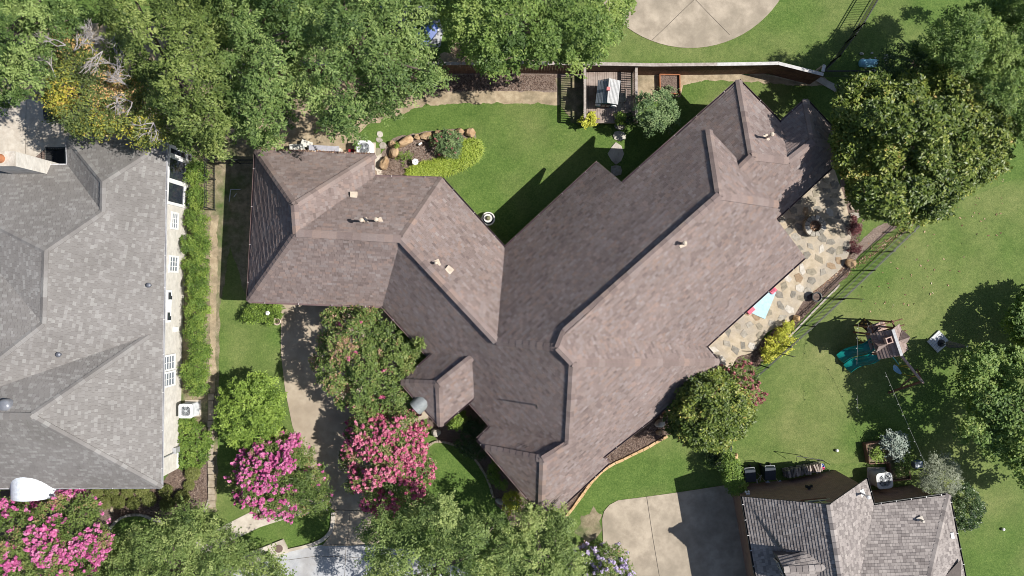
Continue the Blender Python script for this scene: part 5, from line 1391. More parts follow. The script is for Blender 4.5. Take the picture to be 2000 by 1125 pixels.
hw, hl = (q0 - l0).length / 2 - .12, (l0 - l1).length / 2 - .08
mt = Matrix.Rotation(ang, 3, 'Z')
def pl(x, y, z): return Vector((hc.x, hc.y, 0)) + mt @ Vector((x, y, 0)) + Vector((0, 0, z))
mb = MB()
mb.add([pl(-hw, -hl, dz), pl(hw, -hl, dz), pl(hw, hl, dz), pl(-hw, hl, dz), pl(-hw, -hl, 1.78), pl(hw, -hl, 1.78), pl(hw, hl, 1.78), pl(-hw, hl, 1.78), pl(0, -hl, 2.2), pl(0, hl, 2.2)],
       [(0, 1, 5, 8, 4), (2, 3, 7, 9, 6), (1, 2, 6, 5), (3, 0, 4, 7)])
mb.build('wall', teal, ph)
mb = MB(); mb.add([pl(-.24, -hl - .02, dz + .02), pl(.24, -hl - .02, dz + .02), pl(.24, -hl - .02, 1.45), pl(-.24, -hl - .02, 1.45)], [(0, 1, 2, 3)]); dd = mb.build('door', plain('maroon_door', (.06, .02, .025), .6), ph)
for sx_ in (-.12, .12):
    for zz in (1.0, 1.25): mb = MB(); mb.box(pl(sx_, -hl - .035, zz), (.17, .02, .16), ang); mb.build('pane', M['palerock'], dd)
for sx_ in (-.42, .42):
    mb = MB()
    c_ = pl(sx_, -hl - .03, 1.18); ring = [c_ + mt @ Vector((math.cos(a) * .13, 0, math.sin(a) * .13)) for a in np.linspace(0, 2 * math.pi, 19)]
    mb.tube(ring, .03, 6, False); fr = mb.build('porthole', M['white'], ph)
    mb = MB(); mb.add(ring[:-1], [tuple(range(18))]); mb.build('pane', M['glassw'], fr)
cp = W(1188, 174, 2.4); mb = MB(); mb.box((cp.x, cp.y, 2.3), (.15, .15, .36), ang); mb.box((cp.x, cp.y, 2.49), (.18, .18, .04), ang); mb.build('chimney', plain('red_paint', (.50, .17, .17), .6), ph)
bn = thing('bench', 'small dark wooden bench beside the playhouse on the deck', 'bench', W(1219, 190, dz))
c_ = W(1216, 190, dz + .35); mb = MB(); mb.box((c_.x, c_.y, dz + .35), (.3, .5, .04)); mb.build('seat', deckw, bn)
mb = MB(); mb.box((c_.x + .14, c_.y + .05, dz + .55), (.05, .6, .35)); mb.build('backrest', deckw, bn)
for dx in (-.11, .11):
    for dy in (-.2, .2): mb = MB(); mb.bar((c_.x + dx, c_.y + dy, dz), (c_.x + dx, c_.y + dy, dz + .34), .05); mb.build('leg', deckw, bn)

def raised_bed(label, px, h, mat, soilm, th=.05):
    P = [W(x, y, h) for x, y in px]
    c = sum((Vector((p.x, p.y, 0)) for p in P), Vector()) / len(P)
    t = thing('raised_bed', label, 'raised bed', c)
    for a, b in zip(P, P[1:] + P[:1]):
        d = (b - a).normalized()
        k = 2 if h > .3 else 1
        for j in range(k):
            za, zb = h * j / k + .004, h * (j + 1) / k - .004
            mb = MB(); mb.bar(Vector((a.x, a.y, (za + zb) / 2)) - d * 0 , Vector((b.x, b.y, (za + zb) / 2)) - d * th * .0, th, zb - za); mb.build('board', mat, t)
    I = inset(P, .03)
    mb = MB(); mb.prism([(p.x, p.y) for p in I], 0, h * .55); mb.build('soil', soilm, t)
    return t
raised_bed('small raised bed with orange timber edges beside the deck', [(1289, 145), (1328, 145.5), (1328.5, 183), (1290, 182)], .3, plain('orange_timber', (.36, .14, .065), .8), M['mulch'])
raised_bed('L shaped brown timber raised bed behind the brick house', [(1692, 868), (1770, 859), (1779, 936), (1744, 940), (1738, 904), (1699, 906)], .45, plain('brown_timber', (.17, .10, .075), .85), M['sidesoil'])

# ---------------------------------------------------------------- stones
def boulder(label, px, py, rx, ry, h, mat='boulder', group=None, rot=0., name='boulder', cat='boulder', nsub=2, rough=.16):
    p = W(px, py, h * .7)
    mb = MB(); mb.blob((p.x, p.y, h * .35), (rx * S, ry * S, h * .68), R_, nsub, rough, rot=rot)
    o = mb.build(name, M[mat], origin=(p.x, p.y, 0))
    return tag(o, label, cat, group)
GI = 'sandstone boulders round the island bed'
for (px, py, rx, ry, h, rot, lab) in [(750, 318, 8, 14, .5, -.3, 'upright orange sandstone boulder at the garage end of the island bed'), (769, 296, 10, 13, .45, -.5, 'squarish sandstone boulder with a small green plant beside it'), (766, 281, 8, 7, .35, 0, 'dark shaded boulder at the bend of the island bed'),
        (790, 276, 19, 8, .45, .5, 'longest sandstone slab on the lawn edge of the island bed'), (815, 267, 7, 6, .35, .2, 'smallest sandstone boulder between two longer slabs'), (833, 265, 13, 8, .42, .1, 'brown sandstone slab right of the smallest boulder'), (855, 261, 11, 7, .4, .1, 'sandstone slab just behind the rose bush, nearer the garage'),
        (876, 257, 12, 6, .38, 0, 'sandstone slab behind the middle of the rose bush'), (897, 257, 10, 7, .36, 0, 'sandstone slab behind the rose bush, farther from the garage'), (918, 258, 11, 9, .4, -.2, 'pale pinkish boulder at the lawn tip of the island bed')]:
    boulder(lab, px, py, rx, ry, h, 'boulder', GI, rot)
for (px, py, rx, ry, h, m_, lab) in [(1290, 828, 10, 8, .45, 'palerock', 'pale rounded boulder by the small porch roof corner'), (1305, 806, 11, 10, .5, 'boulder', 'tan boulder in the side bed beside the small magnolia'), (1348, 768, 9, 9, .45, 'palerock', 'grey boulder in the side bed at the eave of the brown roof'), (1288, 845, 7, 5, .25, 'boulder', 'small orange rock at the end of the side bed'),
        (1664, 514, 10, 9, .5, 'boulder', 'brown boulder at the patio edge by the iron fence'), (1557, 622, 7, 7, .4, 'edgeorange', 'tan boulder beside the golden shrub'), (851, 846, 9, 8, .45, 'palerock', 'round pale stone below the entrance wing corner'), (1437, 893, 6, 7, .45, 'edgeorange', 'tan rock against the hedge end by the iron fence'),
        (217, 996, 4, 6, .2, 'edgestone', 'pale oval stone among the front row boxwoods'), (978, 980, 10, 6, .3, 'palerock', 'pale pink rock in the front bed beside the elm')]:
    boulder(lab, px, py, rx, ry, h, m_)
for (px, py, rx, ry, m_, lab) in [(1210, 246, 11, 8, 'flag1', 'grey stepping stone right at the deck end'), (1210, 265, 14, 10, 'flag3', 'second stepping stone from the deck, with a dark leaf scatter'), (1203, 300, 14, 20, 'palerock', 'largest stepping stone, half in the roof shadow'), (1203, 333, 12, 11, 'flag1', 'stepping stone in full shade next to the roof valley'),
        (743, 262, 6, 6, 'flag3', 'pale stepping stone nearest the lawn by the air conditioner'), (741, 274, 7, 5, 'flag1', 'grey stepping stone, second from the lawn by the air conditioner'), (748, 284, 7, 8, 'flag1', 'largest stepping stone beside the island bed boulders'), (738, 296, 7, 8, 'flag4', 'olive stepping stone at the garage corner')]:
    q = ragged(circ(px, py, rx, ry, 8, .14), .3, 30)
    mb = MB(); mb.prism([W(*a)[:2] for a in q], 0, .045); o = mb.build('stepping_stone', M[m_]); tag(o, lab, 'stepping stone', 'stepping stones in the back yard')
for (px, py, rx, ry, m_, lab) in [(1672, 403, 12, 9, 'edgestone', 'large tan stone step beside the patio under the magnolia'), (1688, 399, 6, 8, 'edgestone', 'small tan stone step on the lawn side under the magnolia'), (1668, 421, 11, 6, 'flag1', 'grey stone step above the purple plants')]:
    mb = MB(); mb.prism([W(*a)[:2] for a in circ(px, py, rx, ry, 8, .12)], 0, .10); o = mb.build('stone_step', M[m_]); tag(o, lab, 'stone step')
def edging(label, pts, mat, w, l, h, jit=.12):
    P = [W(*p) for p in pts]
    c = sum(P, Vector()) / len(P)
    t = thing('stone_edging', label, 'garden edging', c)
    for a, b in zip(P, P[1:]):
        L = (b - a).length; k = max(1, round(L / l)); d = (b - a) / L
        for i in range(k):
            q = a + d * (L * (i + .5) / k)
            hh = h * R_.uniform(.8, 1.2)
            mb = MB(); mb.box((q.x, q.y, hh / 2), (L / k - .025, w * R_.uniform(1 - jit, 1 + jit), hh), math.atan2(d.y, d.x) + R_.gauss(0, .03)); mb.build('stone', mat, t)
edging('orange stone edging curving round the side bed beside the lawn', smooth_px([(1106, 1008), (1123, 986), (1140, 962), (1160, 936), (1187, 912), (1233, 889), (1267, 872), (1303, 851)], False, 3), M['edgeorange'], .14, .55, .13)
edging('grey stone edging curving round the shaded front bed', smooth_px([(836, 872), (848, 863), (862, 862), (880, 866), (905, 876), (925, 893), (943, 918), (955, 942), (964, 972)], False, 3), M['edgestone'], .12, .4, .12)
edging('pale stone edging round the boxwood bed and front lawn', smooth_px([(214, 1036), (222, 1024), (236, 1012), (252, 1006), (275, 1005), (300, 1013), (330, 1024)], False, 3), M['palerock'], .13, .4, .12)
edging('straight row of brown edging stones along the side yard boundary', [(414, 768), (413, 860), (415, 990)], M['edgestone'], .30, .36, .14, .2)
edging('thin pale kerb stones ending beside the side yard edging', smooth_px([(398, 1000), (406, 985), (410, 970)], False, 3), M['palerock'], .1, .4, .1)
edging('pale limestone edging beside the iron fence bed', [(1500, 700), (1551, 648), (1600, 596), (1640, 556)], M['palerock'], .09, .6, .05)

# fire pit built of stone blocks
fp = thing('fire_pit', 'round stone fire pit with leaf litter inside on the flagstone patio', 'fire pit', W(1590, 442))
pc = W(1593, 441, .5)
for cr in range(3):
    nst = 12
    for i in range(nst):
        a0 = 2 * math.pi * (i + .5 * (cr % 2)) / nst + .02; a1 = a0 + 2 * math.pi / nst - .05
        r0_, r1_ = .32, .55 + (.02 if cr == 2 else 0) + R_.uniform(-.012, .012)
        poly = [(pc.x + r * math.cos(a), pc.y + r * math.sin(a)) for r, a in ((r0_, a0), (r1_, a0), (r1_ * 1.01, (a0 + a1) / 2), (r1_, a1), (r0_, a1), (r0_ * .98, (a0 + a1) / 2))]
        mb = MB(); mb.prism(poly, .05 + cr * .15, .05 + (cr + 1) * .15 - .008 + R_.uniform(0, .006)); mb.build('stone', M['flag%d' % R_.choice([0, 1, 1, 3, 3])], fp)
mb = MB(); mb.lathe((pc.x, pc.y, .06), [(.33, 0), (.33, .16), (.1, .2), (0, .18)], 18); mb.build('ash_bed', M['mulch'], fp)
rg = np.random.default_rng(4)
def litter(name, P, mat, L=.07, Wd=.04, parent=None, tilt=.4, seed=0):
    rg = np.random.default_rng(seed); P = np.array(P); N = len(P)
    a = rg.uniform(0, 6.28, N); ld = nrm(np.stack([np.cos(a), np.sin(a), rg.normal(0, tilt, N)], 1)); up = nrm(np.array([0, 0, 1.]) + rg.normal(0, tilt, (N, 3)))
    wd = nrm(np.cross(up, ld)); k = rg.uniform(.6, 1.4, (N, 1))
    V = np.stack([P - ld * L * k * .5, P - wd * Wd * k * .5 + up * .008, P + ld * L * k * .5, P + wd * Wd * k * .5 + up * .008], 1)
    return quads_mesh(name, V, rg.uniform(0, 1, N), mat, parent)
M['litter'] = tonemat('fallen_leaf', [(0, (.17, .09, .055)), (.5, (.32, .19, .12)), (.85, (.46, .33, .22)), (1, (.60, .52, .40))], .8)
P = [(pc.x + r * math.cos(a), pc.y + r * math.sin(a), .25 + rg.uniform(0, .06)) for r, a in zip(.31 * np.sqrt(rg.random(230)), rg.uniform(0, 6.28, 230))]
litter('dead_leaves', P, M['litter'], parent=fp, seed=3)
P = []
while len(P) < 85:
    x, y = rg.uniform(1600, 1960), rg.uniform(350, 650)
    if in_poly(x, y, [(1680, 440), (1720, 440), (1820, 430), (1900, 380), (1990, 330), (1960, 480), (1850, 560), (1720, 640), (1650, 600), (1700, 530)]): P.append(W(x, y, .03))
litter('fallen_leaves', P, M['litter'], .12, .065, seed=5)
P = [W(x + rg.normal(0, 4), y + rg.normal(0, 4), .03) for t_ in rg.random(330) for x, y in [(1650 + 150 * t_, 535 - 112 * t_)]]
litter('fallen_leaves', P, M['litter'], .09, .05, seed=6)
P = [W(x + rg.normal(0, 5), y + rg.normal(0, 4), .03) for t_ in rg.random(200) for x, y in [(1585 + 60 * t_, 572 - 50 * t_)]]
litter('fallen_leaves', P, M['litter'], .09, .05, seed=7)
A_, B_ = roof1.p['G1'], roof1.p['G2']
P = [A_.lerp(B_, t_) + Vector((0, .06 + rg.normal(0, .05), .02)) for t_ in rg.random(420)]
litter('leaf_litter', P, M['litter'], .06, .035, seed=8)
# mulch chips
def chips(outline, n, seed, mat, z=.03):
    rg = np.random.default_rng(seed); P = []
    xs = [p[0] for p in outline]; ys = [p[1] for p in outline]
    while len(P) < n:
        x, y = rg.uniform(min(xs), max(xs)), rg.uniform(min(ys), max(ys))
        if in_poly(x, y, outline): P.append(W(x, y, z))
    return litter('bark_chips', P, mat, .10, .035, tilt=.25, seed=seed)
M['chip'] = tonemat('bark_chip', [(0, (.06, .035, .03)), (.5, (.17, .115, .09)), (1, (.34, .26, .21))], .9)
chips([(740, 345), (738, 318), (775, 272), (900, 258), (925, 268), (870, 325), (800, 345)], 2600, 1, M['chip'])
chips([(1180, 908), (1110, 1000), (1100, 990), (1180, 890), (1270, 812), (1330, 800), (1300, 848), (1235, 886)], 2200, 2, M['chip'])
chips([(860, 146), (1085, 146), (1085, 176), (860, 178)], 2600, 3, M['chip'])
chips([(1440, 700), (1490, 668), (1560, 606), (1640, 535), (1662, 470), (1690, 420), (1672, 500), (1600, 588), (1470, 728)], 2400, 4, M['chip'])
chips([(325, 945), (345, 908), (400, 905), (404, 985), (300, 1005), (220, 1010), (220, 960)], 2200, 5, M['chip'])

# ---------------------------------------------------------------- patio mat, fountain and yard things
matt = thing('play_mat', 'pale blue play mat with red corner blocks on the flagstones under the eave', 'play mat', W(1480, 590))
mb = MB(); mb.prism([W(*p)[:2] for p in [(1493, 623), (1514, 572), (1500, 545), (1420, 560), (1405, 590), (1455, 606)]], .063, .10); mb.build('pad', plain('pale_blue_vinyl', (.36, .56, .64), .5), matt)
for (px, py, s_) in ((1464, 604, .42), (1508, 566, .36)):
    p = W(px, py, .1); mb = MB(); mb.box((p.x, p.y, .15), (s_, s_, .10), .75); bl = mb.build('corner_block', plain('pink_red_vinyl', (.66, .10, .16), .5), matt)
p = W(1509, 566, .2); mb = MB(); mb.box((p.x, p.y, .22), (.20, .20, .05), .3); mb.build('cushion', plain('dark_red_vinyl', (.33, .03, .08), .5), bl)

fo = thing('garden_fountain', 'round tiered white garden fountain on the lawn by the roof valley', 'fountain', W(952, 428))
c_ = W(953.5, 427, .4); stone_w = plain('cast_white_stone', (.62, .61, .58), .7)
mb = MB(); mb.lathe((c_.x, c_.y, 0), [(.30, 0), (.33, .12), (.37, .30), (.37, .36), (.31, .36), (.29, .26), (0, .25)], 28); mb.build('basin', stone_w, fo, smooth=False)
mb = MB(); mb.lathe((c_.x, c_.y, .29), [(.30, 0), (0, .004)], 24); mb.build('water', plain('dark_water', (.012, .02, .02), .05, spec=.8), fo)
mb = MB(); mb.lathe((c_.x, c_.y, .2), [(.09, 0), (.07, .3), (.12, .38), (.23, .44), (.23, .49), (.18, .48), (0, .45)], 24); mb.build('upper_bowl', stone_w, fo)
mb = MB(); mb.lathe((c_.x, c_.y, .60), [(.06, 0), (.10, .05), (.13, .12), (.09, .22), (.05, .26), (0, .27)], 16); mb.build('finial', plain('mossy_stone', (.16, .16, .09), .8), fo)

def ac_unit(label, px, py, sz, h, mat, rot=0., topm=None, round_=.12, group='air conditioning units'):
    p = W(px, py, h)
    t = thing('air_conditioner', label, 'air conditioner', (p.x, p.y, 0), group)
    hs = sz / 2
    def rr(s_, z, k=5):
        o = []
        for qx, qy, a0 in ((1, 1, 0), (-1, 1, 90), (-1, -1, 180), (1, -1, 270)):
            for i in range(k):
                a = math.radians(a0 + 90 * i / (k - 1))
                o.append(Vector((p.x, p.y, z)) + Matrix.Rotation(rot, 3, 'Z') @ Vector((qx * (s_ - round_) + round_ * math.cos(a), qy * (s_ - round_) + round_ * math.sin(a), 0)))
        return o
    mb = MB()
    levels = [(hs * .97, .06), (hs * .97, .12)]
    nl = 12
    for i in range(nl):
        z = .12 + (h - .22) * i / nl; levels += [(hs * .94, z + .005), (hs * .97, z + (h - .22) / nl * .8)]
    levels += [(hs, h - .09), (hs, h)]
    R0 = [rr(a, b) for a, b in levels]
    m_ = len(R0[0]); vs = [v for r in R0 for v in r]
    mb.add(vs, [(i * m_ + k, i * m_ + (k + 1) % m_, (i + 1) * m_ + (k + 1) % m_, (i + 1) * m_ + k) for i in range(len(R0) - 1) for k in range(m_)])
    mb.build('casing', mat, t)
    # top plate with round opening
    rad = hs * .76; ntop = m_
    ou = rr(hs, h); inn = []
    for v in ou:
        a = math.atan2(v.y - p.y, v.x - p.x); inn.append(Vector((p.x + rad * math.cos(a), p.y + rad * math.sin(a), h + .012)))
    low = [v - Vector((0, 0, .10)) for v in inn]
    mb = MB(); mb.add(ou + inn + low, [(k, (k + 1) % m_, m_ + (k + 1) % m_, m_ + k) for k in range(m_)] + [(m_ + k, m_ + (k + 1) % m_, 2 * m_ + (k + 1) % m_, 2 * m_ + k) for k in range(m_)])
    mb.build('top_plate', topm or mat, t)
    mb = MB(); mb.lathe((p.x, p.y, h - .2), [(rad, .1), (0, .1)], 24); mb.build('fan_well', plain('well_grey', (.10, .11, .12), .6), t)
    fn = MB()
    for i in range(5):
        a = i * 2 * math.pi / 5 + .3
        pts_ = [Vector((p.x + r * math.cos(a + q), p.y + r * math.sin(a + q), h - .06 + zz)) for r, q, zz in ((.05, 0, 0), (rad * .9, -.12, -.02), (rad * .9, .5, .02), (.06, .5, .02))]
        fn.add(pts_, [(0, 1, 2, 3)])
    fn.build('fan_blades', plain('fan_grey', (.30, .32, .34), .4, .2), t)
    gr = MB()
    for i in range(16):
        a = i * math.pi / 8; gr.bar((p.x + .07 * math.cos(a), p.y + .07 * math.sin(a), h + .02), (p.x + rad * math.cos(a), p.y + rad * math.sin(a), h + .015), .010)
    for r in (rad * .45, rad * .72, rad * .98): gr.tube([(p.x + r * math.cos(a), p.y + r * math.sin(a), h + .018) for a in np.linspace(0, 6.2832, 25)], .007, 4, False)
    gr.build('fan_grille', plain('grille_wire', (.38, .40, .42), .4, .3), t)
    mb = MB(); mb.lathe((p.x, p.y, h + .0), [(.07, 0), (.07, .03), (.04, .045), (0, .05)], 16); mb.build('hub_cap', plain('hub_grey', (.42, .44, .46), .4), t)
    mb = MB(); mb.prism([(p.x - hs - .06, p.y - hs - .06), (p.x + hs + .06, p.y - hs - .06), (p.x + hs + .06, p.y + hs + .06), (p.x - hs - .06, p.y + hs + .06)], 0, .06); mb.build('pad', M['walk'], t)
    return t
white_ac = plain('white_enamel', (.68, .69, .70), .45, v=.04); beige_ac = plain('beige_enamel', (.40, .385, .35), .5); grey_ac = plain('grey_enamel', (.50, .52, .54), .45)
ac_unit('white air conditioner behind the garage beside the stepping stones', 711, 289, .80, .95, white_ac)
ac_unit('white air conditioner against the whitewashed brick wall', 362.5, 803, .76, 1.0, grey_ac, 0, white_ac)
ac_unit('beige air conditioner in the corner of the red brick house', 1728, 939, .86, 1.0, beige_ac, .12, plain('pale_enamel', (.60, .61, .60), .45), .2)

def crate(name, label, cat, px, size, rot, parts):
    p = W(*px); t = thing(name, label, cat, (p.x, p.y, 0))
    for nm, off, sz, mt_ in parts:
        q = Matrix.Rotation(rot, 3, 'Z') @ Vector((off[0], off[1], 0))
        mb = MB(); mb.box((p.x + q.x, p.y + q.y, off[2]), sz, rot); mb.build(nm, mt_, t)
    return t
gbox = plain('grey_plastic', (.34, .34, .39), .6); wbox = plain('cream_plastic', (.66, .64, .58), .6)
crate('deck_box', 'long grey storage box behind the garage wall', 'storage box', (638, 300), None, -.05, [('body', (0, 0, .30), (1.56, .58, .60), gbox), ('lid', (0, 0, .63), (1.62, .64, .06), plain('grey_lid', (.38, .375, .42), .6)), ('end_panel', (.84, 0, .3), (.06, .5, .55), wbox)])
crate('utility_cabinet', 'pale square cabinet beside the long grey storage box', 'cabinet', (586, 296), None, .05, [('body', (0, 0, .35), (.66, .50, .70), plain('pale_green_grey', (.50, .53, .50), .6)), ('lid', (0, 0, .725), (.70, .54, .05), wbox)])
crate('leaning_board', 'cream board tilted behind the pale cabinet', 'board', (603, 284), None, -.3, [('panel', (0, 0, .42), (.62, .34, .04), wbox), ('support', (0, 0, .2), (.5, .2, .4), M['beige'])])
crate('gas_can', 'dark red can between the storage box and the air conditioner', 'can', (689, 299), None, 0, [('body', (0, 0, .22), (.3, .28, .42), plain('red_plastic', (.30, .02, .03), .5)), ('cap', (.06, 0, .46), (.08, .08, .06), M['dark'])])
for lab, px_, rr_ in (('white flower shaped garden ornament in the island bed', (811, 316), 6.5), ):
    p = W(*px_, .45); t = thing('garden_stake', lab, 'garden ornament', (p.x, p.y, 0))
    mb = MB(); mb.tube([(p.x, p.y, 0), (p.x, p.y, .44)], .012); mb.build('stem', plain('green_stake', (.05, .25, .14), .5), t)
    for i in range(7):
        a = i * 2 * math.pi / 7; mb = MB(); mb.blob((p.x + .10 * math.cos(a), p.y + .10 * math.sin(a), .46), (.09, .09, .025), R_, 1, .02); mb.build('petal', M['white'], t)
p = W(821, 281, .2); t = thing('solar_light', 'small white solar stake light in the island bed', 'garden light', (p.x, p.y, 0))
mb = MB(); mb.tube([(p.x, p.y, 0), (p.x, p.y, .2)], .02); mb.build('stake', M['dark'], t); mb = MB(); mb.box((p.x, p.y, .22), (.20, .09, .05), .6); mb.build('lamp_head', M['white'], t)
for lab, px_ in (('white ball on the lawn in front of the firewood rack', (1635, 880)), ('white ball on the lawn beyond the holly', (1960, 1034))):
    p = W(*px_, .1); mb = MB(); mb.blob((p.x, p.y, .09), (.09, .09, .09), R_, 2, 0); o = mb.build('ball', M['white'], origin=(p.x, p.y, 0), smooth=True); tag(o, lab, 'ball')
p = W(1597, 580, .5); t = thing('planter_pot', 'round black planter pot in the mulch by the iron fence', 'planter', (p.x, p.y, 0))
mb = MB(); mb.lathe((p.x, p.y, 0), [(.17, 0), (.25, .40), (.28, .44), (.23, .45), (.22, .36), (0, .34)], 20); mb.build('pot', M['dark'], t)
mb = MB(); mb.lathe((p.x, p.y, .355), [(.215, 0), (0, .03)], 16); mb.build('soil', M['mulch'], t)
p = W(1699, 122, .35); t = thing('rain_barrel', 'light blue plastic barrel lying on rubble under the cypress', 'barrel', (p.x, p.y, 0))
mb = MB(); L_ = 1.0; mb.tube([(p.x - L_ / 2, p.y, .22), (p.x - L_ / 2 + .04, p.y, .22), (p.x - .2, p.y, .22), (p.x + .2, p.y, .22), (p.x + L_ / 2 - .04, p.y, .22), (p.x + L_ / 2, p.y, .22)], [.15, .20, .22, .22, .20, .15], 20); mb.build('body', plain('light_blue_plastic', (.22, .47, .60), .45), t, smooth=True)
mb = MB(); mb.tube([(p.x + .4, p.y, .22), (p.x + .44, p.y, .22)], .215, 20); mb.build('band', M['dark'], t)
rg = np.random.default_rng(77)
mb = MB()
for _ in range(26):
    x, y = rg.uniform(1675, 1745), rg.uniform(104, 140); q = W(x, y); r = rg.uniform(.05, .12); mb.blob((q.x, q.y, r * .5), (r, r * .8, r * .7), R_, 1, .15)
o = mb.build('rubble', M['palerock']); o['kind'] = 'stuff'; tag(o, 'pale rubble stones scattered round the blue barrel', 'rubble')
# white pipe frame lying in the side yard
p = [W(448, 394), W(451, 370), W(470, 370)]
mb = MB(); mb.tube([v + Vector((0, 0, .03)) for v in p], .025); mb.tube([W(457, 385) + Vector((0, 0, .03)), W(462, 378) + Vector((0, 0, .03))], .02); o = mb.build('drain_pipe', plain('grey_pipe', (.5, .52, .56), .5)); tag(o, 'pale L shaped pipe lying in the shaded side yard', 'pipe')
# blue flower pot ornament by the garage shrub
p = W(528, 611, .6); t = thing('garden_stake', 'white flower ornament in the shrub at the garage corner', 'garden ornament', (p.x, p.y, 0))
mb = MB(); mb.tube([(p.x, p.y, 0), (p.x, p.y, .9)], .012); mb.build('stem', M['dark'], t)
for i in range(5):
    a = i * 1.257; mb = MB(); mb.blob((p.x + .07 * math.cos(a), p.y + .07 * math.sin(a), 1.05), (.06, .06, .02), R_, 1, 0); mb.build('petal', M['white'], t)
p = W(541, 628, .3); t = thing('clay_pot', 'tan clay pot at the garage corner beside the driveway', 'pot', (p.x, p.y, 0))
mb = MB(); mb.lathe((p.x, p.y, 0), [(.13, 0), (.19, .28), (.21, .30), (.17, .31), (.16, .24), (0, .23)], 16); mb.build('pot', M['beige'], t); mb = MB(); mb.lathe((p.x, p.y, .24), [(.155, 0), (0, .02)], 12); mb.build('soil', M['mulch'], t)

# ---------------------------------------------------------------- bins, firewood, odds and ends by the brick wall
navy = plain('navy_bin_plastic', (.022, .032, .048), .45, spec=.5)
def wheelie(label, px, py, rot, mat=navy, h=1.02, group='wheeled bins'):
    p = W(px, py, h); t = thing('wheeled_bin', label, 'bin', (p.x, p.y, 0), group)
    mr = Matrix.Rotation(rot, 3, 'Z')
    def q(x, y, z): return Vector((p.x, p.y, 0)) + mr @ Vector((x, y, 0)) + Vector((0, 0, z))
    mb = MB(); vs = [q(x * .22, y * .25, .05) for x, y in ((-1, -1), (1, -1), (1, 1), (-1, 1))] + [q(x * .28, y * .34, h - .12) for x, y in ((-1, -1), (1, -1), (1, 1), (-1, 1))]
    mb.add(vs, [(3, 2, 1, 0), (0, 1, 5, 4), (1, 2, 6, 5), (2, 3, 7, 6), (3, 0, 4, 7), (4, 5, 6, 7)]); mb.build('body', mat, t)
    mb = MB(); vs = [q(x * .30, -.38, h - .12) for x in (-1, 1)] + [q(x * .30, .36, h - .10) for x in (1, -1)] + [q(x * .28, -.34, h - .05) for x in (-1, 1)] + [q(x * .28, .30, h + .01) for x in (1, -1)]
    mb.add(vs, [(3, 2, 1, 0), (0, 1, 5, 4), (1, 2, 6, 5), (2, 3, 7, 6), (3, 0, 4, 7), (4, 5, 6, 7)]); mb.build('lid', mat, t)
    mb = MB(); mb.tube([q(-.25, .41, h - .06), q(.25, .41, h - .06)], .022, 8); mb.bar(q(-.25, .34, h - .08), q(-.25, .42, h - .06), .03); mb.bar(q(.25, .34, h - .08), q(.25, .42, h - .06), .03); mb.build('handle', plain('grey_handle', (.28, .29, .31), .5), t)
    for sx_ in (-.27, .27):
        mb = MB(); mb.tube([q(sx_ - .03, .27, .11), q(sx_ + .03, .27, .11)], .11, 14); mb.build('wheel', M['dark'], t)
    return t, q
t, q = wheelie('navy wheeled bin with a small pale mark, next to the hedge end', 1466, 929, .10)
mb = MB(); mb.add([q(-.07, -.02, .99), q(.08, .0, .992), q(.06, .06, .998), q(-.06, .04, .996)], [(0, 1, 2, 3)]); mb.build('emblem', M['palerock'], t)
wheelie('navy wheeled bin next to the firewood rack', 1505, 925, .03)
wheelie('black wheeled bin at the trees on the neighbour patio', 94, 220, .05, M['dark'], 1.05)
wheelie('black wheeled bin half under the trees behind the first patio bin', 94, 196, .05, M['dark'], 1.05)
fw = thing('firewood_rack', 'black tube rack stacked with split firewood by the brick wall', 'firewood rack', W(1570, 908))
A_, B_ = W(1526, 922), W(1607, 906)
d_ = (B_ - A_).normalized(); n_ = Vector((-d_.y, d_.x, 0)); L_ = (B_ - A_).length
mb = MB()
for e_ in (A_ + d_ * .05, B_):
    for s_ in (-.16, .2): mb.tube([e_ + n_ * s_, e_ + n_ * s_ + Vector((0, 0, 1.05 if s_ > 0 and e_ is B_ else .8))], .018, 6)
for s_ in (-.16, .2): mb.tube([A_ + n_ * s_ + Vector((0, 0, .1)), B_ + n_ * s_ + Vector((0, 0, .1))], .018, 6)
C1, C2 = W(1556, 891, 1.05), W(1609, 899, 1.05)
mb.tube([W(1556, 900, .5), C1, C2, W(1610, 909, .5)], .018, 6); mb.build('frame', M['dark'], fw)
logm = [surf('split_log', (.28, .23, .20), (.44, .38, .34), 9, .9, bscale=16, bstr=.6), surf('grey_log', (.16, .145, .14), (.26, .24, .23), 9, .9, bscale=16, bstr=.6)]
rg2 = random.Random(9)
for row in range(5):
    for i in range(14):
        u = .08 + (L_ * .86) * (i + .5 * (row % 2)) / 14 + rg2.gauss(0, .01)
        c_ = A_ + d_ * u + Vector((0, 0, .17 + row * .115)); r = rg2.uniform(.05, .07); ll = rg2.uniform(.19, .25)
        if row == 4 and rg2.random() < .3: continue
        sk = d_ * rg2.gauss(0, .04)
        mb = MB(); mb.tube([c_ - n_ * ll + sk, c_ + n_ * ll - sk], r, rg2.choice([4, 5, 6])); mb.build('log', logm[0 if (i > 7 or rg2.random() < .3) else 1], fw)
p = W(1604, 911, .3); t = thing('bucket', 'blue bucket with a pink red lid at the end of the firewood rack', 'bucket', (p.x, p.y, 0))
mb = MB(); mb.lathe((p.x, p.y, 0), [(.12, 0), (.16, .34), (.17, .36), (.14, .36), (.13, .3), (0, .3)], 18); mb.build('pail', plain('blue_plastic', (.05, .15, .50), .45), t)
mb = MB(); mb.blob((p.x + .08, p.y - .08, .37), (.11, .09, .04), R_, 1, .1); mb.build('lid', plain('pink_plastic', (.65, .08, .18), .5), t)
mb = MB(); mb.tube([(p.x - .15, p.y + .05, .36), (p.x - .1, p.y + .1, .46), (p.x + .1, p.y + .1, .46), (p.x + .15, p.y + .05, .36)], .008, 5); mb.build('handle', M['white'], t)
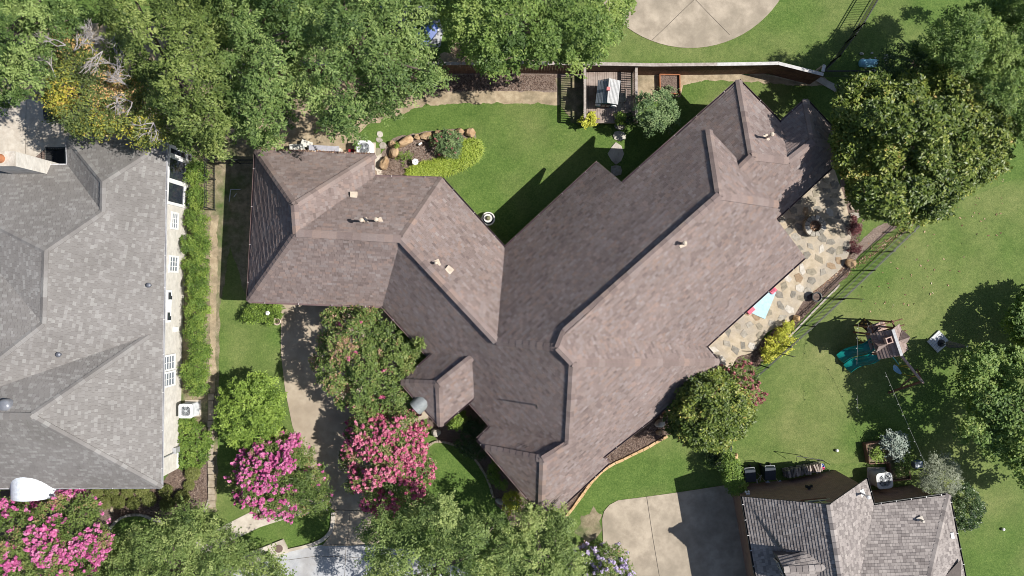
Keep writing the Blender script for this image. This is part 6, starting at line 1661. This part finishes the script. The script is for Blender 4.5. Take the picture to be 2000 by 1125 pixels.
for lab, (hx, hy), (bx_, by_) in (('white snow shovel lying between the two navy bins', (1480, 925), (1497, 943)), ('small white shovel beside the second navy bin', (1516, 935), (1521, 942))):
    t = thing('shovel', lab, 'shovel', W(bx_, by_))
    a_, b_ = W(hx, hy, .5), W(bx_, by_, .1)
    mb = MB(); mb.tube([a_, b_], .018, 6); mb.build('handle', M['beige'], t)
    d2 = (b_ - a_); d2.z = 0; d2.normalize(); mb = MB(); mb.box(b_ + d2 * .1 + Vector((0, 0, .02)), (.30, .30, .06), math.atan2(d2.y, d2.x)); mb.build('blade', plain('pale_blue_plastic', (.50, .56, .66), .5), t)
t = thing('step_stool', 'white folding frame leaning beside the navy bin', 'folding frame', W(1482, 937))
for a_, b_ in (((1478, 939, .05), (1487, 928, .55)), ((1478, 936, .05), (1479, 944, .1)), ((1487, 928, .55), (1484, 940, .05))):
    mb = MB(); mb.tube([W(*a_), W(*b_)], .025, 6); mb.build('leg', M['white'], t)
crate('storage_tub', 'small blue and white tub between the raised bed and the silver shrub', 'tub', (1787, 905), None, .2, [('body', (0, 0, .22), (.44, .34, .42), plain('steel_blue_plastic', (.12, .20, .34), .5)), ('lid', (-.04, .04, .45), (.36, .30, .04), plain('milky_plastic', (.50, .55, .62), .3))])

# black railing round ground coloured dark as shade, and the tall pole lights
sr = thing('black_railing', 'black metal railing round ground coloured dark as shade beside the chimney', 'railing', W(108, 302))
c0 = [W(88, 288, .95), W(126, 288, .95), W(126, 320, .95), W(88, 320, .95)]
for a_, b_ in zip(c0, c0[1:] + c0[:1]):
    mb = MB(); mb.tube([a_, b_], .022, 6); mb.build('rail', M['dark'], sr)
    mb = MB(); mb.tube([a_, (a_.x, a_.y, .03)], .022, 6); mb.build('post', M['dark'], sr)
    k = int((b_ - a_).length / .12)
    pk = MB()
    for i in range(1, k): q_ = a_.lerp(b_, i / k); pk.bar((q_.x, q_.y, .05), (q_.x, q_.y, .95), .014)
    pk.build('picket', M['dark'], sr, kind='stuff')
sheet('ground_shade_sheet', [(90, 290), (126, 290), (126, 320), (90, 320)], .042, plain('painted_shade', (.02, .02, .022), .9))  # flat sheet on the paving, its dark colour stands in for shade
sheet('mulch_corner', [(66, 310), (88, 292), (90, 318)], .042, M['mulch'])
for lab, bx_, by_ in (('tall thin black light pole beside the planter pot', 1647, 583), ('tall thin black light pole beside the golden shrub', 1519, 689)):
    p = W(bx_, by_); t = thing('light_pole', lab, 'light pole', p)
    mb = MB(); mb.tube([p, p + Vector((0, 0, 2.4))], [.028, .022], 8); mb.build('pole', M['dark'], t)
    mb = MB(); mb.tube([p + Vector((0, 0, 2.36)), p + Vector((.10, 0, 2.42))], .012, 5); mb.build('hook', M['dark'], t)
def wire(label, pts, nb):
    P = [W(*p) for p in pts]
    t = thing('string_lights', label, 'string lights', (P[0] + P[-1]) / 2)
    mb = MB(); mb.tube(P, .006, 4); mb.build('cable', plain('pale_cable', (.36, .36, .34), .5), t)
    for i in range(nb):
        u = (i + .5) / nb * (len(P) - 1); k = int(u); q_ = P[k].lerp(P[k + 1], u - k)
        mb = MB(); mb.blob(q_ - Vector((.02, 0, .09)), (.026, .026, .04), R_, 1, 0); mb.build('bulb', M['white'], t)
wire('straight string of bulbs crossing in front of the slides', [(1676.5, 632, 2.3), (1675, 670, 2.2), (1673.5, 712, 2.3)], 4)
wire('string of bulbs crossing the swing set platform', [(1694, 631, 2.3), (1704, 660, 2.22), (1714, 690, 2.3)], 3)
wire('long string of bulbs sagging over the lawn from the swing set to the silver shrub', [(1729, 727, 2.5), (1744, 762, 2.4), (1760, 800, 2.35), (1782, 850, 2.4), (1806, 903, 2.5)], 8)
wire('short string of bulbs over the shaded lawn', [(1674, 772, 2.3), (1676, 805, 2.3)], 2)

# ---------------------------------------------------------------- swing set
ss = thing('swing_set', 'brown wooden swing set with shingled tower and twin green slides', 'swing set', W(1735, 670))
redw = surf('redwood_timber', (.15, .075, .055), (.24, .125, .09), 7, .85, bscale=20, bstr=.3)
pinkw = surf('faded_timber', (.36, .25, .21), (.46, .34, .29), 7, .85, bscale=20, bstr=.3)
Tc = W(1743, 668, 2.8); Tc = Vector((Tc.x, Tc.y, 0))
rd = Vector((17, -50, 0)).normalized(); sd = Vector((-rd.y, rd.x, 0))       # ridge direction, and the side away from the slides
def tp(a, b, z): return Tc + rd * a + sd * b + Vector((0, 0, z))
for a in (-.55, .55):
    for b in (-.55, .55): mb = MB(); mb.bar(tp(a, b, 0), tp(a, b, 2.55), .09); mb.build('post', redw, ss)
for i in range(9):
    b = -.6 + 1.2 * (i + .5) / 9; mb = MB(); mb.bar(tp(-.62, b, 1.4), tp(.62, b, 1.4), .125, .03); mb.build('plank', pinkw, ss)
for a0, b0, a1, b1 in ((-.55, -.55, .55, -.55), (.55, -.55, .55, .55), (.55, .55, -.55, .55), (-.55, .55, -.55, -.55)):
    mb = MB(); mb.bar(tp(a0, b0, 2.5), tp(a1, b1, 2.5), .05, .10); mb.build('rail', redw, ss)
    if (a0, b0) != (-.55, .55): mb = MB(); mb.bar(tp(a0, b0, 2.05), tp(a1, b1, 2.05), .05, .08); mb.build('rail', redw, ss)
browns = [surf('brown_roof_board', (.185, .135, .12), (.275, .21, .19), 7, .85, bscale=25, bstr=.4), surf('pale_brown_roof_board', (.24, .185, .165), (.34, .27, .245), 7, .85, bscale=25, bstr=.4)]
def slope(p_r0, p_r1, p_e0, p_e1, k, mats, nm='roof_board'):
    for i in range(k):
        t0, t1 = i / k, (i + 1) / k + .03
        A, B, C2_, D = p_r0.lerp(p_e0, t0), p_r1.lerp(p_e1, t0), p_r1.lerp(p_e1, t1), p_r0.lerp(p_e0, t1)
        u0 = Vector((0, 0, .01)); u1 = Vector((0, 0, .035))
        vs = [A + u0, B + u0, C2_ + u1, D + u1] + [v - Vector((0, 0, .02)) for v in (A, B, C2_, D)]
        mb = MB(); mb.add(vs, [(0, 1, 2, 3), (7, 6, 5, 4), (4, 5, 1, 0), (5, 6, 2, 1), (6, 7, 3, 2), (7, 4, 0, 3)]); mb.build(nm, mats[i % len(mats)], ss)
hl_, hw_, ze, zr_ = .70, .78, 2.45, 3.2
slope(tp(-hl_, 0, zr_), tp(hl_, 0, zr_), tp(-hl_, -hw_, ze), tp(hl_, -hw_, ze), 7, [browns[0], browns[1], browns[0]])
slope(tp(-hl_, 0, zr_), tp(hl_, 0, zr_), tp(-hl_, hw_, ze), tp(hl_, hw_, ze), 7, [browns[0], browns[0], browns[1]])
mb = MB(); mb.bar(tp(-hl_, .02, zr_ + .05), tp(hl_, .02, zr_ + .05), .15, .05); mb.build('ridge_board', greyp[1], ss)
for sg in (-1, 1):
    a0 = -.05 if sg < 0 else .0
    r_in, r_out = tp(a0, sg * .25, zr_ - .22), tp(a0, sg * (hw_ + .06), zr_ - .22)
    for s2 in (-1, 1):
        A, B, C2_ = r_in, r_out, tp(a0 + s2 * .34, sg * (hw_ + .06), ze + .02)
        D = tp(a0 + s2 * .30, sg * .70, ze + .10)
        mb = MB(); mb.add([A + Vector((0, 0, .05)), B + Vector((0, 0, .05)), C2_ + Vector((0, 0, .05)), D + Vector((0, 0, .05))] + [A, B, C2_, D], [(0, 1, 2, 3), (7, 6, 5, 4), (0, 1, 5, 4), (1, 2, 6, 5), (2, 3, 7, 6), (3, 0, 4, 7)]); mb.build('dormer_roof', browns[1 if s2 > 0 else 0], ss)
p = tp(-.22, -.30, 3.02); mb = MB(); rt_ = math.atan2(rd.y, rd.x)
for dx, dy, sx_, sy_ in ((-.14, 0, .05, .33), (.14, 0, .05, .33), (0, -.14, .23, .05), (0, .14, .23, .05)):
    q_ = Matrix.Rotation(rt_, 3, 'Z') @ Vector((dx, dy, 0)); mb.box(p + q_ + Vector((0, 0, .06)), (sx_, sy_, .28), rt_)
cup = mb.build('chimney_box', pinkw, ss)
mb = MB(); mb.box(p + Vector((0, 0, .0)), (.22, .22, .06), rt_); mb.build('chimney_floor', plain('dark_purple', (.06, .035, .06), .8), cup)
# second platform, rock wall ramp and beams
Pc = W(1716, 650, 1.4); Pc = Vector((Pc.x, Pc.y, 0))
def pp(a, b, z): return Pc + rd * a + sd * b + Vector((0, 0, z))
for a in (-.5, .45):
    for b in (-.5, .45): mb = MB(); mb.bar(pp(a, b, 0), pp(a, b, 2.0 if b < 0 else 2.4), .08); mb.build('post', redw, ss)
for i in range(8):
    b = -.5 + 1.0 * (i + .5) / 8; mb = MB(); mb.bar(pp(-.52, b, 1.38), pp(.5, b, 1.38), .115, .03); mb.build('plank', pinkw if i % 3 else browns[0], ss)
for i in range(4):
    a = -.5 + .95 * i / 3; mb = MB(); mb.bar(pp(a, -.55, 2.03), pp(a, .95, 2.43), .045, .08); mb.build('beam', redw, ss)
for b, z in ((-.5, 1.98), (.45, 2.36)): mb = MB(); mb.bar(pp(-.6, b, z), pp(.55, b, z), .06, .08); mb.build('beam', redw, ss)
rw = [W(1677, 632, .15), W(1688, 621, .15), W(1716, 640, 1.5), W(1702, 655, 1.5)]
mb = MB(); mb.add(rw + [v - Vector((0, 0, .06)) for v in rw], [(3, 2, 1, 0), (4, 5, 6, 7), (0, 1, 5, 4), (1, 2, 6, 5), (2, 3, 7, 6), (3, 0, 4, 7)]); rwo = mb.build('climbing_wall', surf('dark_climbing_board', (.035, .028, .026), (.06, .05, .045), 7, .8, bscale=20, bstr=.3), ss)
for u, v in ((.12, .25), (.12, .8), (.32, .55), (.42, .2), (.55, .8), (.62, .4), (.78, .65), (.85, .25)):
    q_ = rw[0].lerp(rw[3], u).lerp(rw[1].lerp(rw[2], u), v); mb = MB(); mb.blob(q_ + Vector((0, 0, .04)), (.075, .06, .05), R_, 1, .15); mb.build('climbing_hold', plain('yellow_hold', (.52, .32, .07), .6), rwo)
green = plain('green_slide_plastic', (.007, .19, .175), .22, spec=.5, v=.2, sc_=3)
def slide(top, bot, nm='slide'):
    A, B = W(*top, 1.4), W(*bot, .12)
    d = Vector((B.x - A.x, B.y - A.y, 0)); L = d.length; d.normalize(); s_ = Vector((-d.y, d.x, 0))
    rows = []
    n_ = 30
    prof = [(-.31, .20), (-.28, .22), (-.235, .06), (-.12, .0), (0, -.015), (.12, 0), (.235, .06), (.28, .22), (.31, .20)]
    for i in range(n_ + 1):
        t = i / n_
        z = 1.42 - 1.28 * (t ** 1.05 * .75 + .25 * (3 * t * t - 2 * t ** 3)) + .10 * math.sin(t * math.pi * 2.6 - .5) * math.sin(math.pi * t)
        if t > .88: z = max(z, .14)
        sh = .06 * math.sin(t * 6.28)
        for o_, h_ in prof: rows.append(Vector((A.x, A.y, 0)) + d * (L * t) + s_ * (o_ + sh) + Vector((0, 0, z + h_)))
    m_ = len(prof)
    vs = rows + [v - Vector((0, 0, .03)) for v in rows]; K = len(rows)
    fs = [(i * m_ + k, (i + 1) * m_ + k, (i + 1) * m_ + k + 1, i * m_ + k + 1) for i in range(n_) for k in range(m_ - 1)]
    fs += [(K + f[3], K + f[2], K + f[1], K + f[0]) for f in fs]
    for k in range(m_ - 1): fs += [(k, k + 1, K + k + 1, K + k), (n_ * m_ + k + 1, n_ * m_ + k, K + n_ * m_ + k, K + n_ * m_ + k + 1)]
    for i in range(n_): fs += [(i * m_, K + i * m_, K + (i + 1) * m_, (i + 1) * m_), (i * m_ + m_ - 1, (i + 1) * m_ + m_ - 1, K + (i + 1) * m_ + m_ - 1, K + i * m_ + m_ - 1)]
    mb = MB(); mb.add(vs, fs); return mb.build(nm, green, ss, smooth=True)
slide((1704, 668), (1637, 700)); slide((1714, 688), (1651, 719))
for (x, y) in ((1708, 669), (1712, 677), (1718, 688)):
    q_ = W(x, y, 1.9); mb = MB(); mb.tube([(q_.x, q_.y, 1.4), (q_.x, q_.y, 1.95)], .025, 6); mb.build('grab_bar', green, ss)
for i in range(3): mb = MB(); q_ = W(1716 + i * 3, 683 + i * 2, 1.5); mb.box(q_, (.09, .35, .04), rt_ + 1.5); mb.build('step', pinkw, ss)
# swing beam, A-frame and swings
b0, b1 = W(1757, 691, 2.35), W(1803, 748, 2.35)
mb = MB(); mb.bar(b0, b1, .11, .13); mb.build('swing_beam', pinkw, ss)
dB = (b1 - b0).normalized(); nB = Vector((-dB.y, dB.x, 0))
for s_ in (-1, 1): mb = MB(); mb.bar(b1 - dB * .1, Vector((b1.x, b1.y, 0)) + nB * s_ * 1.0 + dB * .25, .09); mb.build('leg', redw, ss)
mb = MB(); mb.bar((b1.x + nB.x * .55, b1.y + nB.y * .55, .95), (b1.x - nB.x * .55, b1.y - nB.y * .55, .95), .05, .09); mb.build('brace', redw, ss)
yel = plain('yellow_chain_cover', (.55, .40, .07), .5); blu = plain('sky_blue_plastic', (.25, .45, .62), .4)
L_ = (b1 - b0).length
def swing(t0, t1, seat, mat, swing_z, off, nm):
    a_, b_ = b0.lerp(b1, t0), b0.lerp(b1, t1)
    s0, s1 = Vector((a_.x, a_.y, swing_z)) + nB * off, Vector((b_.x, b_.y, swing_z)) + nB * off
    if seat == 'bar':
        mb = MB(); mb.tube([s0, s1], .025, 6); so = mb.build(nm, mat, ss)
    else:
        mb = MB(); k = 10; rows = []
        for i in range(k + 1):
            t = i / k; c_ = s0.lerp(s1, t) - Vector((0, 0, .16 * math.sin(math.pi * t))); w_ = .05 + .09 * math.sin(math.pi * t)
            rows += [c_ - nB * w_, c_ + nB * w_]
        vs = rows + [v - Vector((0, 0, .02)) for v in rows]; K = len(rows)
        fs = [(2 * i, 2 * i + 2, 2 * i + 3, 2 * i + 1) for i in range(k)]; fs += [tuple(K + q for q in f[::-1]) for f in fs]
        fs += [(2 * i, K + 2 * i, K + 2 * i + 2, 2 * i + 2) for i in range(k)] + [(2 * i + 1, 2 * i + 3, K + 2 * i + 3, K + 2 * i + 1) for i in range(k)]
        mb.add(vs, fs); so = mb.build(nm, mat, ss)
    for u, v in ((a_, s0), (b_, s1)): mb = MB(); mb.tube([u, v], .016, 5); mb.build('chain', yel, so)
swing(.12, .42, 'bar', plain('teal_bar', (.10, .40, .38), .4), 1.35, -.05, 'trapeze_bar')
swing(.50, .82, 'sling', blu, .55, .0, 'swing_seat')

# closed umbrella on a square pale platform
um = thing('umbrella', 'closed grey umbrella standing on a square pale slatted base on the lawn', 'umbrella', W(1834, 667))
sq = [W(1811, 667, .1), W(1834, 645, .1), W(1856, 668, .1), W(1832, 689, .1)]
lite = surf('pale_grey_board', (.50, .51, .53), (.60, .61, .63), 6, .8, bscale=25, bstr=.2)
for i in range(6):
    t0, t1 = i / 6 + .008, (i + 1) / 6 - .008
    q4 = [sq[0].lerp(sq[3], t0), sq[0].lerp(sq[3], t1), sq[1].lerp(sq[2], t1), sq[1].lerp(sq[2], t0)]
    mb = MB(); mb.prism([v[:2] for v in q4], .02, .10); mb.build('slat', lite, um)
u0 = W(1836, 670)
mb = MB(); mb.tube([u0, u0 + Vector((0, 0, 2.5))], .025, 8); mb.build('pole', plain('white_pole', (.62, .63, .65), .4), um)
gv = plain('grey_canvas', (.13, .135, .145), .85)
fold = MB(); n_ = 24
prof = [(.05, .75), (.16, .8), (.14, 1.1), (.115, 1.5), (.085, 1.95), (.05, 2.3), (.03, 2.4)]
vs = []
for r, z in prof:
    for k in range(n_): a = 2 * math.pi * k / n_; rr = r * (1 + .22 * (1 if k % 3 == 0 else -.3)); vs.append(u0 + Vector((rr * math.cos(a), rr * math.sin(a), z)))
fold.add(vs, [(i * n_ + k, i * n_ + (k + 1) % n_, (i + 1) * n_ + (k + 1) % n_, (i + 1) * n_ + k) for i in range(len(prof) - 1) for k in range(n_)]); fold.build('folded_canopy', gv, um)
mb = MB(); mb.blob(u0 + Vector((0, 0, 2.5)), (.05, .05, .06), R_, 1, 0); mb.build('finial', M['white'], um)
mb = MB(); mb.lathe(u0 + Vector((0, 0, .1)), [(.2, 0), (.2, .05), (.05, .09), (.05, .3)], 16); mb.build('base', M['dark'], um)

# a blue car under the trees behind the fence
cr = thing('parked_car', 'blue car mostly hidden under the elms behind the wooden fence', 'car', W(788, 38))
cc = W(786, 38); ca = -.7
def cp_(x, y, z): return Vector((cc.x, cc.y, 0)) + Matrix.Rotation(ca, 3, 'Z') @ Vector((x, y, 0)) + Vector((0, 0, z))
bluep = plain('blue_car_paint', (.015, .04, .15), .25, .3, .6)
mb = MB()
st = [(-2.1, .55, .70, .75), (-1.9, .32, .86, .86), (-1.0, .28, .93, .9), (0, .28, .97, .9), (1.0, .28, .95, .9), (1.8, .34, .82, .84), (2.1, .5, .68, .72)]
vs = []
for x, zb_, zt_, hw2 in st: vs += [cp_(x, -hw2, zb_), cp_(x, hw2, zb_), cp_(x, hw2, zt_ - .12), cp_(x, hw2 - .12, zt_), cp_(x, -hw2 + .12, zt_), cp_(x, -hw2, zt_ - .12)]
mb.add(vs, [(6 * i + k, 6 * i + (k + 1) % 6, 6 * i + 6 + (k + 1) % 6, 6 * i + 6 + k) for i in range(6) for k in range(6)] + [(5, 4, 3, 2, 1, 0), tuple(range(36, 42))]); mb.build('body', bluep, cr, smooth=False)
mb = MB(); vs = [cp_(x, y, .95) for x, y in ((-1.5, -.78), (1.0, -.78), (1.0, .78), (-1.5, .78))] + [cp_(x, y, 1.42) for x, y in ((-1.0, -.6), (.25, -.6), (.25, .6), (-1.0, .6))]
mb.add(vs, [(0, 1, 5, 4), (1, 2, 6, 5), (2, 3, 7, 6), (3, 0, 4, 7)]); mb.build('window_band', M['glass'], cr)
mb = MB(); mb.box(cp_(-.38, 0, 1.44), (1.3, 1.22, .05), ca); mb.build('roof', bluep, cr)
for x in (-1.3, 1.3):
    for y in (-.8, .8):
        mb = MB(); mb.tube([cp_(x, y - .1, .32), cp_(x, y + .1, .32)], .32, 18); wh = mb.build('wheel', M['dark'], cr)
        mb = MB(); mb.tube([cp_(x, y - .105, .32), cp_(x, y + .105, .32)], .19, 12); mb.build('rim', grey_ac, wh)
for y in (-.6, .6): mb = MB(); mb.box(cp_(2.06, y, .62), (.08, .28, .12), ca); mb.build('headlight', M['white'], cr)
